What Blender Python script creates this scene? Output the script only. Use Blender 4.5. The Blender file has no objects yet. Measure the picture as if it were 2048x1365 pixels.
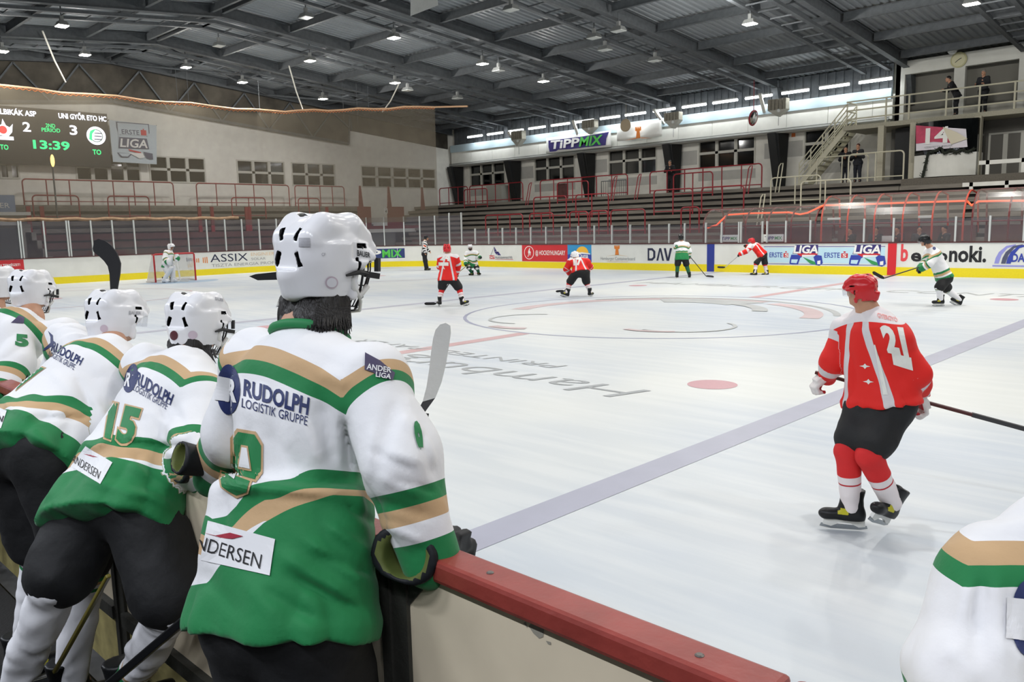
import bpy, bmesh, math, random
import numpy as np
from mathutils import Vector, Matrix
from mathutils.bvhtree import BVHTree

random.seed(7)
SC = bpy.context.scene
COL = SC.collection
# ------------------------------------------------------------------ camera
CAM = np.array([10.7206, -15.8738, 2.006])
YAW, PITCH, ROLL, FPX = -0.7734, 0.1370, -0.0235, 1626.215
FW = np.array([math.cos(PITCH)*math.sin(YAW), math.cos(PITCH)*math.cos(YAW), -math.sin(PITCH)])
_r0 = np.array([math.cos(YAW), -math.sin(YAW), 0.0]); _u0 = np.cross(_r0, FW)
RT = math.cos(ROLL)*_r0 + math.sin(ROLL)*_u0
UP = -math.sin(ROLL)*_r0 + math.cos(ROLL)*_u0
cd = bpy.data.cameras.new('camera'); cam = bpy.data.objects.new('camera', cd); COL.objects.link(cam)
cam.matrix_world = Matrix(((RT[0], UP[0], -FW[0], CAM[0]), (RT[1], UP[1], -FW[1], CAM[1]), (RT[2], UP[2], -FW[2], CAM[2]), (0, 0, 0, 1)))
cd.sensor_width = 36.0; cd.lens = FPX/2048*36.0; cd.clip_start = 0.05; cd.clip_end = 300
SC.camera = cam
# ------------------------------------------------------------------ world, exposure
W = bpy.data.worlds.new('hall'); SC.world = W; W.use_nodes = True
W.node_tree.nodes['Background'].inputs[0].default_value = (0.55, 0.60, 0.68, 1)
W.node_tree.nodes['Background'].inputs[1].default_value = 0.02
SC.view_settings.view_transform = 'Standard'; SC.view_settings.look = 'None'
SC.view_settings.gamma = 1.0; SC.view_settings.exposure = 0.8
SC.cycles.use_denoising = True
SC.cycles.max_bounces = 6; SC.cycles.diffuse_bounces = 4; SC.cycles.glossy_bounces = 3
SC.cycles.transparent_max_bounces = 16; SC.cycles.transmission_bounces = 4
SC.cycles.sample_clamp_indirect = 4.0
SC.cycles.caustics_reflective = False; SC.cycles.caustics_refractive = False
LAMP_POWER = 118.0

def ray(px, py):
    return FW + (px-1024)/FPX*RT + (682.5-py)/FPX*UP
def P(px, py, d): return CAM + d*ray(px, py)
def atX(px, py, X): r = ray(px, py); return CAM + (X-CAM[0])/r[0]*r
def atY(px, py, Y): r = ray(px, py); return CAM + (Y-CAM[1])/r[1]*r
def atZ(px, py, Z): r = ray(px, py); return CAM + (Z-CAM[2])/r[2]*r
def V(*a): return np.array(a, float)
def unit(v): v = np.asarray(v, float); return v/(np.linalg.norm(v)+1e-12)

# ------------------------------------------------------------------ materials
MATS = {}
def srgb(c):
    if isinstance(c, str):
        c = [int(c[i:i+2], 16)/255 for i in (0, 2, 4)]
    return tuple((x/12.92 if x <= .04045 else ((x+.055)/1.055)**2.4) for x in c[:3])
def mat(name, col='808080', rough=.6, metal=0., emit=None, es=0., noise=0., nscale=20., bump=0., bscale=60., spec=.5, stretch=None, coat=0.):
    """plain procedural material: principled + optional value mottling + optional bump"""
    if name in MATS: return MATS[name]
    m = bpy.data.materials.new(name); m.use_nodes = True
    N = m.node_tree.nodes; L = m.node_tree.links; b = N['Principled BSDF']
    c = srgb(col)
    b.inputs['Base Color'].default_value = (*c, 1); b.inputs['Roughness'].default_value = rough
    b.inputs['Metallic'].default_value = metal; b.inputs['Specular IOR Level'].default_value = spec
    if coat: b.inputs['Coat Weight'].default_value = coat
    if emit is not None:
        b.inputs['Emission Color'].default_value = (*srgb(emit), 1); b.inputs['Emission Strength'].default_value = es
    if noise or bump:
        tc = N.new('ShaderNodeTexCoord'); mp = N.new('ShaderNodeMapping'); L.new(tc.outputs['Object'], mp.inputs[0])
        if stretch: mp.inputs['Scale'].default_value = stretch
    if noise:
        t = N.new('ShaderNodeTexNoise'); t.inputs['Scale'].default_value = nscale; t.inputs['Detail'].default_value = 4
        L.new(mp.outputs[0], t.inputs['Vector'])
        mr = N.new('ShaderNodeMapRange'); mr.inputs[1].default_value = .3; mr.inputs[2].default_value = .7
        mr.inputs[3].default_value = 1-noise; mr.inputs[4].default_value = 1+noise*.6
        L.new(t.outputs['Fac'], mr.inputs[0])
        mx = N.new('ShaderNodeMix'); mx.data_type = 'RGBA'; mx.blend_type = 'MULTIPLY'; mx.inputs['Factor'].default_value = 1
        mx.inputs['A'].default_value = (*c, 1); L.new(mr.outputs[0], mx.inputs['B']); L.new(mx.outputs['Result'], b.inputs['Base Color'])
    if bump:
        t = N.new('ShaderNodeTexNoise'); t.inputs['Scale'].default_value = bscale; t.inputs['Detail'].default_value = 3
        L.new(mp.outputs[0], t.inputs['Vector'])
        bp = N.new('ShaderNodeBump'); bp.inputs['Strength'].default_value = bump; bp.inputs['Distance'].default_value = .01
        L.new(t.outputs['Fac'], bp.inputs['Height']); L.new(bp.outputs[0], b.inputs['Normal'])
    MATS[name] = m
    return m
def glassy(name, col, fac, rough=.05, gl=.08):
    """thin sheet: see-through share plus diffuse film plus a weak gloss"""
    if name in MATS: return MATS[name]
    m = bpy.data.materials.new(name); m.use_nodes = True
    N = m.node_tree.nodes; L = m.node_tree.links; N.remove(N['Principled BSDF'])
    out = N['Material Output']
    tr = N.new('ShaderNodeBsdfTransparent'); tr.inputs[0].default_value = (.93, .93, .95, 1)
    df = N.new('ShaderNodeBsdfDiffuse'); df.inputs[0].default_value = (*srgb(col), 1)
    gs = N.new('ShaderNodeBsdfGlossy'); gs.inputs['Roughness'].default_value = rough; gs.inputs[0].default_value = (1, 1, 1, 1)
    a = N.new('ShaderNodeMixShader'); a.inputs[0].default_value = fac; L.new(tr.outputs[0], a.inputs[1]); L.new(df.outputs[0], a.inputs[2])
    c = N.new('ShaderNodeMixShader'); c.inputs[0].default_value = gl; L.new(a.outputs[0], c.inputs[1]); L.new(gs.outputs[0], c.inputs[2])
    L.new(c.outputs[0], out.inputs[0]); MATS[name] = m
    return m

# ------------------------------------------------------------------ mesh batch
class MB:
    def __init__(s): s.v = []; s.f = []
    def add(s, vs, fs):
        n = len(s.v); s.v += [tuple(map(float, p)) for p in vs]; s.f += [tuple(i+n for i in q) for q in fs]; return s
    def quad(s, a, b, c, d): return s.add([a, b, c, d], [(0, 1, 2, 3)])
    def box(s, lo, hi):
        x0, y0, z0 = lo; x1, y1, z1 = hi
        return s.add([(x0,y0,z0),(x1,y0,z0),(x1,y1,z0),(x0,y1,z0),(x0,y0,z1),(x1,y0,z1),(x1,y1,z1),(x0,y1,z1)],
                     [(0,3,2,1),(4,5,6,7),(0,1,5,4),(1,2,6,5),(2,3,7,6),(3,0,4,7)])
    def obox(s, c, ax, ay, az):
        """box from centre and three half-axis vectors"""
        c, ax, ay, az = map(np.asarray, (c, ax, ay, az))
        vs = [c+i*ax+j*ay+k*az for k in (-1, 1) for i, j in ((-1,-1),(1,-1),(1,1),(-1,1))]
        return s.add(vs, [(0,3,2,1),(4,5,6,7),(0,1,5,4),(1,2,6,5),(2,3,7,6),(3,0,4,7)])
    def bar(s, a, b, w, h, up=(0, 0, 1)):
        a = np.asarray(a, float); b = np.asarray(b, float); d = unit(b-a); u = np.asarray(up, float)
        if abs(d@u) > .98: u = V(1, 0, 0)
        x = unit(np.cross(d, u)); y = np.cross(x, d)
        return s.obox((a+b)/2, (b-a)/2, x*w/2, y*h/2)
    def tube(s, pts, r, n=8, cap=True):
        pts = [np.asarray(p, float) for p in pts]; rr = r if hasattr(r, '__len__') else [r]*len(pts)
        rings = []; u = None
        for i, p in enumerate(pts):
            t = unit(pts[min(i+1, len(pts)-1)]-pts[max(i-1, 0)])
            if u is None:
                u = np.cross(t, V(0, 0, 1)); 
                if np.linalg.norm(u) < .05: u = np.cross(t, V(1, 0, 0))
            u = unit(u - t*(u@t)); w = np.cross(t, u)
            rings.append([p+rr[i]*(math.cos(2*math.pi*k/n)*u+math.sin(2*math.pi*k/n)*w) for k in range(n)])
        vs = [q for g in rings for q in g]; fs = []
        for i in range(len(pts)-1):
            for k in range(n): fs.append((i*n+k, i*n+(k+1) % n, (i+1)*n+(k+1) % n, (i+1)*n+k))
        if cap: fs += [tuple(range(n))[::-1], tuple((len(pts)-1)*n+k for k in range(n))]
        return s.add(vs, fs)
    def cyl(s, a, b, r, n=12, r2=None): return s.tube([a, b], [r, r if r2 is None else r2], n)
    def prism(s, pts, off):
        """polygon swept by a vector"""
        n = len(pts); off = np.asarray(off, float); pts = [np.asarray(p, float) for p in pts]
        return s.add(pts+[p+off for p in pts], [tuple(range(n))[::-1], tuple(range(n, 2*n))]+[(i, (i+1) % n, n+(i+1) % n, n+i) for i in range(n)])
    def lathe(s, c, prof, n=16, axis=(0, 0, 1), up=None):
        a = unit(axis); u = unit(np.cross(a, V(0, 0, 1))) if abs(a[2]) < .9 else V(1, 0, 0); w = np.cross(a, u); c = np.asarray(c, float)
        vs = []; fs = []
        for r, z in prof:
            vs += [c+a*z+r*(math.cos(2*math.pi*k/n)*u+math.sin(2*math.pi*k/n)*w) for k in range(n)]
        for i in range(len(prof)-1):
            for k in range(n): fs.append((i*n+k, i*n+(k+1) % n, (i+1)*n+(k+1) % n, (i+1)*n+k))
        fs += [tuple(range(n))[::-1], tuple((len(prof)-1)*n+k for k in range(n))]
        return s.add(vs, fs)
    def ball(s, c, r, n=10):
        r = V(r, r, r) if not hasattr(r, '__len__') else np.asarray(r, float); c = np.asarray(c, float); vs = []; fs = []
        for i in range(n+1):
            th = math.pi*i/n
            for k in range(2*n):
                ph = math.pi*k/n; vs.append(c+r*V(math.sin(th)*math.cos(ph), math.sin(th)*math.sin(ph), math.cos(th)))
        for i in range(n):
            for k in range(2*n): fs.append((i*2*n+k, (i+1)*2*n+k, (i+1)*2*n+(k+1) % (2*n), i*2*n+(k+1) % (2*n)))
        return s.add(vs, fs)
    def build(s, name, m, parent=None, smooth=False, bevel=0., kind=None):
        me = bpy.data.meshes.new(name); me.from_pydata(s.v, [], s.f); me.validate(); me.update()
        bm = bmesh.new(); bm.from_mesh(me)
        bmesh.ops.remove_doubles(bm, verts=bm.verts, dist=1e-6)
        bmesh.ops.recalc_face_normals(bm, faces=bm.faces); bm.to_mesh(me); bm.free()
        if smooth:
            me.polygons.foreach_set('use_smooth', [True]*len(me.polygons)); me.set_sharp_from_angle(angle=math.radians(45))
        return link(name, me, m, parent, bevel, kind)
def link(name, me, m, parent=None, bevel=0., kind=None):
    o = bpy.data.objects.new(name, me); COL.objects.link(o)
    if m is not None and not me.materials: me.materials.append(m)
    if parent is not None:
        o.parent = parent
        o.matrix_parent_inverse = pinv(parent)
    if bevel:
        b = o.modifiers.new('bevel', 'BEVEL'); b.width = bevel; b.segments = 2; b.limit_method = 'ANGLE'
    if kind: o['kind'] = kind
    return o
def world_of(o):
    m = o.matrix_basis.copy()
    if o.parent: m = world_of(o.parent) @ o.matrix_parent_inverse @ m
    return m
def pinv(o): return world_of(o).inverted()
def tag(o, label, cat, group=None, kind=None):
    o['label'] = label; o['category'] = cat
    if group: o['group'] = group
    if kind: o['kind'] = kind
    return o
def thing(name, label, cat, loc, group=None):
    o = bpy.data.objects.new(name, None); COL.objects.link(o); o.location = tuple(map(float, loc)); o.empty_display_size = .1
    return tag(o, label, cat, group)
def struct(mb, name, m, parent=None, **k):
    o = mb.build(name, m, parent, **k)
    if parent is None: o['kind'] = 'structure'
    return o
_ONES = ['', 'first', 'second', 'third', 'fourth', 'fifth', 'sixth', 'seventh', 'eighth', 'ninth', 'tenth', 'eleventh', 'twelfth', 'thirteenth',
         'fourteenth', 'fifteenth', 'sixteenth', 'seventeenth', 'eighteenth', 'nineteenth', 'twentieth']
def nth(n):
    if n <= 20: return _ONES[n]
    t = {2: 'twent', 3: 'thirt', 4: 'fort', 5: 'fift'}[n//10]
    return t+'ieth' if n % 10 == 0 else t+'y-'+_ONES[n % 10]

# ------------------------------------------------------------------ lettering
_TXT = {}
def text_mesh(s, bold=0., shear=0., extr=0.):
    """font outline as flat triangles, cap height ~ .69, left edge at 0, baseline 0 -> (verts, faces)"""
    k = (s, bold, shear, extr)
    if k not in _TXT:
        c = bpy.data.curves.new('t', 'FONT'); c.body = s; c.size = 1; c.offset = bold; c.shear = shear; c.extrude = extr; c.resolution_u = 3
        o = bpy.data.objects.new('t', c)
        me = o.to_mesh()
        v = [tuple(x.co) for x in me.vertices]; f = [tuple(p.vertices) for p in me.polygons]
        o.to_mesh_clear(); bpy.data.objects.remove(o); bpy.data.curves.remove(c)
        _TXT[k] = (v, f)
    return _TXT[k]
def text_on(s, name, m, parent, o, right, up, h, width=None, bold=.0, shear=0., lift=.004, center=True):
    """flat lettering standing on a plane; o is the middle (or lower left) of the line, h the cap height"""
    v, f = text_mesh(s, bold, shear)
    v = np.array(v); x0, x1 = v[:, 0].min(), v[:, 0].max(); sc = h/.69; sx = sc if width is None else width/(x1-x0)
    right = unit(right); up = unit(up); n = np.cross(right, up); o = np.asarray(o, float)
    xx = (v[:, 0]-(x0+x1)/2)*sx if center else (v[:, 0]-x0)*sx
    yy = (v[:, 1]-(.345 if center else 0))*sc
    vs = o+n*lift+np.outer(xx, right)+np.outer(yy, up)
    mb = MB().add(vs, f); return mb.build(name, m, parent)
# ================================================================== HALL
YW, XW, YN, XR = 25.5, -35.0, -22.5, 26.0       # far wall, left wall, near wall, right wall
YR, ZR, SL = 1.2, 10.95, .09                     # ridge line of the rafters' undersides
def zb(y): return ZR-SL*abs(y-YR)
DK = .56                                         # deck above rafter underside
def lamp_post(n): pass
# lights the hall has: high-bay lamps hung in rows from the roof, fluorescent tubes along the far wall
LAMPX = [-29.5, -23.2, -17.0, -10.7, -4.6, 2.0, 8.3, 14.6, 20.9]
def add_light(name, loc, power, size, col=(1, .97, .92), spread=150):
    ld = bpy.data.lights.new(name, 'AREA'); ld.shape = 'DISK'; ld.size = size; ld.energy = power; ld.color = col; ld.spread = math.radians(spread)
    o = bpy.data.objects.new(name, ld); COL.objects.link(o); o.location = tuple(map(float, loc)); return o

# materials of the hall
M_wall = mat('painted_plaster', 'EAE8DF', .85, noise=.07, nscale=2.5)
M_walllow = mat('grey_paint', 'BDBCB6', .85, noise=.06, nscale=3)
M_white = mat('white_cladding', 'D5D5CD', .7, noise=.05, nscale=3)
M_blue = mat('pale_blue_fascia', 'A3B5BC', .6, noise=.05, nscale=2)
M_frame = mat('white_window_frame', 'C9C8BE', .6)
M_pane = mat('night_window_glass', '0A0C0D', .06, spec=.6)
M_steel = mat('dark_grey_steel', '53575A', .6, noise=.2, nscale=6)
M_leg = mat('black_steel_leg', '131516', .55)
M_deck = mat('trapezoidal_roof_sheet', '868B8E', .5, metal=.1, noise=.12, nscale=1.2, stretch=(1, .3, 1))
M_conc = mat('stand_concrete', '88837A', .9, noise=.22, nscale=4, bump=.2, bscale=30)
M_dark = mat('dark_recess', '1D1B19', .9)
M_plank = mat('weathered_stand_plank', '746F66', .85, noise=.25, nscale=5, stretch=(.25, 1, 3))
M_maroon = mat('maroon_stand_paint', '5C3A38', .85, noise=.2, nscale=4)
M_red = mat('red_rail_paint', '8C1B25', .5)
M_cream = mat('cream_rail_paint', 'C3BFA9', .55)
M_alu = mat('aluminium_post', 'C6CAC8', .35, metal=.3)
M_rub = mat('black_rubber_floor', '141313', .85, bump=.3, bscale=90)

# ---- ice
def ice_material():
    m = bpy.data.materials.new('ice'); m.use_nodes = True; N = m.node_tree.nodes; L = m.node_tree.links; b = N['Principled BSDF']
    tc = N.new('ShaderNodeTexCoord')
    def noise(sc, det, stretch, lo, hi, a, c):
        mp = N.new('ShaderNodeMapping'); mp.inputs['Scale'].default_value = stretch; mp.inputs['Rotation'].default_value = (0, 0, .5)
        L.new(tc.outputs['Object'], mp.inputs[0])
        t = N.new('ShaderNodeTexNoise'); t.inputs['Scale'].default_value = sc; t.inputs['Detail'].default_value = det; L.new(mp.outputs[0], t.inputs['Vector'])
        r = N.new('ShaderNodeMapRange'); r.inputs[1].default_value = lo; r.inputs[2].default_value = hi; r.inputs[3].default_value = a; r.inputs[4].default_value = c
        L.new(t.outputs['Fac'], r.inputs[0]); return r.outputs[0]
    big = noise(.16, 3, (1, 1, 1), .35, .65, 0, 1)
    scr = noise(2.2, 8, (.25, 2.2, 1), .42, .62, 0, 1)
    mx = N.new('ShaderNodeMix'); mx.data_type = 'RGBA'
    mx.inputs['A'].default_value = (*srgb('A9B3C0'), 1); mx.inputs['B'].default_value = (*srgb('C9CCCA'), 1); L.new(big, mx.inputs['Factor'])  # blue-grey blotches put a bluish reflection into the ice colour
    m2 = N.new('ShaderNodeMix'); m2.data_type = 'RGBA'; m2.inputs['B'].default_value = (*srgb('D6D8D6'), 1)
    L.new(mx.outputs['Result'], m2.inputs['A'])
    fm = N.new('ShaderNodeMath'); fm.operation = 'MULTIPLY'; fm.inputs[1].default_value = .3; L.new(scr, fm.inputs[0]); L.new(fm.outputs[0], m2.inputs['Factor'])
    L.new(m2.outputs['Result'], b.inputs['Base Color'])
    b.inputs['Roughness'].default_value = .42; b.inputs['Specular IOR Level'].default_value = .3
    # skate cuts
    w = N.new('ShaderNodeTexNoise'); w.inputs['Scale'].default_value = 14; w.inputs['Detail'].default_value = 6
    mp = N.new('ShaderNodeMapping'); mp.inputs['Scale'].default_value = (.2, 2.5, 1); mp.inputs['Rotation'].default_value = (0, 0, -.8)
    L.new(tc.outputs['Object'], mp.inputs[0]); L.new(mp.outputs[0], w.inputs['Vector'])
    bp = N.new('ShaderNodeBump'); bp.inputs['Strength'].default_value = .12; bp.inputs['Distance'].default_value = .01
    L.new(w.outputs['Fac'], bp.inputs['Height']); L.new(bp.outputs[0], b.inputs['Normal'])
    MATS['ice'] = m; return m
M_ice = ice_material()
YB0, YB1, XB = -14.6, 15.0, -30.0; RC = 8.0; XEND = 18.0
def rink_path(off=0., step=.35):
    """board line from the near side at XEND round the left end to the far side at XEND; off>0 = outwards"""
    pts = []
    def arc(cx, cy, a0, a1):
        n = 14
        for i in range(n+1):
            a = math.radians(a0+(a1-a0)*i/n); pts.append((cx+(RC+off)*math.cos(a), cy+(RC+off)*math.sin(a)))
    pts.append((XEND, YB0-off)); arc(XB+RC, YB0+RC, 270, 180); arc(XB+RC, YB1-RC, 180, 90); pts.append((XEND, YB1+off))
    return pts
ip = rink_path(.02)
ice = MB(); ice.add([(x, y, 0) for x, y in ip], [tuple(range(len(ip)))[::-1]])
ICE = struct(ice, 'floor_ice', M_ice)
struct(MB().box((XW, YN, -.3), (XR, YW, -.03)), 'floor', mat('grey_hall_floor', '4B4A48', .85, noise=.15))
benchfloor = struct(MB().box((-12, YB0-1.9, -.03), (16, YB0-.16, .03)), 'floor_bench', M_rub)

def flat(name, m, pts, z=.0025, kind=None):
    mb = MB(); mb.add([(p[0], p[1], z) for p in pts], [tuple(range(len(pts)))]); o = mb.build(name, m, ICE); return o
def ring(name, m, r0, r1, a0=0, a1=360, c=(0, 0), z=.0025, n=64, sx=1., sy=1.):
    mb = MB(); A = [math.radians(a0+(a1-a0)*i/n) for i in range(n+1)]
    vs = [(c[0]+sx*r0*math.cos(a), c[1]+sy*r0*math.sin(a), z) for a in A]+[(c[0]+sx*r1*math.cos(a), c[1]+sy*r1*math.sin(a), z) for a in A]
    mb.add(vs, [(i, i+1, n+2+i, n+1+i) for i in range(n)]); return mb.build(name, m, ICE)
def imat(n, c, *a, **k): return mat(n, tuple(.82*int(c[i:i+2], 16)/255 for i in (0, 2, 4)), *a, **k)
M_blueline = imat('blue_line_under_ice', 'BFC1D3', .45, noise=.05, nscale=3)
M_redline = imat('red_line_under_ice', 'DDB4B6', .45, noise=.06, nscale=2)
M_spot = imat('red_spot_under_ice', 'DDA5AD', .45, noise=.04)
M_circ = imat('blue_circle_under_ice', 'A9AEC9', .45, noise=.08, nscale=2)
M_pale = imat('grey_print_under_ice', 'B0B5B8', .45, noise=.1, nscale=2)
M_pink = imat('pink_print_under_ice', 'E0C8CA', .45, noise=.12, nscale=1)
M_greyp = imat('pale_grey_print_under_ice', 'C6CACA', .45, noise=.14, nscale=1)
M_crease = imat('blue_crease_under_ice', 'AFC9E2', .45, noise=.05)
XBL = 6.974
for x, nm in ((XBL, 'blue_line'), (-XBL, 'blue_line')):
    flat(nm, M_blueline, [(x-.15, YB0, 0), (x+.15, YB0, 0), (x+.15, YB1, 0), (x-.15, YB1, 0)])
for y0, y1 in ((YB0, -4.55), (4.55, YB1)): flat('center_line', M_redline, [(-.15, y0), (.15, y0), (.15, y1), (-.15, y1)])
ring('center_circle', M_circ, 4.46, 4.54)
for sx in (-1, 1):
    for sy in (-1, 1): ring('faceoff_spot', M_spot, .001, .31, c=(sx*(XBL-1.5), sy*6.9), n=32)
flat('goal_line', M_redline, [(-26.02, YB0+2), (-25.97, YB0+2), (-25.97, YB1-2), (-26.02, YB1-2)])
for sy in (-1, 1):
    ring('faceoff_circle', M_spot, 4.46, 4.52, c=(-20, sy*6.9)); ring('faceoff_spot', M_spot, .001, .3, c=(-20, sy*6.9), n=32)
ring('goal_crease', M_crease, .001, 1.8, -90, 90, c=(-25.97, 0))
# faint antler emblem in the centre circle
ring('emblem_arc', M_pink, 3.3, 3.75, 75, 200, z=0.0039); ring('emblem_arc', M_greyp, 3.8, 3.95, 20, 150, z=0.0048)
ring('emblem_arc', M_pink, 3.2, 3.6, 10, 68, z=0.0057); ring('emblem_arc', M_greyp, 1.5, 2.6, 60, 130, c=(-.3, 1.0), z=0.0066)
ring('emblem_arc', M_greyp, .9, .98, 110, 290, c=(-1.6, -2.6), z=0.0075); ring('emblem_arc', M_pink, .9, 1.15, 250, 300, c=(-1.0, -3.1), z=0.0084)
ring('emblem_arc', M_greyp, .95, 1.03, -110, 60, c=(1.9, -1.9), z=0.0093); ring('emblem_arc', M_pink, .95, 1.1, -110, -50, c=(1.6, -2.0), z=0.0102)
ring('emblem_arc', M_greyp, 2.0, 2.35, 20, 70, c=(-.2, .6), z=0.0111)
def ice_text(s, o, ang, h, w, m, shear=0.):
    r = V(math.cos(ang), math.sin(ang), 0); u = V(-math.sin(ang), math.cos(ang), 0)
    return text_on(s, 'ice_lettering', m, ICE, V(*o, 0), r, u, h, w, bold=-.008, shear=shear, lift=.0045)
ice_text('Hamburger', (2.05, -8.0), math.pi, .62, 6.1, M_pale, .2)
ice_text('Containerboard', (-4.6, -8.0), math.pi, .62, 6.4, M_pale, .2)
ice_text('PRINTED PAPER', (.6, -7.05), math.pi, .3, 5.0, M_pale, .2)
ice_text('HAMBURGER', (-2.5, 8.2), 0, .8, 7.5, M_greyp, .2)
ice_text('CONTAINER', (5.5, 8.2), 0, .8, 6.5, M_greyp, .2)
flat('pale_yellow_stripe', imat('yellow_print_under_ice', 'E4D6BC', .45), [(-4.2, -8.75), (1.5, -9.45), (1.5, -9.53), (-4.2, -8.83)], z=.0042)

# ---- walls
def wall_with_holes(name, m, axis, pos, a0, a1, z0, z1, holes, th=.2):
    """wall slab on a plane; holes = [(a_lo,a_hi,z_lo,z_hi)], axis 'x' = plane of constant x"""
    A = sorted({a0, a1, *[h[0] for h in holes], *[h[1] for h in holes]}); Z = sorted({z0, z1, *[h[2] for h in holes], *[h[3] for h in holes]})
    mb = MB()
    for i in range(len(A)-1):
        for k in range(len(Z)-1):
            ca, cz = (A[i]+A[i+1])/2, (Z[k]+Z[k+1])/2
            if any(h[0] < ca < h[1] and h[2] < cz < h[3] for h in holes): continue
            if axis == 'x': mb.box((pos-th, A[i], Z[k]), (pos, A[i+1], Z[k+1]))
            else: mb.box((A[i], pos, Z[k]), (A[i+1], pos+th, Z[k+1]))
    return struct(mb, name, m)
WN = [0]
def window(axis, pos, a0, a1, z0, z1, cols, rows=2):
    """framed window with mullions and one dark pane sheet"""
    WN[0] += 1; f = MB(); t = .06; d = .08
    def bx(x0, x1, zz0, zz1):
        if axis == 'x': f.box((pos-.16, x0, zz0), (pos+.03, x1, zz1))
        else: f.box((x0, pos-.03, zz0), (x1, pos+.16, zz1))
    bx(a0, a1, z0, z0+d); bx(a0, a1, z1-d, z1); bx(a0, a0+d, z0+d, z1-d); bx(a1-d, a1, z0+d, z1-d)
    for i in range(1, cols): x = a0+(a1-a0)*i/cols; bx(x-.09, x+.09, z0+d, z1-d)
    for i in range(1, rows): z = z0+(z1-z0)*i/rows; bx(a0+d, a1-d, z-.07, z+.07)
    o = struct(f, 'window_%d' % WN[0], M_frame)
    p = MB()
    if axis == 'x': p.box((pos-.1, a0+.02, z0+.02), (pos-.08, a1-.02, z1-.02))
    else: p.box((a0+.02, pos+.08, z0+.02), (a1-.02, pos+.1, z1-.02))
    p.build('pane', M_pane, o); return o
fw = [((940, 322, 1010, 370), 3), ((1069, 312, 1150, 363), 3), ((1217, 294, 1314, 347), 3), ((1397, 274, 1511, 333), 3), ((1608, 256, 1700, 314), 2)]
holes = []; wins = []
for (x0, y0, x1, y1), n in fw:
    a = atY(x0, (y0+y1)/2, YW)[0]; b = atY(x1, (y0+y1)/2, YW)[0]; zl, zh = 5.1, 6.85
    holes.append((a, b, zl, zh)); wins.append((a, b, zl, zh, n))
wall_with_holes('wall_far', M_wall, 'y', YW, XW, XR, -.3, 11.6, holes)
for a, b, zl, zh, n in wins: window('y', YW, a, b, zl, zh, n)
lw = [(0, 40, 2), (152, 282, 4), (299, 412, 3), (474, 570, 3), (583, 671, 3), (722, 871, 5)]
holes = []; wins = []
for x0, x1, n in lw:
    a = atX(x0, 350, XW)[1]; b = atX(x1, 350, XW)[1]; holes.append((a, b, 5.0, 6.45)); wins.append((a, b, 5.0, 6.45, n))
wall_with_holes('wall_left', M_wall, 'x', XW, YN, YW, -.3, 11.6, holes)
for a, b, zl, zh, n in wins: window('x', XW, a, b, zl, zh, n)
struct(MB().box((XW, YN-.2, -.3), (XR, YN, 11.6)), 'wall_near', mat('dim_grey_wall', '5A5A58', .9))
struct(MB().box((XR, YN, -.3), (XR+.2, YW, 11.6)), 'wall_right', MATS['dim_grey_wall'])
# grey dado bands between the windows of the far wall
g = MB()
for i in range(len(fw)-1):
    a = atY(fw[i][0][2], 340, YW)[0]+.5; b = atY(fw[i+1][0][0], 340, YW)[0]-.1
    g.box((a, YW-.012, 5.4), (b, YW, 6.2)); 
struct(g, 'trim_far_grey_patches', M_walllow)
g = MB()
for (x0, y0, x1, y1), n in fw:
    a = atY(x0, 340, YW)[0]; b = atY(x1, 340, YW)[0]; g.box((a, YW-.012, 4.45), (b, YW, 4.95))
struct(g, 'trim_far_under_windows', M_walllow)
# far fascia: white cladding with a pale blue flashing above and a pipe below
YF = 24.75
f = MB()
x = XW+.3
while x < -3.9:
    f.box((x, YF, 6.72), (min(x+2.13, -3.7), YF+.12, 7.62)); x += 2.15
struct(f, 'trim_far_cladding', M_white)
struct(MB().box((XW+.3, YF-.08, 7.62), (-3.75, YF+.12, 8.12)), 'trim_far_flashing', M_blue)
pp = MB().tube([(XW+.2, YF-.12, 6.68), (-3.8, YF-.12, 6.68)], .06, 8); pp.tube([(XW+.2, YF-.1, 6.8), (-3.8, YF-.1, 6.8)], .025, 6)
struct(pp, 'trim_far_pipe', mat('grey_pipe', '8B8C88', .5))
struct(MB().box((XW+.3, YF-.1, 6.60), (-3.75, YW, 6.64)), 'trim_far_soffit', M_walllow)
# sheet under the eave, slanting from the flashing up to the roof
e = MB()
for i in range(150):
    x = XW+.3+i*.21
    if x > -3.9: break
    e.box((x, YF+.3+(.0 if i % 2 else .05), 8.1), (x+.21, YF+.36+(.0 if i % 2 else .05), 9.3))
struct(e, 'trim_far_ribbed_sheet', M_steel)

# ---- roof
def zdeck(y): return zb(y)+DK
rf = MB(); xs = []; x = XW
while x < XR: xs += [(x, 0), (x+.12, 0), (x+.16, .055), (x+.26, .055)]; x += .30
n = len(xs)
for ya, yb_ in ((YN, YR), (YR, YW)):
    vs = [(a, ya, zdeck(ya)+b) for a, b in xs]+[(a, yb_, zdeck(yb_)+b) for a, b in xs]
    rf.add(vs, [(i, i+1, n+i+1, n+i) for i in range(n-1)])
struct(rf, 'ceiling_roof_sheet', M_deck)
rl = MB(); rl.add([(XW, YN, zdeck(YN)+.35), (XR, YN, zdeck(YN)+.35), (XR, YR, zdeck(YR)+.35), (XW, YR, zdeck(YR)+.35), (XR, YW, zdeck(YW)+.35), (XW, YW, zdeck(YW)+.35)], [(0, 1, 2, 3), (3, 2, 4, 5)])
struct(rl, 'ceiling_roof_cover', mat('roof_cover', '303234', .9))
RAFX = [-34.6, -28.85, -22.4, -15.95, -9.5, -3.05, 3.4, 9.85, 16.3, 22.75]
PURY = [YR+3.15*k+.0 for k in range(-7, 8)]
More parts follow.
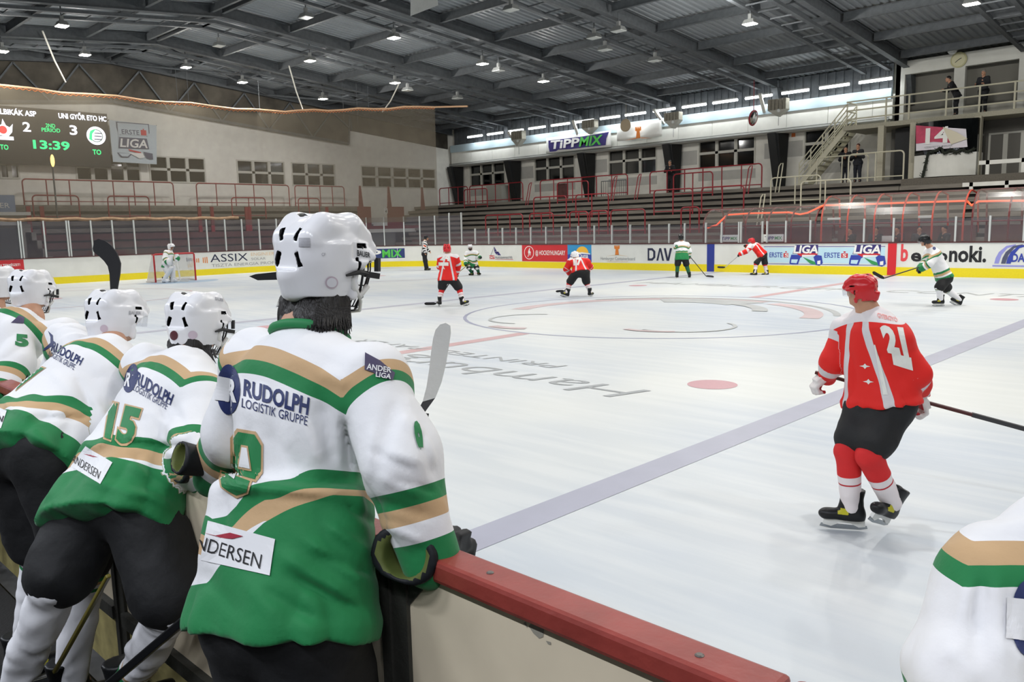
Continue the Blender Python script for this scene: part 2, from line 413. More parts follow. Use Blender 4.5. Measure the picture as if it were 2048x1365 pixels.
def ibeam(mb, a, b, w, h, t=.03):
    a = np.asarray(a, float); b = np.asarray(b, float); z = V(0, 0, 1)
    mb.bar(a+z*t/2, b+z*t/2, w, t); mb.bar(a+z*(h-t/2), b+z*(h-t/2), w, t); mb.bar(a+z*h/2, b+z*h/2, t, h-2*t)
for i, x in enumerate(RAFX):
    r = thing('roof_rafter', 'dark steel I-beam roof rafter across the hall, %s from the left end wall' % nth(i+1), 'roof beam', (x, YR, ZR))
    m = MB()
    for y0, y1 in ((YR, YW-.7), (YR, YN+.3)): ibeam(m, (x, y0, zb(y0)+.04), (x, y1, zb(y1)+.04), .26, .48)
    m.build('i_beam', M_steel, r)
    if 0 < i < 9:
        for y0, y1 in ((YR, YW-1.3), (YR, YN+.3)):
            for dx in (-.62, -1.75): MB().bar((x+dx, y0, zb(y0)-.02), (x+dx, y1, zb(y1)-.02), .17, .12).build('lower_chord', M_steel, r)
            k = 0; yy = y0
            while abs(yy-y0) < abs(y1-y0)-.5:
                MB().bar((x-.62, yy, zb(yy)-.01), (x-1.75, yy, zb(yy)-.01), .05, .05).build('rung', M_steel, r); yy += .95 if y1 > y0 else -.95
        s = MB(); s.prism([(x-.16, YW-1.0, zb(YW)+.1), (x-.16, YW-.3, zb(YW)+.1), (x-.16, YW-.05, 7.3), (x-.16, YW-.5, 7.3)], (.32, 0, 0))
        s.build('knee_bracket', M_steel, r)
for j, y in enumerate(PURY):
    m = MB()
    for i in range(len(RAFX)-1):
        z = zb(y)+.16; m2 = RAFX[i+1]
        ibeam(m, (RAFX[i]+.15, y, z), (m2-.15, y, z), .13, .34, .02)
    o = m.build('roof_purlin', M_steel)
    if y == YR: lab = 'dark steel ridge purlin along the top of the roof'
    else: lab = 'dark steel purlin under the roof sheet, %s from the ridge on the %s side' % (nth(abs(j-7)), 'far' if y > YR else 'bench')
    tag(o, lab, 'roof beam')
# extra ridge twin
tag(MB().bar((-34, YR-.45, zb(YR)+.3), (XR, YR-.45, zb(YR)+.3), .12, .3).build('roof_purlin', M_steel), 'dark steel twin beam close beside the ridge purlin', 'roof beam')
# wind bracing in the left bays
for k, (x0, y0, x1, y1) in enumerate([(-34.4, -8, -29, 1), (-34.4, 1, -29, -8), (-34.4, 1.5, -29, 10), (-34.4, 10, -29, 1.5), (-34.4, 10, -29, 18)]):
    tag(MB().tube([(x0, y0, zb(y0)+.1), (x1, y1, zb(y1)+.1)], .06, 6).build('roof_brace', M_steel), 'slanting dark steel roof brace near the left wall, %s of five' % nth(k+1), 'roof brace')
# dark upper gable and its truss at the left wall
def zg(y): return zb(y)-(1.85 if y < 16 else .95)
gm = MB(); ys = [YN+.1, -16, -10, -4, YR, 6, 11, 15.99, 16.0, 20, YW-.9]
for y0, y1 in zip(ys[:-1], ys[1:]):
    if y1-y0 < .1: continue
    z0, z1 = zg(y0+.001), zg(y1-.001); gm.prism([(XW+.02, y0, z0), (XW+.02, y1, z1), (XW+.02, y1, zdeck(y1)), (XW+.02, y0, zdeck(y0))], (.1, 0, 0))
M_gab = mat('stained_dark_gable', '514C43', .9, noise=.55, nscale=.9)
struct(gm, 'wall_left_gable', M_gab)
ys = [YR+3.0*k for k in range(-6, 6)]+[15.9]
tr = thing('gable_truss', 'dark zigzag steel truss under the roof along the left wall', 'truss', (XW+.35, YR, 9))
for y0, y1 in ((ys[0], YR), (YR, ys[-1])): MB().bar((XW+.2, y0, zg(y0)), (XW+.2, y1, zg(y1)), .14, .14).build('lower_chord', M_steel, tr)
for k in range(len(ys)-1):
    m_ = (ys[k]+ys[k+1])/2; zz = MB().bar((XW+.2, ys[k], zg(ys[k])), (XW+.2, m_, zb(m_)), .08, .08); zz.bar((XW+.2, m_, zb(m_)), (XW+.2, ys[k+1], zg(ys[k+1])), .08, .08); zz.build('web_bar', M_steel, tr)
# portal legs on the far wall
for i, px in enumerate((917, 1035, 1182, 1352, 1561)):
    xc = max(atY(px, 350, YW)[0], XW+.4)
    m = MB(); m.prism([(xc-.25, YW-1.1, 6.6), (xc-.25, YW-.1, 6.6), (xc-.17, YW-.1, 3.75), (xc-.17, YW-.4, 3.75)], (.42, 0, 0))
    m.prism([(xc+.17, YW-.9, 6.6), (xc+.4, YW-.15, 6.6), (xc+.25, YW-.15, 3.8), (xc+.2, YW-.35, 3.8)], (.08, .02, 0))
    tag(m.build('portal_leg', M_leg), 'black tapering steel portal leg on the far wall, %s from the left corner' % nth(i+1), 'steel column')

# ---- terraces
def steps_far(x0, x1, name):
    mb = MB(); dk = MB()
    for k in range(10):
        y0 = 16.3+.56*k; z1 = .72+.30*(k+1)
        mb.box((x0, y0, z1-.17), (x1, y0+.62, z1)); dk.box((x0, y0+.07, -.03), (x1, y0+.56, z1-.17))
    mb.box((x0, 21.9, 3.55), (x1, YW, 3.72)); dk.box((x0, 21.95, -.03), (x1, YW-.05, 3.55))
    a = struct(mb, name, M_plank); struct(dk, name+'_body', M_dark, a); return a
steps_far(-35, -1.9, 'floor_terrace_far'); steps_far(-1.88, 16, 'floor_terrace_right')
mb = MB(); dk = MB()
for k in range(8):
    x0 = -31.5-.36*k; z1 = .72+.36*(k+1); mb.box((x0-.4, YN, z1-.2), (x0, 16.2, z1)); dk.box((x0-.36, YN, -.03), (x0-.05, 16.2, z1-.2))
a = struct(mb, 'floor_terrace_left', M_plank); struct(dk, 'floor_terrace_left_body', M_dark, a)
struct(MB().box((XW, YN, 3.5), (-34.35, 16.2, 3.72)), 'floor_walkway_left', M_conc)
mb = MB()
for k in range(4): z = .74+.4*k; mb.box((-31.46-.36*k-.02, -20, z), (-31.46-.36*k, 16.2, z+.3))
struct(mb, 'trim_left_maroon_boards', M_maroon)
mb = MB()
for k in range(4): z = .6+.30*k; mb.box((-30.5, 16.26+.56*k, z+.1), (-1.9, 16.29+.56*k, z+.3))
struct(mb, 'trim_far_maroon_boards', M_maroon)
# ================================================================== BOARDS
_pp = rink_path(0.); PATH = []
for (xa, ya), (xb_, yb2) in zip(_pp[:-1], _pp[1:]):
    n = max(1, int(math.hypot(xb_-xa, yb2-ya)/.05)); PATH += [(xa+(xb_-xa)*i/n, ya+(yb2-ya)*i/n) for i in range(n)]
PATH.append(_pp[-1]); PATH = np.array(PATH)
SEG = np.diff(PATH, axis=0); SL_ = np.r_[0, np.cumsum(np.hypot(SEG[:, 0], SEG[:, 1]))]
def path_at(s):
    s = np.clip(s, 0, SL_[-1]-1e-6); i = np.searchsorted(SL_, s, 'right')-1; i = np.clip(i, 0, len(SEG)-1)
    t = (s-SL_[i])/(SL_[i+1]-SL_[i]); p = PATH[i]+SEG[i]*np.asarray(t)[..., None]
    d = SEG[i]/np.linalg.norm(SEG[i], axis=-1, keepdims=True); return p, d
_far = SL_ > 42.0
def px_s(px, z=1.22):
    """arclength of the board point seen at image column px"""
    q = np.c_[PATH, np.full(len(PATH), z)]-CAM; w = q@FW; x = 1024+FPX*(q@RT)/np.maximum(w, .01)
    ok = _far & (w > 1); i = np.where(ok)[0]; k = i[np.argmin(abs(x[i]-px))]; return SL_[k]
def strip(mb, s0, s1, z0, z1, o0, o1, step=.4):
    """closed slab that follows the board line; o = offsets outwards (positive away from the ice)"""
    n = max(1, int(abs(s1-s0)/step)); S = np.linspace(s0, s1, n+1); p, d = path_at(S); nr = np.c_[-d[:, 1], d[:, 0]]   # nr outwards? flipped below
    nr = -np.c_[d[:, 1]*-1, d[:, 0]]*-1
    out = np.c_[-d[:, 1], d[:, 0]]
    c = np.array([-5.0, .2]); sg = np.sign(((p-c)*out).sum(1)); out = out*sg[:, None]
    vs = []
    for i in range(n+1):
        a = p[i]+out[i]*o0; b = p[i]+out[i]*o1
        vs += [(a[0], a[1], z0), (b[0], b[1], z0), (b[0], b[1], z1), (a[0], a[1], z1)]
    fs = [(0, 1, 2, 3), (4*n+3, 4*n+2, 4*n+1, 4*n)]
    for i in range(n):
        for k in range(4): fs.append((4*i+k, 4*i+(k+1) % 4, 4*i+4+(k+1) % 4, 4*i+4+k))
    return mb.add(vs, fs)
M_board = mat('white_board_plastic', 'DADBD6', .45, noise=.06, nscale=1.5)
M_yel = mat('yellow_kick_plate', 'E3CF10', .45, noise=.05)
M_cap = mat('maroon_board_cap', '4A1F20', .5)
M_glass = glassy('scuffed_board_glass', '8E8A90', .10, .12, .05)
HB = 1.22
s_end0 = 34.0; s_c0 = px_s(556); s_c1 = px_s(958); s_far1 = SL_[-1]-.2
BO = {}
for key, a, b, lab in (('end', s_end0, s_c0, 'white dasher board with yellow kick plate behind the goal at the left end'),
                       ('corner', s_c0, s_c1, 'curved white dasher board with yellow kick plate in the far left corner'),
                       ('far', s_c1, s_far1, 'long straight white dasher board with yellow kick plate on the far side')):
    p, _ = path_at((a+b)/2); r = thing('dasher_board', lab, 'rink board', (p[0], p[1], 0)); BO[key] = r
    strip(MB(), a, b, .0, 1.18, .012, .12).build('panel', M_board, r)
    strip(MB(), a, b, .0, .31, .0, .012).build('kick_plate', M_yel, r)
    strip(MB(), a, b, 1.18, HB, -.015, .15).build('cap_rail', M_cap, r)
def BK(s): return BO['end'] if s < s_c0 else BO['corner'] if s < s_c1 else BO['far']
def patch(name, m, px0, px1, z0, z1, lift=.004):
    a, b = px_s(px0), px_s(px1); return strip(MB(), a, b, z0, z1, .012-lift, .0125).build(name, m, BK((a+b)/2))
def btext(s, m, px0, px1, zc, h, bold=0., shear=0., lift=.006, name='lettering', parent=None):
    a, b = px_s(px0), px_s(px1); v, f = text_mesh(s, bold, shear); v = np.array(v); x0, x1 = v[:, 0].min(), v[:, 0].max()
    S = a+(v[:, 0]-x0)/(x1-x0)*(b-a); z = zc+(v[:, 1]-.345)*h/.69; p, d = path_at(S); out = np.c_[-d[:, 1], d[:, 0]]
    c = np.array([-5.0, .2]); out = out*np.sign(((p-c)*out).sum(1))[:, None]; q = p-out*(lift-.012)
    return MB().add(np.c_[q, z], f).build(name, m, parent or BK((a+b)/2))
def bpoly(pts, m, px0, px1, z0, z1, name='emblem', lift=.006, parent=None):
    """polygon in unit box mapped on the board"""
    a, b = px_s(px0), px_s(px1); t = np.array(pts, float); S = a+t[:, 0]*(b-a); z = z0+t[:, 1]*(z1-z0); p, d = path_at(S); out = np.c_[-d[:, 1], d[:, 0]]
    c = np.array([-5.0, .2]); out = out*np.sign(((p-c)*out).sum(1))[:, None]; q = p-out*(lift-.012)
    return MB().add(np.c_[q, z], [tuple(range(len(t)))]).build(name, m, parent or BK((a+b)/2))
def circ(cx, cy, rx, ry, a0=0, a1=360, n=24): return [(cx+rx*math.cos(math.radians(a0+(a1-a0)*i/n)), cy+ry*math.sin(math.radians(a0+(a1-a0)*i/n))) for i in range(n+(a1-a0 != 360))]
def band(cx, cy, r0, r1, a0, a1, n=20, ky=1.):
    return circ(cx, cy, r1, r1*ky, a0, a1, n)+circ(cx, cy, r0, r0*ky, a1, a0, n)
I_navy = mat('ink_navy', '1E2440', .6); I_grey = mat('ink_grey', '8C8F92', .6); I_tan = mat('ink_tan', 'D9BD95', .6); I_or = mat('ink_orange', 'D57A2B', .6)
I_red = mat('ink_red', 'C3262E', .55); I_wh = mat('ink_white', 'E8E8E4', .55); I_gr = mat('ink_green', '2F8F4E', .55); I_pur = mat('ink_purple', '352C6E', .55)
I_lime = mat('ink_lime', '53BE4C', .55); I_blue = mat('ink_blue', '2E3F9E', .55); I_sky = mat('ink_sky_blue', '2F8FC4', .55); I_ltb = mat('ink_light_blue', 'B9D9E6', .55)
I_yel = mat('ink_sun_yellow', 'F0B93A', .55); I_blk = mat('ink_black', '15161A', .5); I_lil = mat('ink_lilac', '8E8FD0', .55); I_dk = mat('ink_slate', '4A4E66', .55)
# left end, red advert
patch('advert', mat('red_advert', 'C4272F', .5), -30, 46, .33, 1.17); btext('ON TERMÉSZET!', I_wh, -8, 40, .95, .1, .015)
# solar advert
for i in range(11):
    h = (.32, .3, .28, .22, .2, .2, .22, .25, .28, .3, .32)[i]; x = 372+i*4
    bpoly([(0, 0), (1, 0), (1, 1), (0, 1)], I_or if i > 2 else I_dk, x, x+1.6, .78-h/2+(.12 if i < 4 else 0), .78+h/2, 'emblem_bar')
for i in range(4): bpoly([(0, 0), (1, 0), (1, 1), (0, 1)], I_tan, 374+i*4, 375.6+i*4, .45, .6+.05*i, 'emblem_bar')
btext('ASSIX', I_navy, 420, 494, .86, .40, .0); btext('ENGINEERING', I_tan, 502, 566, .98, .17); btext('SOLAR', I_grey, 502, 530, .73, .13)
btext('TISZTA ENERGIA PROFIK', I_grey, 422, 558, .48, .15)
# lottery advert in the corner
patch('emblem', mat('ink_dark_blue', '28386E', .55), 672, 809, .50, 1.05, .004)
btext('TiPP', I_wh, 680, 762, .77, .42, .03, lift=.012); btext('MIX', I_lime, 764, 804, .77, .42, .03, lift=.012)
# hardware advert
bpoly([(.42, 1), (.62, .45), (.42, .45)], I_pur, 978, 1003, .62, 1.1); bpoly([(.42, .42), (.72, .42), (.6, .05)], I_pur, 978, 1003, .62, 1.1); bpoly([(.62, .4), (.76, .4), (.95, .0), (.68, .02)], I_pur, 978, 1003, .62, 1.1)
bpoly([(.4, .95), (.1, .0), (.15, 0), (.42, .88)], I_grey, 978, 1003, .62, 1.1)
patch('advert_box', I_red, 977, 988.5, .42, .62, .004); btext('DAT', I_wh, 978, 988, .52, .13, .02, lift=.009); btext('Autóüzemmód Kft', I_navy, 989.5, 1024, .52, .14, .0)
bpoly([(0, 0), (1, 0), (1, 1), (0, 1)], I_red, 989, 1026, .40, .42, 'rule')
# red federation advert
ad = patch('advert', MATS['red_advert'], 1044, 1134.5, .33, 1.17)

for k in range(2): bpoly(circ(.5, .5, .49-.05*k, .49-.05*k), (I_wh, MATS['red_advert'])[k], 1048, 1068, .42, 1.12, 'emblem_disc', .006+.001*k)
bpoly([(.35, .2), (.45, .4), (.4, .55), (.5, .75), (.55, .85), (.62, .8), (.56, .68), (.68, .55), (.62, .3), (.55, .3), (.58, .5), (.5, .42), (.42, .2)], I_wh, 1048, 1068, .42, 1.12, 'emblem_stag', .009)
btext('@ HOCKEYHUNGARY', I_wh, 1071, 1130, .77, .22, .012, lift=.009)
# sun and river advert
patch('advert', I_sky, 1135, 1182, .33, 1.17); bpoly([(0, 0), (1, 0), (1, .42), (.7, .5), (.45, .52), (0, .42)], I_blue, 1135, 1182, .33, 1.17, 'emblem', .007)
bpoly(circ(.62, .5, .26, .4, 0, 180), I_yel, 1135, 1182, .33, 1.17, 'emblem_sun', .0065); bpoly([(.3, .5), (.95, .44), (.95, .5), (.62, .57)], I_wh, 1135, 1182, .33, 1.17, 'emblem_wave', .0085)
btext('Duna', I_wh, 1157, 1176, .64, .2, .02, lift=.01); btext('PRO', I_wh, 1139, 1160, .46, .2, .02, lift=.01)
# tower advert
TW = [(.3, 0), (.7, 0), (.64, .6), (.78, .66), (.78, 1), (.62, 1), (.62, .86), (.56, .86), (.56, 1), (.44, 1), (.44, .86), (.38, .86), (.38, 1), (.22, 1), (.22, .66), (.36, .6)]
bpoly(TW, I_or, 1224, 1243, .68, 1.13, 'emblem_tower'); bpoly([(0, 0), (.5, .7), (1, 0), (.5, 1)], I_tan, 1210, 1259, .62, .7, 'emblem_hill')
btext('Hamburger Containerboard', I_grey, 1201, 1270, .52, .15); btext('PRINZHORN GROUP', I_tan, 1214, 1256, .38, .06)
# DAV advert
for pts in ([(0, 0), (.2, 0), (.32, .25), (.32, .75), (.2, 1), (0, 1)],): bpoly(pts, I_navy, 1295, 1345, .44, 1.0, 'letter')
bpoly([(.07, .18), (.17, .18), (.23, .3), (.23, .7), (.17, .82), (.07, .82)], M_board, 1295, 1345, .44, 1.0, 'letter', .008)
bpoly([(.36, .0), (.44, .0), (.52, .75), (.6, 0), (.68, 0), (.56, 1), (.48, 1)], I_navy, 1295, 1345, .44, 1.0, 'letter')
bpoly([(.66, 1), (.75, 1), (.83, .25), (.91, 1), (1, 1), (.88, 0), (.78, 0)], I_navy, 1295, 1345, .44, 1.0, 'letter')
# painted blue and red lines on the boards
patch('blue_line_band', mat('board_blue_paint', '24348A', .5), 1413.5, 1428.5, 0.0, 1.17, .016); patch('red_line_band', mat('board_red_paint', 'CB1F2A', .5), 1776, 1793.5, .02, 1.17, .016)
# league adverts
ad = patch('advert', I_ltb, 1527, 1772, .42, 1.02, .003)
for z in (.36, 1.05): bpoly([(0, 0), (1, 0), (1, 1), (0, 1)], I_blue, 1527, 1772, z, z+.02, 'rule')
def league(x0, x1, xs0, xs1):
    btext('ERSTE', I_blue, x0, x0+ (x1-x0)*.68, .73, .19, .01, lift=.008); a = x0+(x1-x0)*.74
    patch('emblem', I_red, a, a+(x1-x0)*.24, .63, .8, .007); btext('S', I_wh, a+1, a+(x1-x0)*.24-1, .715, .12, .02, lift=.011); bpoly(circ(.5, .5, .3, .5), I_red, a+(x1-x0)*.05, a+(x1-x0)*.2, .82, .88, 'emblem', .008)
    u = lambda pts, m, l, nm='emblem_stick': bpoly(pts, m, xs0, xs1, .32, 1.16, nm, l)
    u([(.09, .54), (.17, .96), (.85, .96), (.85, .54)], I_pur, .0065, 'emblem_outline')  # dark printed outline behind the LIGA letters
    u([(0, .1), (.02, .36), (.33, .36), (.26, .04), (.06, .04)], I_blue, .007); u([(.05, .12), (.06, .28), (.26, .28), (.22, .1)], I_ltb, .008)
    u([(.05, .5), (.4, .5), (.4, .42), (.34, .36), (.03, .36)], I_blue, .0072); u([(.35, .42), (.85, .5), (.8, .58), (.2, .56)], I_red, .0074); u([(.38, .4), (.82, .45), (.75, .5), (.38, .5)], I_wh, .0078)
    u([(.4, .4), (.8, .16), (.83, .02), (.62, .1)], I_gr, .0076); u([(.72, .4), (.8, .5), (.96, .46), (1, .12), (.9, 0), (.8, .04)], I_blue, .0079); u([(.84, .07), (.93, .07), (.93, .25), (.84, .22)], I_wh, .009)
    btext('LIGA', I_wh, xs0+(xs1-xs0)*.1, xs0+(xs1-xs0)*.84, .95, .29, .035, .15, lift=.01)
league(1539, 1578, 1580, 1647); league(1648, 1696, 1699, 1774)
# word advert
I_red2 = mat('ink_coral', 'D9434A', .55)
btext('b', I_red2, 1802, 1818, .84, .58, .03); btext('e', I_blk, 1822, 1844, .75, .42, .03); btext('mo', I_blk, 1848, 1896, .75, .4, .03); btext('noki.', I_blk, 1899, 1975, .8, .52, .03)
# arches advert
for k, m in enumerate((I_lil, I_dk, I_blue)):
    x = 1990+k*13; bpoly([(0, 0), (.22, 0), (.34, .45), (.6, .8), (1, .93), (1, 1), (.55, .92), (.2, .6), (.06, .3)], m, x, x+42, .48, 1.12, 'emblem_arch', .006+.001*k)
btext('DAV', I_blue, 2026, 2062, .68, .26, .03, lift=.011); bpoly([(0, 0), (1, 0), (1, 1), (0, 1)], I_lil, 1989, 2085, .38, .43, 'rule')

# ------------------------------------------------------------------ glass and posts
def post(px, zt, k, lab):
    s = px_s(px, 1.3); p, d = path_at(s); out = V(p[0]+5, p[1]-.2)*0
    o = V(-d[1], d[0]); o = o*np.sign(((p-np.array([-5., .2]))*o).sum()); c = p+o*.07; d2 = d
    m = MB(); m.obox((c[0], c[1], (1.22+zt)/2), (d2[0]*.03, d2[1]*.03, 0), (o[0]*.04, o[1]*.04, 0), (0, 0, (zt-1.22)/2))
    q = m.build('glass_post', M_alu); return tag(q, lab, 'glass post'), s
ends = [-18, 43, 49, 92.5, 138, 144, 187, 230, 273.5, 345, 379, 417.5, 453.5, 487.5, 522.5, 557, 592, 627, 664, 700, 734, 769, 808, 839, 870, 899, 923]
fars = [949, 976, 1004, 1031, 1060, 1091, 1122, 1155, 1188, 1223, 1259, 1297, 1336, 1367, 1410, 1442, 1475, 1481, 1524, 1532, 1569, 1619, 1727, 1784.5, 1909, 1977, 2046, 2110]
prev = None; k = 0
def pane(s0, s1, zt, lab):
    r = strip(MB(), s0+.035, s1-.035, 1.225, zt-.03, .065, .075).build('plexiglass_shield', M_glass); return tag(r, lab, 'glass shield')
for px in ends:
    k += 1; o, s = post(px, 2.86 if px < 880 else 2.98, k, 'tall pale post of the end glass, %s from the left edge of the photo' % nth(k))
    if prev is not None and abs(s-prev) > .3: pane(prev, s, 2.86, 'tall glass pane of the end zone, left of the %s tall post' % nth(k))
    prev = s
j = 0
for px in fars:
    j += 1; o, s = post(px, 2.08, j, 'low pale post of the far side glass, %s from the left corner' % nth(j))
    if abs(s-prev) > .3: pane(prev, s, 2.05, 'low glass pane on the far side, left of the %s low post' % nth(j))
    prev = s

# ------------------------------------------------------------------ near board at the players' bench
YC0, YC1 = -14.60, -14.685
M_capred = mat('red_painted_cap', '8E3A33', .42, noise=.18, nscale=9, bump=.25, bscale=25, coat=.15)
M_beige = mat('beige_board_back', 'D6C9B0', .6, noise=.12, nscale=3)
M_postk = mat('dark_iron_frame', '34342F', .6, noise=.2, nscale=12, bump=.2)
M_kickd = mat('dirty_yellow_board', '9A8F5C', .75, noise=.3, nscale=12)
nb = thing('dasher_board', 'red capped bench-side dasher board with beige back panels at lower right', 'rink board', (6, -14.64, 0))
MB().box((-21.5, YC0-.03, 0), (16, YC0-.012, 1.17)).build('ice_face', M_board, nb)
MB().box((-21.5, YC0-.012, 0), (16, YC0, .31)).build('kick_plate', M_yel, nb)
for a, b in ((-21.5, 4.05), (4.06, 7.09), (7.10, 10.135), (10.145, 13.2)):
    MB().box((a, YC1, 1.165), (b, YC0+.012, 1.222)).build('cap_rail', M_capred, nb, bevel=.012)
for x in (9.43, 9.98, 8.2, 10.6): MB().lathe((x, -14.642, 1.221), [(.009, 0), (.009, .002), (.006, .004)], 12).build('bolt', mat('worn_bolt', '6E6A66', .45, metal=.7), nb)
xs_ = [-21.4, -2.0, 1.0, 4.05, 7.1, 9.1, 10.9, 13.1]
for a, b in zip(xs_[:-1], xs_[1:]):
    MB().box((a+.05, YC0-.06, .36), (b-.05, YC0-.045, 1.165)).build('back_panel', M_beige, nb)
    MB().box((a+.05, YC0-.06, .03), (b-.05, YC0-.045, .36)).build('lower_back_panel', M_kickd, nb)
    MB().box((a+.05, YC0-.09, .33), (b-.05, YC0-.06, .39)).build('rail', M_postk, nb)
for x in xs_:
    m = MB().box((x-.05, YC1+.005, 0), (x-.012, YC0-.045, 1.165)).box((x-.012, YC0-.072, 0), (x+.05, YC0-.045, 1.165)); 
    m.prism([(x+.05, YC1+.02, 1.165), (x+.15, YC1+.02, 1.165), (x+.05, YC1+.02, 1.06)], (0, .01, 0)); m.build('post', M_postk, nb)
# flaked paint on the back panel
c0 = atY(1078, 1262, YC0-.0605)
for pts in ([(-.03, .0), (-.012, .022), (-.018, .034), (0, .024), (.006, .03), (.016, .012), (.012, -.01), (.0, -.018), (-.016, -.012)], [(-.046, .002), (-.038, .008), (-.034, -.006)], [(.02, -.016), (.034, -.014), (.034, -.02), (.026, -.022)]):
    MB().add([(c0[0]+a, YC0-.0612, c0[2]+b) for a, b in pts], [tuple(range(len(pts)))]).build('flaked_spot', mat('grey_bare_patch', '8C887C', .7), nb)
# ================================================================== FITTINGS OF THE HALL
M_lampbody = mat('lamp_housing', '8A8C8A', .5, metal=.3); M_lens = mat('unlit_lamp_glass', 'C9CCC8', .25)
M_lit = mat('lit_lamp_glass', 'FFFFFF', .4, emit='FFF9EE', es=9.0)
M_tube = mat('fluorescent_tube', 'FFFFFF', .4, emit='F4FAFF', es=7.0)
def zlamp(px, py, off):
    z = 9.
    for _ in range(60):
        p = atZ(px, py, z); z = min(max(.5*z+.5*(zb(p[1])+off), 7), 12)
    return atZ(px, py, z)
def add_glow(p):
    ld = bpy.data.lights.new('lamp_glow', 'POINT'); ld.energy = LAMP_POWER*1.1; ld.shadow_soft_size = .06; ld.color = (1, .98, .94); o = bpy.data.objects.new('lamp_glow', ld); COL.objects.link(o); o.location = tuple(map(float, p))
def lamp(p, lit, lab, big=1.):
    r = thing('ceiling_lamp', lab, 'lamp', p); x, y, z = p; s = .24*big
    m = MB()
    vs = [(x-s, y-s*.8, z), (x+s, y-s*.8, z), (x+s, y+s*.8, z), (x-s, y+s*.8, z), (x-s*.75, y-s*.5, z+.16), (x+s*.75, y-s*.5, z+.16), (x+s*.75, y+s*.5, z+.16), (x-s*.75, y+s*.5, z+.16)]
    m.add(vs, [(4, 5, 6, 7), (0, 1, 5, 4), (1, 2, 6, 5), (2, 3, 7, 6), (3, 0, 4, 7)]); m.box((x-.06, y-.06, z+.16), (x+.06, y+.06, z+.36))
    m.build('housing', M_lampbody, r)
    MB().box((x-s*.92, y-s*.72, z-.02), (x+s*.92, y+s*.72, z+.02)).build('lens', M_lit if lit else M_lens, r)
    MB().tube([(x, y, z+.36), (x, y, zb(y)+.2)], .025, 6).build('hanger', M_steel, r)
    if lit: add_light('lamp_light', (x, y, z-.05), LAMP_POWER*.75, .42); add_glow((x, y, z-.09))
LIT = [(124, 52), (170, 110), (5, 103), (372, 135), (485, 165), (620, 122), (788, 76), (790, 166), (646, 198), (965, 128), (1087, 163), (1500, 48), (1943, 8)]
for i, q in enumerate(sorted(LIT)):
    lamp(zlamp(*q, -.55), True, 'glowing high-bay lamp under the roof, %s of the lit lamps from the left' % nth(i+1))
OFF = [(612, 35), (438, 92), (1022, 20), (997, 142), (815, 181), (915, 197), (1210, 100), (1188, 76), (1237, 62), (1310, 122)]
for i, q in enumerate(sorted(OFF)):
    lamp(zlamp(*q, -.5), False, 'unlit grey high-bay lamp under the roof, %s of the dark lamps from the left' % nth(i+1), 1.1)
# the same lamp rows go on above and behind the camera, outside the photo
for x in (-17, -10.7, -4.6, 2.0, 8.3, 14.6, 20.9):
    for y in (-9.5, -5, 2.8, 6, 11):
        if x < -5 and y > 2: continue
        add_light('lamp_light', (x, y, zb(y)-.6), LAMP_POWER*.75, .42)
        if y > 5: add_glow((x, y, zb(y)-.7))
for x in range(-20, 22, 5):  # unseen strip lights added over the bench side to brighten the players' backs
    ld = bpy.data.lights.new('tube_and_fill_light', 'AREA'); ld.shape = 'RECTANGLE'; ld.size = 2.6; ld.size_y = .12; ld.energy = 225; ld.color = (.88, .92, 1)
    o = bpy.data.objects.new('tube_and_fill_light', ld); COL.objects.link(o); o.location = (x, -20.5, 8.3)
# fluorescent tubes
TB = [(935, 273, 965, 271), (974.5, 268.5, 1006, 265.5), (1017, 261.7, 1047, 259), (1057, 257, 1091, 253), (1102, 253, 1140, 248), (1150, 245, 1188, 241), (1200, 237, 1240, 232),
      (1250, 230, 1292, 225), (1306, 222, 1351, 217), (1364, 215, 1413, 208.5), (1425, 206, 1476, 200), (1490, 198.7, 1545, 191), (1562.6, 188.8, 1618.7, 181.8), (1638, 178, 1699.5, 169.8), (1717, 165.7, 1785, 157.6)]
YT = 24.2
for i, (x0, y0, x1, y1) in enumerate(TB):
    a = atY(x0, y0, YT); b = atY(x1, y1, YT); z = 8.47
    r = thing('strip_light', 'glowing fluorescent strip light under the far eave, %s from the left corner' % nth(i+1), 'lamp', ((a[0]+b[0])/2, YT, z))
    MB().box((a[0], YT-.06, z+.07), (b[0], YT+.06, z+.13)).build('housing', M_lampbody, r)
    MB().tube([(a[0]+.03, YT, z), (b[0]-.03, YT, z)], .06, 8).build('tube', M_tube, r)
    h = MB()
    for t in (.2, .8): x = a[0]+(b[0]-a[0])*t; h.tube([(x, YT, z+.13), (x, YT, zdeck(YT)+.02)], .012, 5)
    h.build('hanger', M_steel, r)
    ld = bpy.data.lights.new('tube_and_fill_light', 'AREA'); ld.shape = 'RECTANGLE'; ld.size = b[0]-a[0]; ld.size_y = .1; ld.energy = 17; ld.color = (.93, .97, 1)
    o = bpy.data.objects.new('tube_and_fill_light', ld); COL.objects.link(o); o.location = (float((a[0]+b[0])/2), YT, z-.07)
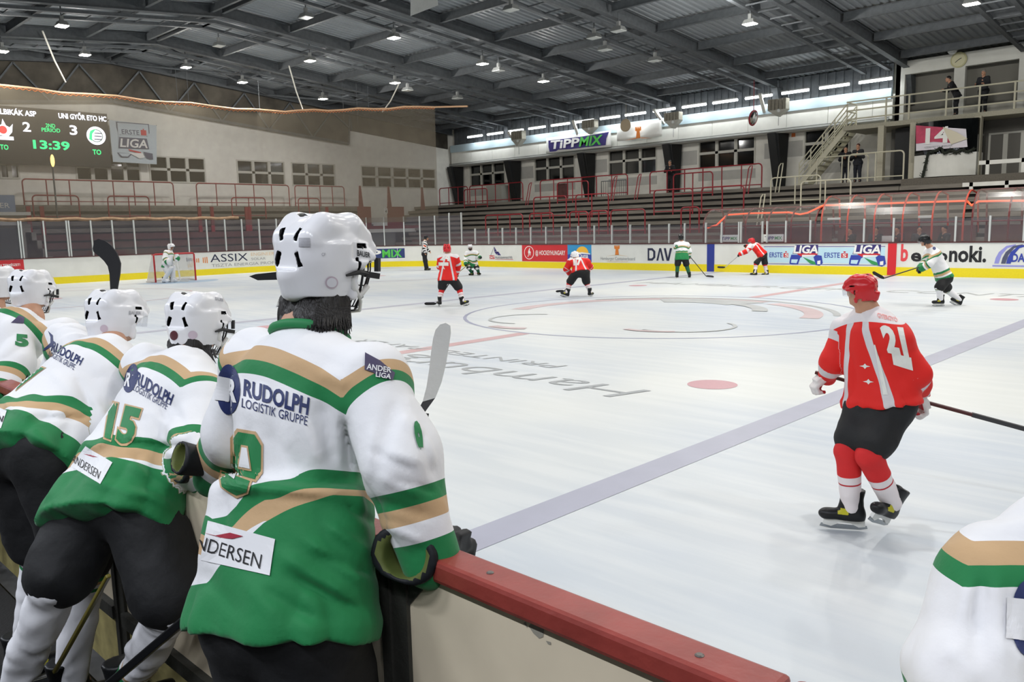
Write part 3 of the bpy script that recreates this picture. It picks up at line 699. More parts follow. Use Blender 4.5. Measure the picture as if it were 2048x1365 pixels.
# slatted boxes with pointed bottoms hung before the fascia
for i, (px, y0, y1, y2) in enumerate([(1035, 262, 279, 293), (1178, 240, 256, 268), (1345, 225, 241, 257), (1556, 198, 220, 233)]):
    a = atY(px, y0, 24.0); z0 = a[2]; z1 = atY(px, y1, 24.0)[2]; z2 = atY(px, y2, 24.0)[2]; x = a[0]
    r = thing('hanging_vent_box', 'slatted grey box with pointed bottom below the far eave, %s from left' % nth(i+1), 'vent', (x, 24, z0))
    m = MB()
    for k in range(5): m.box((x-.5+.2*k, 23.9, z1), (x-.5+.2*k+.17, 24.3, z0))
    m.build('slats', mat('grey_brown_sheet', '7F7B6E', .7, noise=.2, nscale=10), r)
    MB().prism([(x-.5, 23.9, z1), (x+.5, 23.9, z1), (x, 23.9, z2)], (0, .4, 0)).build('pointed_bottom', mat('grey_sheet_light', 'A7A69C', .7), r)
    MB().ball((x+.1, 23.88, (z1+z2)/2+.1), .1, 6).build('bulb', M_lens, r)
    w = MB(); w.tube([(x-.5, 24.1, z0), (x-.5, 24.1, zdeck(24)+.02)], .015, 5); w.tube([(x+.5, 24.1, z0), (x+.5, 24.1, zdeck(24)+.02)], .015, 5); w.tube([(x, 24.1, z2), (x, 24.1, 6.9)], .012, 5); w.build('wire', M_steel, r)
# white slanting struts at the fascia
for i, (xa, ya, xb2, yb2) in enumerate([(1017, 264, 1032, 287), (1146, 241, 1158, 276), (1308, 219, 1328, 247), (1520, 188, 1529, 224)]):
    a = atY(xa, ya, 23.9); b = atY(xb2, yb2, 24.7)
    tag(MB().bar(a, b, .16, .12).build('eave_strut', M_white), 'white slanting strut below the far eave, %s from the left' % nth(i+1), 'strut')
# sports bits hung there
d = atY(1252, 251, 23.3); tag(MB().lathe(d, [(.34, 0), (.36, .02), (.36, .07), (.3, .1)], 24, (0, -1, 0)).tube([d+V(0, 0, .35), (d[0], d[1], zb(23.3)+.1)], .01, 5).build('wooden_disc', mat('pale_wood', 'A5957B', .6)), 'round wooden disc hanging before the tower banner', 'disc')
d = atY(1507, 236, 23.0); r = thing('convex_mirror', 'oval convex mirror with a red rim hanging under the far eave', 'mirror', d)
MB().lathe(d, [(.0, .1), (.22, .08), (.36, .0), (.3, -.04)], 20, unit(V(.98, -.05, -.2))).build('mirror', mat('mirror', 'C0C0C0', .05, metal=1.), r)
MB().lathe(d, [(.37, .02), (.40, .0), (.38, -.05)], 20, unit(V(.98, -.05, -.2))).build('rim', M_red, r); MB().tube([d+V(0, 0, .35), (d[0], d[1], zdeck(23)+.02)], .02, 5).build('hanger', M_red, r)
# banners on the far fascia
def banner_far(px0, y00, px1, y10, y01, y11, Y, name, lab, m, sag=0.):
    a = atY(px0, y00, Y); b = atY(px1, y10, Y); c = atY(px1, y11, Y); d = atY(px0, y01, Y); n = 16; mb = MB()
    r = thing(name, lab, 'banner', (a+c)/2); rows = []
    for k in range(7):
        v = k/6; rows.append([(a*(1-u)+b*u)*(1-v)+(d*(1-u)+c*u)*v+V(0, -.05*math.sin(u*9+v*3)*v*sag-.01, -.0) for u in np.linspace(0, 1, n+1)])
    mb.add([p for q in rows for p in q], [(k*(n+1)+i, k*(n+1)+i+1, (k+1)*(n+1)+i+1, (k+1)*(n+1)+i) for k in range(6) for i in range(n)])
    o = mb.build('cloth', m, r, smooth=True); s = o.modifiers.new('s', 'SOLIDIFY'); s.thickness = .01
    return r, a, b, c, d
M_ban = mat('white_banner_cloth', 'DFDFDA', .8, noise=.04)
r, a, b, c, d = banner_far(1093, 276, 1222, 261, 307.5, 293.5, 24.5, 'banner', 'white banner with big purple outlined lottery lettering on the far fascia', M_ban)
R = unit(b-a); U = unit(np.cross(np.cross(R, V(0, 0, 1)), R)); ctr = (a+b+c+d)/4; hh = np.linalg.norm(a-d); ww = np.linalg.norm(b-a); nn = V(0, -1, 0)
v = [ctr+R*x*ww+U*z*hh+nn*.05 for x, z in [(-.46, -.12), (-.46, .3), (-.2, .3), (.1, .32), (.3, .36), (.48, .42), (.44, .05), (.43, -.36), (.1, -.36), (-.1, -.38), (-.3, -.34), (-.34, -.42), (-.44, -.42)]]
MB().add(v, [tuple(range(len(v)))]).build('lettering_outline', I_pur, r)
text_on('TiPP', 'lettering', I_wh, r, ctr-R*ww*.19+nn*.07, R, U, hh*.5, ww*.46, .03, .1, .0); text_on('MIX', 'lettering', I_lime, r, ctr+R*ww*.21+nn*.07, R, U, hh*.54, ww*.36, .03, .2, .0)
r, a, b, c, d = banner_far(1235, 249, 1323, 240, 283, 272, 24.4, 'banner', 'white sagging banner with a small orange tower on the far fascia', M_ban, 1.5)
ctr = (a+b+c+d)/4; R = unit(b-a); hh = np.linalg.norm(a-d)
vs = [ctr+R*(x-.5)*.75+V(0, -.09, -.42+.62*z) for x, z in TW]; MB().add(vs, [tuple(range(len(vs)))]).build('emblem_tower', I_or, r)
MB().add([ctr+R*x+V(0, -.09, z-.42) for x, z in ((-1., -.1), (0, .02), (1., -.1), (0, -.03))], [(0, 1, 2, 3)]).build('emblem_hill', I_or, r)
# white banner corner at the top edge
p = zlamp(846, 4, -.4); tag(MB().add([p+V(-.75, 0, -.35), p+V(.6, .2, -.2), p+V(.5, .2, .95), p+V(-.65, 0, .95)], [(0, 1, 2, 3)]).tube([p+V(-.65, 0, .95), p+V(-.65, 0, 1.6)], .02, 5).tube([p+V(.5, .2, .95), p+V(.5, .2, 1.6)], .02, 5).build('banner', M_ban), 'white cloth banner hanging from the roof at the top edge', 'banner')

# ---- scoreboard and left wall things
XS = XW+.45
M_led = mat('led_screen_black', '0B0B0C', .5); E_w = mat('led_white', 'FFFFFF', .5, emit='E9ECFF', es=2.4); E_g = mat('led_green', '20E070', .5, emit='28E884', es=1.5); E_r = mat('led_red', 'E03030', .5, emit='E23A3A', es=1.2)
ya, yb2 = atX(0, 300, XS)[1]-6.2, atX(220, 300, XS)[1]
sb = thing('scoreboard', 'big black electronic scoreboard with white and green figures on the left wall', 'scoreboard', (XS, yb2-3, 7))
MB().box((XW+.3, ya, 5.68), (XS, yb2, 8.42)).build('screen', M_led, sb)
def wtext(s, m, px0, px1, yc, hpx, X, parent, bold=.02, lift=.02, shear=0.):
    a = atX(px0, yc, X); b = atX(px1, yc, X); c = (a+b)/2; h = abs(atX((px0+px1)/2, yc-hpx/2, X)[2]-atX((px0+px1)/2, yc+hpx/2, X)[2])
    zc = c[2]; return text_on(s, 'lettering', m, parent, V(X, c[1], zc), V(0, 1, 0), V(0, 0, 1), h, b[1]-a[1], bold, shear, lift)
wtext('LBIKÁK ASP', E_w, 0, 72, 225.5, 10, XS, sb, .03); wtext('UNI GYŐR ETO HC', E_w, 117, 212, 235, 9.5, XS, sb, .03)
wtext('2', E_w, 45, 61, 254, 18, XS, sb); wtext('3', E_w, 139, 154, 260.5, 18, XS, sb)
wtext('2ND', E_g, 91, 110, 251.5, 7.5, XS, sb, .01); wtext('PERIOD', E_g, 83, 120, 260.5, 7.5, XS, sb, .01)
wtext('13:39', E_g, 66, 139, 290.5, 16, XS, sb, .03); wtext('TO', E_g, 185, 202, 304.5, 9.5, XS, sb); wtext('TO', E_g, 0, 16.5, 294.5, 9.5, XS, sb)
def wpoly(pts, m, px0, px1, y0, y1, X, parent, name='emblem', lift=.02):
    a = atX(px0, (y0+y1)/2, X); b = atX(px1, (y0+y1)/2, X); zt = atX((px0+px1)/2, y0, X)[2]; z0 = atX((px0+px1)/2, y1, X)[2]
    v = [(X+lift, a[1]+(b[1]-a[1])*u, z0+(zt-z0)*w) for u, w in pts]; return MB().add(v, [tuple(range(len(v)))]).build(name, m, parent)
wpoly(circ(.5, .5, .5, .5), E_w, 173, 211, 253.5, 290, XS, sb); wpoly(circ(.5, .5, .36, .36), mat('emblem_grey', '9AA79F', .5, emit='8FA79A', es=.5), 173, 211, 253.5, 290, XS, sb, lift=.026)
wpoly(circ(.5, .5, .3, .3), E_w, 173, 211, 253.5, 290, XS, sb, lift=.032)
for k in range(3): wpoly([(0, 0), (1, 0), (1, 1), (0, 1)], I_dk, 188, 203, 266+6*k, 268+6*k, XS, sb, lift=.04)
wpoly([(.1, .3), (.25, .2), (.3, .6), (.5, .85), (.2, .75)], E_g, 173, 211, 253.5, 290, XS, sb, lift=.04)
wpoly([(0, .1), (.6, .05), (.9, .3), (1, .75), (.75, .55), (.5, .65), (.3, 1), (.2, .7), (0, .6)], E_w, -2, 26, 238, 275, XS, sb, 'emblem_flame'); wpoly(circ(.25, .4, .3, .22), E_r, -2, 26, 238, 275, XS, sb, 'emblem_ball', .03)
wpoly([(0, 0), (1, 0), (1, 1), (0, 1)], E_w, -4, 27, 273, 280, XS, sb, 'emblem_bar')
# league banner right of it
XB2 = XW+.5
lb = thing('banner', 'pale blue cloth banner with the league emblem beside the scoreboard', 'banner', atX(268, 285, XB2))
q = [atX(*p_, XB2) for p_ in ((218, 240), (313, 251), (313.5, 329), (226, 324))]
MB().quad(*q).build('cloth', mat('pale_blue_banner', 'BFCBD2', .8, noise=.06), lb); MB().tube([q[0], V(XW+.01, q[0][1], q[0][2])], .02, 5).build('hook', M_steel, lb); MB().tube([q[1], V(XW+.01, q[1][1], q[1][2])], .02, 5).build('hook', M_steel, lb)
wpoly([(0, .75), (.03, .55), (.1, .4), (.07, 1), (.93, .97), (.9, .4), (1, .6), (1, .95), (1, 1.02), (0, 1.02)], I_dk, 234, 299, 247, 290, XB2, lb, 'emblem_shield'); wpoly([(.03, .45), (.03, .98), (.97, .98), (.97, .45)], MATS['pale_blue_banner'], 234, 299, 247, 290, XB2, lb, 'emblem_shield', .028)
wtext('ERSTE', I_dk, 243, 278, 264.5, 9, XB2, lb, .01, .036); wpoly([(0, 0), (1, 0), (1, .8), (.6, .8), (.6, 1), (.4, 1), (.4, .8), (0, .8)], I_red, 281, 292, 258, 271, XB2, lb, 'emblem', .036)
wpoly([(0, .0), (.05, 1), (.95, 1), (1, .05)], I_dk, 236, 297, 276, 298, XB2, lb, 'emblem_outline', .034); wtext('LIGA', I_wh, 239, 294, 287, 16, XB2, lb, .02, .045, .15)  # dark print that outlines the white letters
wpoly([(0, .55), (.1, .1), (.3, .1), (.42, .5)], I_dk, 234, 306, 298, 318, XB2, lb, 'emblem_stick', .036); wpoly([(.04, .5), (.12, .2), (.28, .2), (.37, .5)], MATS['pale_blue_banner'], 234, 306, 298, 318, XB2, lb, 'emblem_stick', .044)
wpoly([(.3, .95), (.66, .7), (.66, .55), (.35, .75)], I_red, 234, 306, 298, 318, XB2, lb, 'emblem_stick', .04); wpoly([(.3, .6), (.7, .6), (.75, .2), (.6, .05)], I_wh, 234, 306, 298, 318, XB2, lb, 'emblem_stick', .042); wpoly([(.72, .75), (.98, .6), (.98, 0), (.8, .1)], I_dk, 234, 306, 298, 318, XB2, lb, 'emblem_puck', .046)
bl = thing('sign', 'small blue sign with pale letters at the left edge', 'sign', atX(16, 410, XW+1.3)); p0 = atX(-20, 390, XW+1.2); p1 = atX(32.5, 428, XW+1.2)
MB().box((XW+1.16, p0[1], p1[2]), (XW+1.2, p1[1], p0[2])).build('board', mat('faded_blue_sign', '7F93AE', .6), bl); wtext('ER', I_wh, 0, 19, 411, 10, XW+1.2, bl, 0, .01)
wl = thing('beacon_lamp', 'thin pole with a glowing orange lamp below the match clock', 'lamp', atX(105, 410, -33)); a = atX(105, 334, -33); b = atX(105, 309, -33)
MB().tube([(a[0], a[1], 3.0), a], .04, 6).build('pole', M_steel, wl); MB().ball((a+b)/2, (.09, .09, (b[2]-a[2])/2), 8).build('lamp', mat('orange_lamp', 'FFC070', .4, emit='FFC66A', es=3.0), wl)

# ---- protective net behind the goal
M_net = glassy('dusty_net', '686154', .5, .6, .0)
NP = [(-30.25, -13.5)]+[(-30.25, -13.5+1.2*k) for k in range(1, 18)]
NP += [(-30.25+ (4.95)*t**1.3, 7.0+8.2*t) for t in np.linspace(.08, 1, 12)]
NZ = [8.62+.05*math.sin(k*1.9) for k in range(len(NP))]; NZ = [z+.35*max(0, (i-18)/11) for i, z in enumerate(NZ)]
mb = MB(); n = len(NP)
zr_ = lambda i, k: 2.55+(NZ[i]-2.55)*k/4
mb.add([(x, y, zr_(i, k)) for k in range(5) for i, (x, y) in enumerate(NP)], [(k*n+i, k*n+i+1, (k+1)*n+i+1, (k+1)*n+i) for k in range(4) for i in range(n-1)])
nt = thing('protective_net', 'tall dusty grey protective net hanging behind the left goal', 'net', (-30.25, 0, 2.6)); mb.build('netting', M_net, nt)
rope = MB().tube([(x, y, z+.02) for (x, y), z in zip(NP, NZ)]+[(-23.0, 15.6, 8.75)], .05, 6); rope.build('top_rope', mat('tan_rope', 'C09A78', .8), nt)
wire = MB()
for i in range(n-1):
    for k in range(5):
        t = k/5; a = np.array([*NP[i], NZ[i]]); b = np.array([*NP[i+1], NZ[i+1]]); p = a*(1-t)+b*t; q = a*(1-t-.2)+b*(t+.2); m_ = (p+q)/2-V(0, 0, .10)
        wire.tube([p-V(0, 0, .03), m_, q-V(0, 0, .03)], .02, 4, False)
wire.build('hanging_loop', mat('orange_rope', 'B06A3E', .8), nt)
lo = MB().tube([(-30.2, y, 2.92+.03*math.sin(y*4)) for y in np.arange(-9, 5.6, .4)], .09, 6); lo.build('bottom_roll', mat('tan_net_roll', '94795F', .9, noise=.3, nscale=6), nt)
for i, (xa, ya, xb2, yb2, lab) in enumerate([(85, 62, 131, 164, 'slack white rope hanging from the roof left of the lit lamps'), (578, 132, 605, 218, 'white rope between the roof and the middle of the net rope'), (798, 168, 765, 224, 'bright white rope hanging under a lit lamp to the net rope')]):
    a = zlamp(xa, ya, .1); b = atX(xb2, yb2, -30.2) if i < 2 else P(xb2, yb2, np.dot(atX(xb2, yb2, -29)-CAM, FW))
    tag(MB().tube([a, (a+b)/2-V(0, 0, .15), b], .035, 5).build('rope', mat('white_rope', 'D8D5CA', .8)), lab, 'rope')
for i, px in enumerate((350, 372, 515, 684, 712, 735)):
    a = zlamp(px, 95+.1*px if px < 900 else 130, .3); tag(MB().tube([a, a-V(0, 0, 2.2)], .012, 4).build('wire', M_steel), 'thin wire hanging from the roof, %s from the left' % nth(i+1), 'wire')

# ---- crowd barriers
def barrier(A, B, h, nposts, m, lab, mid=.5, group=None):
    A = np.asarray(A, float); B = np.asarray(B, float); r = thing('crowd_barrier', lab, 'railing', (A+B)/2); d = unit(B-A); Z = V(0, 0, 1); L = np.linalg.norm(B-A); rr = .034
    q = min(.18, L/4); f = MB(); loop = [A, A+Z*(h-q)]+[A+Z*(h-q)+d*q*(1-math.cos(t))+Z*q*math.sin(t) for t in np.linspace(.3, math.pi/2, 5)]
    loop += [B+Z*(h-q)-d*q*(1-math.cos(t))+Z*q*math.sin(t) for t in np.linspace(math.pi/2, .3, 5)]+[B+Z*(h-q), B]
    f.tube(loop, rr, 6); f.tube([A+Z*.18, B+Z*.18], rr*.8, 6); f.build('frame', m, r)
    for k in range(1, nposts+1): p = A+(B-A)*k/(nposts+1); MB().tube([p-Z*0, p+Z*h], rr*.9, 6).build('post', m, r)
    return r
def zstep(Y): k = max(0, min(9, int((Y-16.3)/.56))); return .72+.30*(k+1) if Y < 21.9 else 3.72
cnt = 0
def far_bar(px0, px1, Y, h=1.08, m=M_red, n=None, what='red', cap=None):
    global cnt; cnt += 1; z = zstep(Y); a = atY(px0, 0, Y)[0]
    y_ = lambda px: (np.c_[[atY(px, yy, Y) for yy in (340, 460)]])
    def X(px):
        p = y_(px); t = (z-p[0][2])/(p[1][2]-p[0][2]); return p[0][0]+(p[1][0]-p[0][0])*t
    a, b = X(px0), X(px1); n = n if n is not None else max(1, int((b-a)/1.25))
    return barrier((a, Y, z), (b, Y, z), h, n, m, (cap or '%s tube crowd barrier on the far stand, %s in order of rows from the top' % (what, nth(cnt))))
for px0, px1 in ((880, 936), (940, 1046), (1081, 1255), (1300, 1523)): far_bar(px0, px1, 22.05, 1.2)
for px0, px1 in ((929, 975), (1115, 1177), (1347, 1425)): far_bar(px0, px1, 20.85, 1.2)
for px0, px1 in ((1068, 1133), (1152, 1217), (1308, 1385), (1403, 1487)): far_bar(px0, px1, 19.2, 1.25)
for px0, px1 in ((972, 1046), (1060, 1107), (1140, 1176), (1180, 1216), (1222, 1290), (1362, 1398)): far_bar(px0, px1, 17.5, 1.2)
for px0, px1, Y in ((1633, 1735, 22.05), (1696, 1806, 21.6), (1541, 1640, 20.2), (1601, 1700, 19.2)): far_bar(px0, px1, Y, 1.25, M_cream, None, 'cream')
def loop_rail(px, Y, m, lab):
    z = zstep(Y); p = [atY(px, yy, Y) for yy in (340, 460)]; t = (z-p[0][2])/(p[1][2]-p[0][2]); x = p[0][0]+(p[1][0]-p[0][0])*t
    mb = MB().tube([(x-.09, Y-.45, zstep(Y-.5)), (x-.09, Y-.1, z+.95), (x-.05, Y, z+1.08), (x+.05, Y, z+1.08), (x+.09, Y-.1, z+.95), (x+.09, Y-.45, zstep(Y-.5))], .028, 6)
    tag(mb.build('loop_handrail', m), lab, 'handrail')
for i, px in enumerate((1063, 1233, 1281, 1502)): loop_rail(px, 21.5, M_red, 'narrow red loop handrail on the upper far steps, %s from the left' % nth(i+1))
loop_rail(1527, 19.0, M_cream, 'narrow cream loop handrail beside the lower cream railing'); loop_rail(1563, 21.5, M_cream, 'narrow cream loop handrail beside the last black portal leg')
# bike-rack style gate leaning at the wall
a = atY(1203, 388, 24.2); b = atY(1252, 384, 24.2); r = thing('barred_gate', 'grey barred gate standing against the far wall behind a red railing', 'gate', (a[0], 24.2, 3.72))
g = MB().tube([(a[0], 24.2, 3.74), (a[0], 24.2, 4.75), (b[0], 24.2, 4.75), (b[0], 24.2, 3.74), (a[0], 24.2, 3.74)], .03, 6); g.build('frame', M_steel, r)
g = MB()
for k in range(1, 11): x = a[0]+(b[0]-a[0])*k/11; g.tube([(x, 24.2, 3.85), (x, 24.2, 4.75)], .012, 5)
g.build('bars', M_steel, r)
# left stand barriers
for i, (px0, px1) in enumerate(((50, 350), (396, 580), (592, 690))):
    a = atX(px0, 420, -34.3)[1]; b = atX(px1, 420, -34.3)[1]; barrier((-34.3, a, 3.72), (-34.3, b, 3.72), 1.25, max(2, int((b-a)/1.2)), M_red, 'long red railing on the walkway of the left stand, %s from the left' % nth(i+1))
for i, (px0, px1) in enumerate(((68, 160), (218, 300), (465, 532), (598, 640))):
    a = atX(px0, 430, -33.4)[1]; b = atX(px1, 430, -33.4)[1]; barrier((-33.4, a, 2.95), (-33.4, b, 2.95), 1.2, 1, M_red, 'short red railing on the steps of the left stand, %s from the left' % nth(i+1))
k = 0
for px in (58, 85, 400, 425, 494, 500, 655): 
    k += 1; y = atX(px, 430, -32.6)[1]; tag(MB().box((-32.7, y-.09, 2.2), (-32.6, y+.09, 3.6)).build('handrail_panel', M_red), 'narrow red upright panel on the left stand, %s from the left' % nth(k), 'panel')
# numbered exit with red gates near the left corner
XE = -31.6
def ex(px, py): return atX(px, py, XE)
ya, yb2 = ex(722, 460)[1], ex(838, 460)[1]
r = thing('exit_portal', 'exit doorway with a white lintel under red gates near the left corner', 'doorway', (XE, (ya+yb2)/2, 0))
MB().box((XE-.6, ya, 1.98), (XE+.04, yb2, 2.2)).build('lintel', M_white, r); MB().box((XE-.6, ya, 0), (XE+.0, yb2, 1.98)).build('back', mat('exit_dark_grey', '3C3F40', .7), r)
y1 = ex(790, 460)[1]; y2 = ex(829, 460)[1]; MB().box((XE, y1, 0), (XE+.03, y2, 1.9)).build('door', mat('exit_door_black', '191B1C', .6), r)
y1 = ex(745, 460)[1]; y2 = ex(790, 460)[1]; MB().box((XE, y1, 0), (XE+.03, y2, 1.95)).build('door', mat('exit_door_grey', '55585A', .6), r)
MB().box((XE-.05, ya, 2.2), (XE+.03, yb2, 2.4)).build('red_band', mat('red_gate_paint', '7A2422', .6), r)
for i, (p0, p1) in enumerate(((716, 742), (775, 808))): 
    MB().box((XE-.04, ex(p0, 430)[1], 2.4), (XE+.02, ex(p1, 430)[1], 3.6)).build('gate_panel', MATS['red_gate_paint'], r)
for px in (727, 784, 851):
    y = ex(px, 400)[1]; MB().prism([(XE-.4, y-.12, 3.4), (XE-.4, y+.25, 3.4), (XE-.4, y+.1, 4.9), (XE-.4, y-.02, 4.9)], (.05, 0, 0)).build('red_upright', MATS['red_gate_paint'], r)
sg = thing('number_sign', 'small white number four sign on the red exit gate', 'sign', ex(771, 422)); c = ex(771, 422)
MB().box((XE+.02, c[1]-.13, c[2]-.17), (XE+.05, c[1]+.13, c[2]+.17)).build('plate', M_ban, sg); text_on('4', 'lettering', I_blk, sg, (XE+.05, c[1], c[2]-.03), (0, 1, 0), (0, 0, 1), .17, None, .02, 0, .004)
# doorway and stepped wall at the left edge
r = thing('exit_portal', 'grey doorway with a white lintel at the left edge behind the end glass', 'doorway', ex(15, 500)); y0 = ex(-30, 480)[1]; y1 = ex(38, 480)[1]; y2 = ex(62, 430)[1]
MB().box((XE-.5, y0, 0), (XE, y1, 2.7)).build('back', MATS['exit_dark_grey'], r); MB().box((XE-.5, y0, 2.7), (XE+.03, y1+.1, 2.95)).build('lintel', M_white, r); MB().box((XE-.6, y0, 3.15), (XE, y2, 3.3)).build('parapet', M_white, r)
m = MB()
for k in range(6): a = y1+.08+.2*k+.1; m.box((XE-.1, a-.1, 0), (XE+.02, a+.35, 2.75-.38*k))
m.build('stepped_wall', M_conc, r)

# ---- right hand building: stair, gallery, commentary rooms
YG = 24.5
g = MB(); xL = -3.5
def gx(px, py=150): return atY(px, py, YG)[0]
x1, x2, x3, x4 = gx(1810), gx(1908), gx(1930), gx(2037)
zt = 8.6; zl = 6.35
g.box((xL, YG, zl), (x1, YG+.25, 9.2)); g.box((x1, YG, zt), (16, YG+.25, 9.2)); g.box((x2, YG, zl), (x3, YG+.25, zt)); g.box((x4, YG, zl), (x4+.9, YG+.25, zt)); g.box((x4+4.5, YG, zl), (16, YG+.25, zt)); g.box((xL, YG, 6.2), (xL+.2, YW, 9.2))
struct(g, 'wall_gallery', M_white)
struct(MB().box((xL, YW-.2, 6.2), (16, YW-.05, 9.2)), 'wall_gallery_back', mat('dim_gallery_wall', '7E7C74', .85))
struct(MB().box((xL, YG+.02, zl), (16, YG+.2, zl+.55)), 'wall_gallery_parapet', mat('gallery_parapet', 'B8B6AC', .85))
struct(MB().box((xL-1.6, 22.6, 6.15), (16, YW-.2, 6.35)), 'floor_gallery', mat('gallery_slab', 'A29E8C', .8, noise=.15))
ck = atY(1918, 120, YG-.03); r = thing('wall_clock', 'round pale yellow wall clock above the gallery openings', 'clock', ck)
MB().lathe(ck, [(.33, 0), (.33, .05), (.28, .06)], 28, (0, -1, 0)).build('case', mat('pale_yellow_clock', 'B9B588', .5), r); MB().lathe(ck+V(0, -.06, 0), [(.27, 0), (.27, .005)], 28, (0, -1, 0)).build('dial', mat('clock_dial', 'CFCBA8', .5), r)
MB().bar(ck+V(0, -.075, 0), ck+V(.12, -.075, .06), .03, .01, (0, 1, 0)).build('hand', I_blk, r); MB().bar(ck+V(0, -.075, 0), ck+V(-.13, -.075, -.1), .025, .01, (0, 1, 0)).build('hand', I_blk, r)
r = thing('globe_lamp', 'clear globe lamp hanging before the gallery top', 'lamp', atY(1905, 98, 24)); c = atY(1905, 100, 24.0); MB().ball(c, .2, 8).build('globe', mat('clear_globe', 'C8CCCC', .1, spec=.8), r); MB().tube([c+V(0, 0, .18), (c[0], c[1], zb(24)+.2)], .04, 6).build('hanger', M_lampbody, r)
YRL = 22.7
rail = thing('gallery_railing', 'cream three-bar railing along the gallery edge', 'railing', (0, YRL, 6.35)); f = MB()
for h in (1.08, .68, .3): f.tube([(xL-1.5, YRL, 6.35+h), (16, YRL, 6.35+h)], .035, 6)
f.build('bars', M_cream, rail)
for px in (1772, 1818, 1892, 1958, 2028, 2100):
    x = atY(px, 220, YRL)[0]; MB().tube([(x, YRL, 6.2), (x, YRL, 7.45)], .04, 6).build('post', M_cream, rail)
for h in (1.08, .68, .3): MB().tube([(xL-1.5, YRL, 6.35+h), (xL-1.5, 23.8, 6.35+h)], .035, 6).build('return_bar', M_cream, rail)
# big stair down to the walkway
st = thing('metal_stair', 'cream steel stair climbing to the gallery beside the far windows', 'stairs', atY(1640, 350, 23.6)); a = V(atY(1605, 360, 23.4)[0], 0, 3.75); b = V(xL-1.6, 0, 6.3)
n = 12; m = MB()
for k in range(n): p = a+(b-a)*(k+.5)/n; m.box((p[0]-.16, 23.0, p[2]-.03), (p[0]+.16, 24.1, p[2]+.01))
m.build('treads', M_cream, st)
for y in (23.0, 24.1):
    MB().bar((a[0], y, a[2]), (b[0], y, b[2]), .06, .22).build('stringer', M_cream, st); f = MB()
    for h in (.35, .6, .85, 1.1): f.tube([(a[0], y, a[2]+h), (b[0], y, b[2]+h)], .028, 6)
    f.build('handrail_bars', M_cream, st)
    for t in (0, .25, .5, .75, 1): p = a+(b-a)*t; MB().tube([(p[0], y, p[2]), (p[0], y, p[2]+1.1)], .03, 6).build('post', M_cream, st)
for i, px in enumerate((1762, 1954, 1826)):
    x = atY(px, 300, 22.6)[0]; tag(MB().box((x-.13, 22.5, 1.2 if i else 3.0), (x+.13, 22.8, 6.2)).build('gallery_column', mat('cream_column', 'B1AC98', .7, noise=.1)), ('cream column under the gallery beside the stair', 'cream column with a number five sign under the gallery', 'dark cream column left of the glazed booth')[i], 'column')
c = atY(1947, 247, 22.45); sg = thing('number_sign', 'small white number five sign below the gallery edge', 'sign', c); MB().box((c[0]-.13, c[1]-.02, c[2]-.2), (c[0]+.13, c[1], c[2]+.2)).build('plate', M_ban, sg); text_on('5', 'lettering', I_blk, sg, c+V(0, -.02, -.04), (1, 0, 0), (0, 0, 1), .2, None, .02, 0, .004)
# glazed announcer booth
YB_ = 22.2
bx0, bx1 = atY(1828, 330, YB_)[0], atY(1952, 330, YB_)[0]; zb0 = atY(1890, 353, YB_)[2]; zb1 = atY(1890, 308, YB_)[2]; zb2 = 6.1
bt = thing('announcer_booth', 'white walled booth with a dark window and a garland under the gallery', 'booth', ((bx0+bx1)/2, YB_, zb0))
bow = lambda t: -.35*math.sin(math.pi*t)
m = MB(); N_ = 12
for z0, z1, mm, nm in ((zb0, zb1, M_white, 'white_front'), (zb1, zb2, M_pane, 'window')):
    mb = MB(); vs = []
    for k in range(N_+1): t = k/N_; x = bx0+(bx1-bx0)*t; vs += [(x, YB_+bow(t), z0), (x, YB_+bow(t), z1), (x, YB_+.9, z1), (x, YB_+.9, z0)]
    fs = [(4*k, 4*k+4, 4*k+5, 4*k+1) for k in range(N_)]+[(4*k+1, 4*k+5, 4*k+6, 4*k+2) for k in range(N_)]+[(4*k+3, 4*k+2, 4*k+6, 4*k+7) for k in range(N_)]+[(4*k, 4*k+3, 4*k+7, 4*k+4) for k in range(N_)]+[(0, 1, 2, 3), (4*N_, 4*N_+3, 4*N_+2, 4*N_+1)]
    mb.add(vs, fs).build(nm, mm, bt)
gl = MB(); pts = []
for k in range(40): t = .27+.71*k/39; pts.append((bx0+(bx1-bx0)*t, YB_+bow(t)-.06, zb1+.05+.05*math.sin(k*.7)+(.12 if k < 14 and k > 4 else 0)))
for k in range(12): pts.insert(0, (pts[0][0]-.02, pts[0][1], pts[0][2]-.11))
gl.tube(pts, [.05+.025*random.random() for _ in pts], 6)
for p in pts:
    for j in range(4): q = np.array(p)+np.random.RandomState(int(abs(p[0])*997)+j).randn(3)*.07; gl.tube([p, q], .012, 4)
gl.build('garland', mat('dark_green_garland', '23281F', .9), bt)
pb = thing('banner', 'crimson poster with a white number fourteen in the booth window', 'banner', ((bx0+bx1)/2, YB_-.3, 4.9)); q = [atY(*p_, YB_-.42) for p_ in ((1832, 251), (1932, 258), (1935, 294), (1832, 302))]
def lerp2(u, v): return (q[3]*(1-u)+q[2]*u)*(1-v)+(q[0]*(1-u)+q[1]*u)*v
MB().quad(q[3], q[2], q[1], q[0]).build('sheet', mat('white_poster', 'CFCAD0', .6), pb)
off = V(0, -.015, 0); MB().add([lerp2(*t)+off for t in ((0, .28), (.35, .34), (.7, .26), (.66, .55), (.55, 1.0), (.0, 1.0))], [(0, 1, 2, 3, 4, 5)]).build('crimson_field', mat('crimson_print', 'B63A58', .6, noise=.25, nscale=4), pb)
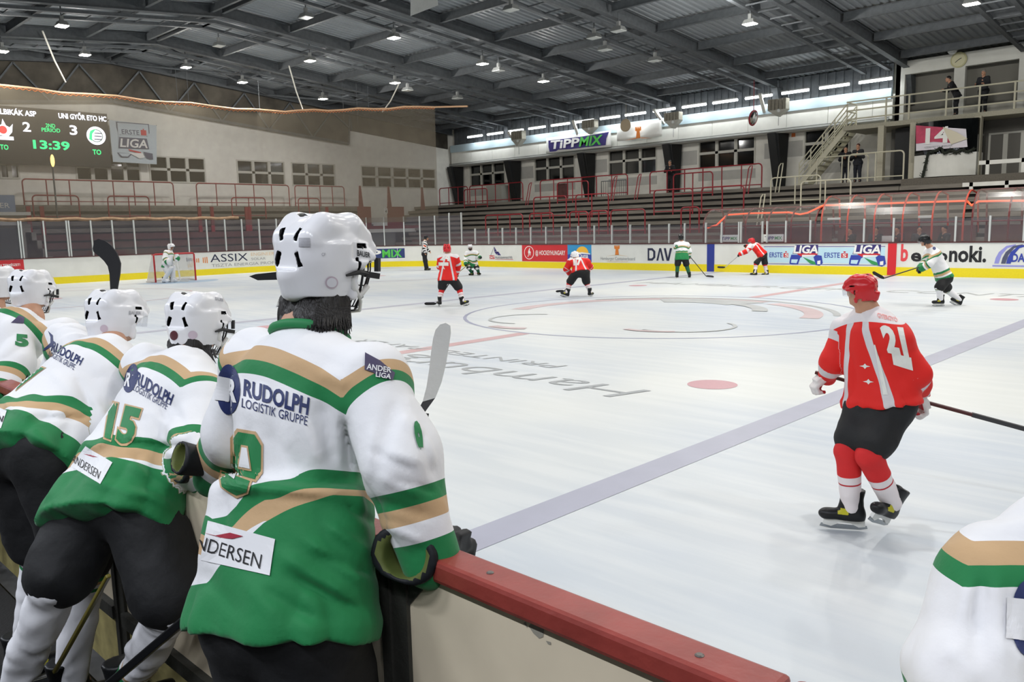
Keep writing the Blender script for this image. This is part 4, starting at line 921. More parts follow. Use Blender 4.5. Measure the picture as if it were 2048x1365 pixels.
MB().add([lerp2(*t)+off*2.5 for t in ((.55, 1.02), (.82, .8), (1.02, .45), (.7, .18), (.62, .6))], [(0, 1, 2, 3, 4)]).build('folded_corner', mat('cream_paper_back', 'C9C2AC', .7), pb)
text_on('14', 'lettering', M_ban, pb, lerp2(.44, .62)+off*2, (1, 0, 0), (0, 0, 1), .62, .95, .03, 0, .0); text_on('SZERETETTEL VÁRUNK', 'lettering', I_grey, pb, lerp2(.45, .12)+off, (1, 0, 0), (0, 0, 1), .07, 1.1, 0, 0, .0)
# doors and dark rear under the gallery
struct(MB().box((xL, 24.2, 3.6), (16, 24.4, 6.15)), 'wall_under_gallery', mat('mid_grey_wall', '6E6C66', .85))  # one flat mid grey
x1, x2 = atY(1975, 300, 24.1)[0], atY(2080, 300, 24.1)[0]
window('y', 24.2, x1, x2, 3.75, 5.6, 3, 1)
dk = atY(1808, 320, 23.6)[0]; tag(MB().box((dk-.35, 23.4, 3.72), (dk+.45, 24.1, 6.1)).build('dark_pillar', M_leg), 'dark pillar beside the glazed booth under the gallery', 'column')
# white frames at right
for i, (px0, px1, y0, y1, Y) in enumerate(((1958, 2120, 322, 366, 21.4), (1925, 2120, 366, 400, 20.6))):
    a = atY(px0, y0, Y); b = atY(px1, y0, Y); z1 = a[2]; z0 = atY(px0, y1, Y)[2]; f = MB(); f.box((a[0], Y, z1-.16), (b[0], Y+.1, z1)); f.box((a[0]+.2, Y, z0), (b[0], Y+.1, z0+.14))
    fr = thing('white_frame', ('white wooden frame at the right edge under the gallery', 'lower white wooden frame above the orange rope at right')[i], 'frame', ((a[0]+b[0])/2, Y, z0)); f.build('beams', M_white, fr)
    x = a[0]+.25
    while x < b[0]: MB().box((x, Y, zstep(Y) if i else z0), (x+.13, Y+.1, z1)).build('upright', M_white, fr); x += 1.25
p = [atY(x, y, 20.4) for x, y in ((1788, 398), (1800, 392), (1850, 385), (1900, 388), (1935, 394))]; tag(MB().tube(p, .05, 6).tube([p[-1], p[-1]-V(0, 0, .6)], .05, 6).tube([p[0], p[0]-V(0, 0, .6)], .05, 6).build('curved_rail', M_cream), 'low curved cream rail in front of the booth', 'railing')
struct(MB().box((-1.9, 21.0, .2), (16, 21.15, 3.72)), 'wall_under_booth', mat('dark_concrete_front', '5C574E', .85, noise=.2))  # mottled dark brown-grey

# ---- bench shelters on the far side
M_shr = mat('dark_red_shelter_frame', '6A1E20', .5); M_acr = glassy('hazy_acrylic_roof', '8C857D', .26, .2, .04); M_orange = mat('orange_rope_light', 'F05A38', .5, emit='FF5A34', es=.75)
def arch(x, h): return [(x, 15.28, 1.24)]+[(x, 16.15-.87*math.cos(t), 1.9+(h-1.9)*math.sin(t)) for t in np.linspace(0, math.pi/2, 7)]+[(x, 16.9, h-.1), (x, 17.1, 1.5)]
for i, (px0, px1, h, n, lab) in enumerate(((1415, 1638, 2.62, 6, 'low curved bench shelter with dark red ribs and hazy roof at the far boards'), (1650, 1932, 2.98, 6, 'taller curved scorer shelter with orange red ribs at the far boards'), (1950, 2180, 2.98, 4, 'curved bench shelter at the right edge of the far boards'))):
    a = atY(px0, 440, 15.6)[0]; b = atY(px1, 440, 15.6)[0]; r = thing('bench_shelter', lab, 'shelter', ((a+b)/2, 16, 0))
    A = arch(0, h)[1:8]; vs = [(x, p[1]-.02, p[2]+.03) for x in (a, b) for p in A]; k = len(A)
    MB().add(vs, [(j, j+1, k+j+1, k+j) for j in range(k-1)]).build('roof_sheet', M_acr, r)
    for j in range(n): x = a+(b-a)*j/(n-1); MB().tube(arch(x, h), .035, 6).build('rib', M_shr if i != 1 else mat('orange_red_rib', 'C24A38', .5), r)
    MB().tube([(a, 16.15, h), (b, 16.15, h)], .035, 6).tube([(a, 15.3, 1.9), (b, 15.3, 1.9)], .03, 6).build('long_bar', M_shr, r)
    MB().box((a, 16.85, .3), (b, 17.05, 1.75)).build('bench_back', M_maroon, r)
rp = [(1415, 456), (1434, 450), (1444, 440), (1455, 430), (1500, 427), (1578, 425), (1600, 429), (1615, 426), (1647, 411), (1700, 410), (1800, 406), (1900, 403), (1928, 402), (1935, 403), (1943, 411), (1957, 403), (2000, 402), (2070, 401.5)]
tag(MB().tube([atY(x, y, 15.75)+V(0, 0, 0) for x, y in rp], .038, 6).build('rope_light', M_orange, smooth=True), 'long glowing orange rope light along the shelter roofs', 'rope light')
for i, (px, y) in enumerate(((1460, 479), (1548, 478))):
    c = atY(px, y, 15.13); s_ = thing('small_sign', ('small white lottery sign on the glass of the far gate, left one', 'small white lottery sign on the glass of the far gate, right one')[i], 'sign', c); MB().box((c[0]-.45, 15.1, 1.26), (c[0]+.42, 15.13, 1.55)).build('plate', M_ban, s_)
    text_on('TiPP', 'lettering', I_pur, s_, (c[0]-.18, 15.1, 1.40), (1, 0, 0), (0, 0, 1), .13, .4, .02, 0, .004); text_on('MIX', 'lettering', I_gr, s_, (c[0]+.2, 15.1, 1.40), (1, 0, 0), (0, 0, 1), .13, .3, .02, 0, .004)
# small notices
for i, (px, py, w, h, Y, lab) in enumerate(((1587, 268, .2, .3, YW-.02, 'orange and white notice beside the fourth far window'), (1325, 293, .22, .3, YW-.02, 'white round-symbol notice right of the third far window'), (1588, 262, .35, .12, YW-.02, 'green emergency sign beside the fourth far window'), (1668, 438, .5, .08, 15.3, 'thin white strip on the scorer shelter glass'), (1850, 434, .45, .09, 15.3, 'thin white strip on the right part of the scorer shelter'))):
    c = atY(px, py, Y); col = ('D8743A', 'D8D8D2', '4C8A72', 'C8C8C4', 'C9C9C5')[i]; tag(MB().box((c[0]-w/2, Y-.02, c[2]-h/2), (c[0]+w/2, Y, c[2]+h/2)).build('notice', mat('notice_%d' % i, col, .6)), lab, 'notice')
bxp = atY(1005, 385, 24.6); tag(MB().box((bxp[0]-1.4, 24.4, 3.72), (bxp[0]+.1, 25.3, 5.0)).build('cabinet', mat('grey_cabinet', 'A3A299', .7)), 'pale grey cabinet under the first far window', 'cabinet')
bxp = atY(1127, 386, 23.0); tag(MB().box((bxp[0]-.35, 22.8, 3.72), (bxp[0]+.3, 23.1, 4.7)).build('leaning_board', M_maroon), 'dark maroon board leaning behind the red railing', 'board')
# goal net
GX = -26.0; r = thing('hockey_goal', 'red framed hockey goal with white net at the left end', 'goal', (GX, 0, 0)); M_gr = mat('goal_red', 'B3272C', .45)
MB().tube([(GX, -.92, 0), (GX, -.92, 1.2), (GX, -.86, 1.25), (GX, .86, 1.25), (GX, .92, 1.2), (GX, .92, 0)], .04, 8).build('post_frame', M_gr, r)
MB().tube([(GX, -.92, .04), (GX-.8, -1.0, .04), (GX-1.12, -.7, .04), (GX-1.12, .7, .04), (GX-.8, 1.0, .04), (GX, .92, .04)], .035, 8).build('base_frame', mat('white_goal_frame', 'CFC9C4', .5), r)
MB().tube([(GX, -.9, 1.24), (GX-.5, -.8, 1.22), (GX-.56, 0, 1.22), (GX-.5, .8, 1.22), (GX, .9, 1.24)], .025, 8).tube([(GX-.56, 0, 1.22), (GX-1.12, 0, .05)], .03, 6).build('rear_frame', M_gr, r)
A = [(GX, -.92), (GX-.5, -.8), (GX-.56, 0), (GX-.5, .8), (GX, .92)]; B_ = [(GX, -.92), (GX-.8, -1.), (GX-1.12, 0), (GX-.8, 1.), (GX, .92)]
MB().add([(x, y, 1.22) for x, y in A]+[(x, y, .05) for x, y in B_]+[(GX, 0, 1.23)], [(k, k+1, 6+k, 5+k) for k in range(4)]+[(0, 1, 2, 10), (2, 3, 4, 10)]).build('net', glassy('white_goal_net', 'D8D8D4', .42, .6, .0), r)
# ================================================================== BODY SURFACES FROM DISTANCE FIELDS
_rs = np.random.RandomState(3); _LAT = _rs.rand(32, 32, 32).astype(np.float32)*2-1
def vnoise(p, sc, off=0.):
    q = p*np.float32(sc)+np.float32(off); i = np.floor(q).astype(np.int32); f = q-i; f = f*f*(3-2*f); i &= 31; j = (i+1) & 31
    x0, y0, z0 = i[..., 0], i[..., 1], i[..., 2]; x1, y1, z1 = j[..., 0], j[..., 1], j[..., 2]; fx, fy, fz = f[..., 0], f[..., 1], f[..., 2]
    L = _LAT
    a = L[x0, y0, z0]*(1-fx)+L[x1, y0, z0]*fx; b = L[x0, y1, z0]*(1-fx)+L[x1, y1, z0]*fx
    c = L[x0, y0, z1]*(1-fx)+L[x1, y0, z1]*fx; d = L[x0, y1, z1]*(1-fx)+L[x1, y1, z1]*fx
    return (a*(1-fy)+b*fy)*(1-fz)+(c*(1-fy)+d*fy)*fz
class SDF:
    def __init__(s, lo, hi, h):
        s.lo = np.asarray(lo, np.float32); s.h = np.float32(h); s.n = np.maximum(4, np.ceil((np.asarray(hi)-np.asarray(lo))/h).astype(int)+1)
        s.F = np.full(s.n, 1.0, np.float32)
    def blk(s, lo, hi):
        a = np.clip(np.floor((np.asarray(lo)-s.lo)/s.h).astype(int), 0, s.n-1); b = np.clip(np.ceil((np.asarray(hi)-s.lo)/s.h).astype(int)+1, 1, s.n)
        sl = tuple(slice(i, j) for i, j in zip(a, b)); ax = [s.lo[k]+s.h*np.arange(a[k], b[k], dtype=np.float32) for k in range(3)]
        return sl, np.stack(np.meshgrid(*ax, indexing='ij'), -1)
    def put(s, fn, lo, hi, k=0., sub=False, pad=.06):
        sl, p = s.blk(np.asarray(lo)-pad, np.asarray(hi)+pad)
        if p.size == 0: return s
        d = fn(p).astype(np.float32); F = s.F[sl]
        if sub:
            d = -d
            if k: h = np.clip(.5-.5*(F-d)/k, 0, 1); s.F[sl] = F*(1-h)+d*h+k*h*(1-h)
            else: s.F[sl] = np.maximum(F, d)
        elif k:
            h = np.clip(.5+.5*(F-d)/k, 0, 1); s.F[sl] = F*(1-h)+d*h-k*h*(1-h)
        else: s.F[sl] = np.minimum(F, d)
        return s
    def cap(s, a, b, ra, rb=None, k=0., sub=False):
        rb = ra if rb is None else rb; a = np.asarray(a, np.float32); b = np.asarray(b, np.float32); ab = b-a; L2 = float(ab@ab)+1e-12
        def fn(p):
            q = p-a; t = np.clip((q@ab)/L2, 0, 1); return np.linalg.norm(q-t[..., None]*ab, axis=-1)-(ra+(rb-ra)*t)
        r = max(ra, rb); return s.put(fn, np.minimum(a, b)-r, np.maximum(a, b)+r, k, sub)
    def chain(s, pts, rs, k=0., sub=False):
        for i in range(len(pts)-1): s.cap(pts[i], pts[i+1], rs[i], rs[i+1], k, sub)
        return s
    def ell(s, c, r, M=None, k=0., sub=False, e=2.):
        c = np.asarray(c, np.float32); r = np.asarray(r, np.float32); M = np.eye(3, dtype=np.float32) if M is None else np.asarray(M, np.float32)
        def fn(p):
            q = (p-c)@M/r; 
            if e == 2.: l = np.linalg.norm(q, axis=-1)
            else: l = (np.abs(q)**e).sum(-1)**(1/e)
            g = np.linalg.norm(q/r, axis=-1)+1e-9
            return (l-1)*np.minimum(l/g, r.max()) if e == 2. else (l-1)*r.min()
        ext = np.abs(M)@r; return s.put(fn, c-ext, c+ext, k, sub)
    def box(s, c, r, M=None, rd=.0, k=0., sub=False):
        c = np.asarray(c, np.float32); r = np.asarray(r, np.float32); M = np.eye(3, dtype=np.float32) if M is None else np.asarray(M, np.float32)
        def fn(p):
            q = np.abs((p-c)@M)-(r-rd); return np.linalg.norm(np.maximum(q, 0), axis=-1)+np.minimum(q.max(-1), 0)-rd
        ext = np.abs(M)@r; return s.put(fn, c-ext, c+ext, k, sub)
    def loft(s, O, M, prof, k=0., e=2.3, sub=False):
        """stack of superellipses: prof rows (z, cx, cy, a, b) in the frame O, M (columns right, forward, up)"""
        O = np.asarray(O, np.float32); M = np.asarray(M, np.float32); prof = np.array(prof, np.float32)
        zz = np.linspace(prof[0, 0], prof[-1, 0], 160); tab = []
        for c in range(1, 5):
            y = np.interp(zz, prof[:, 0], prof[:, c]); 
            for _ in range(6): y[1:-1] = .25*y[:-2]+.5*y[1:-1]+.25*y[2:]
            tab.append(y)
        z0, z1 = prof[0, 0], prof[-1, 0]
        def fn(p):
            q = (p-O)@M; z = q[..., 2]; zc = np.clip(z, z0, z1)
            cx, cy, a, b = (np.interp(zc, zz, t).astype(np.float32) for t in tab)
            l = (np.abs((q[..., 0]-cx)/a)**e+np.abs((q[..., 1]-cy)/b)**e)**(1/e); d = (l-1)*np.minimum(a, b)
            w = np.maximum(z0-z, z-z1); return np.where(w > 0, np.hypot(np.maximum(d, 0), w), np.maximum(d, w))
        R = float(prof[:, 3:5].max()+np.abs(prof[:, 1:3]).max()); a = O+M[:, 2]*z0; b = O+M[:, 2]*z1
        return s.put(fn, np.minimum(a, b)-R, np.maximum(a, b)+R, k, sub)
    def halfspace(s, pt, n):
        """cut away everything on the side n points to"""
        pt = np.asarray(pt, np.float32); n = np.asarray(unit(n), np.float32); sl, p = s.blk(s.lo, s.lo+s.h*s.n); s.F = np.maximum(s.F, (p-pt)@n); return s
    def disp(s, fn): sl, p = s.blk(s.lo, s.lo+s.h*s.n); m = np.abs(s.F) < .08; s.F[m] += fn(p[m]).astype(np.float32); return s
    def mesh(s):
        F = s.F.copy(); F[[0, -1]] = np.maximum(F[[0, -1]], .01); F[:, [0, -1]] = np.maximum(F[:, [0, -1]], .01); F[:, :, [0, -1]] = np.maximum(F[:, :, [0, -1]], .01)
        I = F < 0; n = np.array(F.shape)
        c = [I[i:n[0]-1+i, j:n[1]-1+j, k:n[2]-1+k] for i in (0, 1) for j in (0, 1) for k in (0, 1)]
        sm = sum(x.astype(np.uint8) for x in c); act = (sm > 0) & (sm < 8); idx = np.argwhere(act); ID = np.full(act.shape, -1, np.int64); ID[act] = np.arange(len(idx))
        cor = np.array([(i, j, k) for i in (0, 1) for j in (0, 1) for k in (0, 1)]); val = np.stack([F[tuple((idx+o).T)] for o in cor], 1)
        acc = np.zeros((len(idx), 3)); cnt = np.zeros(len(idx))
        for a in range(8):
            for b in range(a+1, 8):
                if np.abs(cor[a]-cor[b]).sum() != 1: continue
                va, vb = val[:, a], val[:, b]; m = (va < 0) != (vb < 0); t = va[m]/(va[m]-vb[m]); acc[m] += cor[a]+t[:, None]*(cor[b]-cor[a]); cnt[m] += 1
        v = s.lo+s.h*(idx+acc/cnt[:, None]); Q = []
        for ax in range(3):
            o1, o2 = [(1, 2), (2, 0), (0, 1)][ax]; sl0 = [slice(None)]*3; sl1 = [slice(None)]*3; sl0[ax] = slice(0, -1); sl1[ax] = slice(1, None)
            A, B = I[tuple(sl0)], I[tuple(sl1)]; e = np.argwhere(A != B); e = e[(e[:, o1] > 0) & (e[:, o2] > 0)]
            e = e[(e[:, o1] < n[o1]-1) & (e[:, o2] < n[o2]-1)]
            d1 = np.zeros(3, int); d1[o1] = 1; d2 = np.zeros(3, int); d2[o2] = 1
            q = np.stack([ID[tuple((e-d1-d2).T)], ID[tuple((e-d2).T)], ID[tuple(e.T)], ID[tuple((e-d1).T)]], 1); ins = A[tuple(e.T)]
            q[~ins] = q[~ins][:, ::-1]; Q.append(q)
        return v, np.concatenate(Q)
def surf_mesh(name, v, q, attrs=None):
    me = bpy.data.meshes.new(name); me.vertices.add(len(v)); me.vertices.foreach_set('co', np.asarray(v, np.float32).ravel())
    me.loops.add(len(q)*4); me.loops.foreach_set('vertex_index', q.astype(np.int32).ravel()); me.polygons.add(len(q))
    me.polygons.foreach_set('loop_start', np.arange(0, len(q)*4, 4, dtype=np.int32)); me.polygons.foreach_set('use_smooth', np.ones(len(q), bool))
    me.update(calc_edges=True)
    for k, x in (attrs or {}).items(): me.attributes.new(k, 'FLOAT', 'POINT').data.foreach_set('value', np.asarray(x, np.float32))
    return me
def rampmat(name, base, ramps, rough=.8, weave=.15, fold=.0, sheen=.0, spec=.3):
    """cloth whose printed bands follow scalar fields stored on the surface: ramps = {field: [(threshold, colour or None)...]}"""
    if name in MATS: return MATS[name]
    m = bpy.data.materials.new(name); m.use_nodes = True; N = m.node_tree.nodes; L = m.node_tree.links; b = N['Principled BSDF']; b.inputs['Roughness'].default_value = rough
    b.inputs['Specular IOR Level'].default_value = spec; b.inputs['Sheen Weight'].default_value = sheen
    cur = N.new('ShaderNodeRGB').outputs[0]; cur.default_value = (*srgb(base), 1)
    for f, stops in ramps.items():
        a = N.new('ShaderNodeAttribute'); a.attribute_name = f; mr = N.new('ShaderNodeMapRange'); mr.inputs[1].default_value = -.5; mr.inputs[2].default_value = .5; L.new(a.outputs['Fac'], mr.inputs[0])
        r = N.new('ShaderNodeValToRGB'); r.color_ramp.interpolation = 'CONSTANT'; L.new(mr.outputs[0], r.inputs[0]); el = r.color_ramp.elements
        pts = [(-.5, stops[0])]+[s for s in stops[1:]]
        for i, (t, c) in enumerate(pts):
            e = el[i] if i < 2 else el.new(1.0)
            e.position = t+.5
            e.color = (*srgb(c), 1) if c else (1, 1, 1, 0)
        if len(pts) == 1: el.remove(el[1])
        mx = N.new('ShaderNodeMix'); mx.data_type = 'RGBA'; L.new(r.outputs['Alpha'], mx.inputs['Factor']); L.new(cur, mx.inputs['A']); L.new(r.outputs['Color'], mx.inputs['B']); cur = mx.outputs['Result']
    L.new(cur, b.inputs['Base Color'])
    if weave:
        tc = N.new('ShaderNodeTexCoord'); t = N.new('ShaderNodeTexNoise'); t.inputs['Scale'].default_value = 14; t.inputs['Detail'].default_value = 5; L.new(tc.outputs['Object'], t.inputs['Vector'])
        bp = N.new('ShaderNodeBump'); bp.inputs['Strength'].default_value = weave; bp.inputs['Distance'].default_value = .02; L.new(t.outputs['Fac'], bp.inputs['Height']); L.new(bp.outputs[0], b.inputs['Normal'])
    MATS[name] = m; return m
def frame(up, fwd):
    """columns right, forward, up"""
    u = unit(up); f = unit(np.asarray(fwd, float)-u*(np.asarray(fwd)@u)); return np.stack([np.cross(f, u), f, u], 1)
def m4(M, o, s=1.): return Matrix(((M[0, 0]*s, M[0, 1]*s, M[0, 2]*s, o[0]), (M[1, 0]*s, M[1, 1]*s, M[1, 2]*s, o[1]), (M[2, 0]*s, M[2, 1]*s, M[2, 2]*s, o[2]), (0, 0, 0, 1)))
def place(name, me, m, parent, mtx=None):
    o = bpy.data.objects.new(name, me); COL.objects.link(o); o.parent = parent; o.matrix_parent_inverse = pinv(parent)
    if mtx is not None: o.matrix_basis = mtx
    if m is not None:
        if not me.materials: me.materials.append(m)
        elif me.materials[0] != m: o.material_slots[0].link = 'OBJECT'; o.material_slots[0].material = m
    return o
# ================================================================== PLAYERS' GEAR (shared shapes)
GRN, TAN_, WHT = '1E7A45', 'C3A27A', 'E6E6E8'
M_hshell = rampmat('white_helmet_shell', 'E9E9EC', {'vent': [None, (0.0, '17181A')]}, .22, 0, spec=.55)
M_hred = rampmat('red_helmet_shell', 'C81F28', {'vent': [None, (0.0, '3A0A0C')]}, .3, 0, spec=.5)
M_hblk = rampmat('black_helmet_shell', '16171A', {'vent': [None, (0.0, '050505')]}, .25, 0, spec=.5)
M_wire = mat('cage_wire', '3A3C3F', .3, metal=.8); M_strap = mat('black_strap', '121214', .6); M_clear = glassy('clear_visor', 'C9D2D6', .10, .03, .10)
M_skin = mat('skin', 'B98A6E', .55, noise=.08, nscale=30); M_hair = mat('dark_hair', '14100E', .5, bump=.6, bscale=180, stretch=(1, 1, .12))
M_blkcloth = mat('black_shell_cloth', '0F1013', .75, noise=.2, nscale=14, bump=.35, bscale=22)
M_boot = rampmat('black_skate_boot', '17181A', {'fy': [None, (.0, 'B5AE2A')]}, .4, 0); M_hold = mat('white_blade_holder', 'D9D9D6', .4); M_blade = mat('skate_steel', '9EA3A6', .2, metal=.9)
M_gblack = rampmat('black_glove', '15171B', {'fy': [None, (.0, '5C6434')]}, .6, .1); M_ggreen = mat('dark_green_glove', '12352A', .6); M_gwr = rampmat('white_red_glove', 'D9D4D2', {'fy': [None, (.0, 'A51E28')]}, .6, .1)
VENTS = [((sx*.036, -.135, .078), (.007, .02, .018), sx*.25) for sx in (-1, 1)]+[((sx*.047, -.142, .002), (.008, .02, .022), sx*-.35) for sx in (-1, 1)]+[((sx*.03, -.06, .138), (.006, .014, .02), sx*.3) for sx in (-1, 1)]
VENTS += [((sx*.112, .055, .048), (.02, .024, .006), .0) for sx in (-1, 1)]+[((sx*.122, .03, -.012), (.02, .005, .018), .5) for sx in (-1, 1)]
VENTS += [((sx*.028, .15, .085), (.02, .02, .005), 0.) for sx in (-1, 1)]
def roty(a): c, s = math.cos(a), math.sin(a); return np.array([[c, 0, s], [0, 1, 0], [-s, 0, c]])
def helmet_mesh(h, name):
    s = SDF((-.17, -.2, -.16), (.17, .21, .2), h)
    s.ell((0, -.004, .022), (.121, .150, .118), e=2.3)
    s.loft((0, -.006, 0), np.eye(3), [(-.112, 0, -.012, .100, .118), (-.06, 0, 0, .115, .139), (.0, 0, 0, .12, .148), (.05, 0, 0, .119, .146)], k=.02, e=2.4)
    for sx in (-1, 1):
        s.chain([(sx*.062, -.105, .07), (sx*.062, -.06, .102), (sx*.058, .05, .106), (sx*.055, .11, .075)], [.036, .042, .042, .034], k=.022)
        s.cap((sx*.112, .02, -.01), (sx*.105, .10, .01), .02, k=.025); s.cap((sx*.10, .03, -.11), (sx*.108, .03, -.05), .016, k=.012)
    s.cap((-.065, .135, .035), (.065, .135, .035), .026, k=.022); s.cap((0, -.135, -.05), (0, -.12, -.09), .04, k=.03)
    s.box((0, -.168, .045), (.056, .022, .075), rd=.012, sub=True, k=.006)
    for sx in (-1, 1): s.box((sx*.133, .05, .03), (.014, .045, .03), rd=.008, sub=True, k=.006)
    s.box((0, .23, -.16), (.3, .165, .16), rd=.03, sub=True, k=.008)
    s.ell((0, .0, .0), (.104, .132, .108), sub=True, e=2.3); s.loft((0, 0, 0), np.eye(3), [(-.2, 0, 0, .092, .114), (-.05, 0, 0, .102, .128), (0, 0, 0, .103, .13)], sub=True)
    for sx in (-1, 1): s.cap((sx*.2, .055, -.055), (sx*.05, .055, -.055), .024, sub=True, k=.004)
    for c, r, a in VENTS: s.box(c, r, roty(a), rd=.002, sub=True)
    v, q = s.mesh(); vent = np.full(len(v), -.1)
    for c, r, a in VENTS:
        d = np.abs((v-np.array(c))@roty(a))-np.array(r); d = np.maximum(d, 0); vent = np.maximum(vent, .0022-np.linalg.norm(d, axis=1))
    return surf_mesh(name, v, q, {'vent': vent})
HELM_HI = helmet_mesh(.0045, 'helmet_shell'); HELM_LO = helmet_mesh(.009, 'helmet_shell_far')
def front(a, z, r=.0): R = .128-.05*max(0, (-z-.03)/.13)**1.6+r; return (R*.9*math.sin(a), .035+R*1.02*math.cos(a), z)
def mesh_of(mb, name, smooth=True):
    me = bpy.data.meshes.new(name); me.from_pydata(mb.v, [], mb.f); me.update()
    if smooth: me.polygons.foreach_set('use_smooth', [True]*len(me.polygons))
    return me
def cage_mesh():
    m = MB(); Z = np.linspace(.045, -.155, 9)
    for a in np.linspace(-1.15, 1.15, 10): m.tube([front(a*(1-.25*max(0, -z)/.16), z) for z in Z], .0024, 5)
    for z in (.03, -.005, -.04, -.085, -.12, -.155): k = 1-.25*max(0, -z)/.16; m.tube([front(a*k, z, .003) for a in np.linspace(-1.35, 1.35, 15)], .0024, 5)
    m.tube([front(-1.4, .045), front(-1.35, -.05), front(-1.1, -.13), front(-.6, -.165), front(0, -.17), front(.6, -.165), front(1.1, -.13), front(1.35, -.05), front(1.4, .045)], .004, 6)
    return mesh_of(m, 'cage')
def visor_mesh():
    m = MB(); A = np.linspace(-1.25, 1.25, 15); n = 15
    m.add([front(a, z, .012) for z in (.03, -.01, -.055) for a in A], [(k*n+i, k*n+i+1, (k+1)*n+i+1, (k+1)*n+i) for k in range(2) for i in range(n-1)]); return mesh_of(m, 'visor')
def strap_mesh(sx):
    m = MB(); m.tube([(sx*.124, -.02, -.045), (sx*.129, .03, -.035), (sx*.128, .065, -.04)], [.004, .009, .010], 6); m.obox((sx*.131, .085, -.045), (.005, 0, 0), (0, .03, -.004), (0, .002, .009))
    m.obox((sx*.120, .12, -.012), (.005, .004, 0), (-.004*sx, .010, 0), (0, 0, .022)); return mesh_of(m, 'strap', False)
def chin_mesh():
    m = MB(); m.tube([(.108, .04, -.09), (.095, .07, -.13), (.05, .11, -.165), (0, .12, -.172), (-.05, .11, -.165), (-.095, .07, -.13), (-.108, .04, -.09)], .006, 6)
    for sx in (-1, 1): m.tube([(sx*.112, .012, -.03), (sx*.113, .02, -.085), (sx*.106, .055, -.115), (sx*.112, .085, -.08)], .009, 6)
    return mesh_of(m, 'chin_strap')
CAGE, VISOR, STR_R, STR_L, CHIN = cage_mesh(), visor_mesh(), strap_mesh(1), strap_mesh(-1), chin_mesh()
def boot_mesh(h):
    s = SDF((-.09, -.14, -.13), (.09, .23, .15), h)
    s.loft((0, -.015, 0), np.eye(3), [(-.09, 0, .0, .042, .07), (-.03, 0, 0, .046, .065), (.05, 0, 0, .05, .06), (.11, 0, -.005, .055, .066)]); s.cap((0, -.04, -.055), (0, .15, -.062), .045, .036, k=.03); s.cap((0, .03, .09), (0, .045, .0), .03, k=.03)
    s.ell((0, .14, -.06), (.042, .06, .034), k=.02); s.box((0, .04, -.13), (.1, .3, .035), sub=True)
    v, q = s.mesh(); fy = np.where((np.abs(v[:, 0]) > .028) & (v[:, 1] > .02) & (v[:, 1] < .085) & (v[:, 2] > -.05) & (v[:, 2] < -.012), .1, -.1); return surf_mesh('skate_boot', v, q, {'fy': fy})
BOOT = boot_mesh(.008)
m = MB(); m.prism([(-.011, -.085, -.09), (-.011, .165, -.092), (-.011, .17, -.13), (-.011, .12, -.142), (-.011, .07, -.118), (-.011, .0, -.118), (-.011, -.05, -.142), (-.011, -.09, -.135)], (.022, 0, 0)); HOLD = mesh_of(m, 'blade_holder', False)
m = MB(); m.prism([(-.002, -.10, -.132), (-.002, .18, -.126), (-.002, .19, -.148), (-.002, .12, -.160), (-.002, -.06, -.160), (-.002, -.105, -.15)], (.004, 0, 0)); STEEL = mesh_of(m, 'steel_blade', False)
def glove_mesh(h, sx, name):
    s = SDF((-.11, -.16, -.12), (.11, .2, .08), h)
    s.box((0, .045, -.002), (.048, .055, .024), rd=.018)
    for i, x in enumerate((-.036, -.012, .012, .035)):
        l = (.0, .006, .003, -.008)[i]; s.chain([(x, .085, .0), (x*1.05, .128+l, -.006), (x*1.05, .142+l, -.042), (x, .108+l*.5, -.066)], [.0165, .0155, .0145, .013], k=.004)
        s.box((x, .065, .022), (.0105, .032, .01), rd=.006, k=.004)
    s.chain([(-.04, .0, -.012), (-.066, .05, -.028), (-.052, .09, -.055)], [.022, .018, .015], k=.008); s.box((-.06, .045, -.012), (.013, .026, .012), rd=.007, k=.005)
    s.loft((0, 0, .0), np.array([[1, 0, 0], [0, 0, 1], [0, 1, 0]], float), [(-.13, 0, .0, .066, .05), (-.06, 0, 0, .058, .044), (.0, 0, 0, .047, .032), (.03, 0, 0, .045, .028)], k=.012); s.cap((0, -.2, 0), (0, -.03, 0), .05, .028, sub=True, k=.004)
    v, q = s.mesh(); v = v*np.array([sx, 1, 1.]); q = q if sx > 0 else q[:, ::-1]
    inn = np.where((np.hypot(v[:, 0], v[:, 2]*1.3) < .053) & (v[:, 1] < -.04) | (v[:, 2] < -.02) & (v[:, 1] > .0) & (v[:, 1] < .11), .1, -.1)
    return surf_mesh(name, v, q, {'fy': inn})
GLV = {1: glove_mesh(.007, 1, 'right_glove_shape'), -1: glove_mesh(.007, -1, 'left_glove_shape')}

# ================================================================== PEOPLE
WSTR = {'fa': [None, (-.085, GRN), (-.043, TAN_), (0., None)], 'fb': [None, (-.098, TAN_), (-.048, GRN), (0., None)], 'fg': [None, (.0, GRN)], 'fc': [GRN, (.065, WHT), (.11, TAN_), (.15, GRN), (.19, None)]}
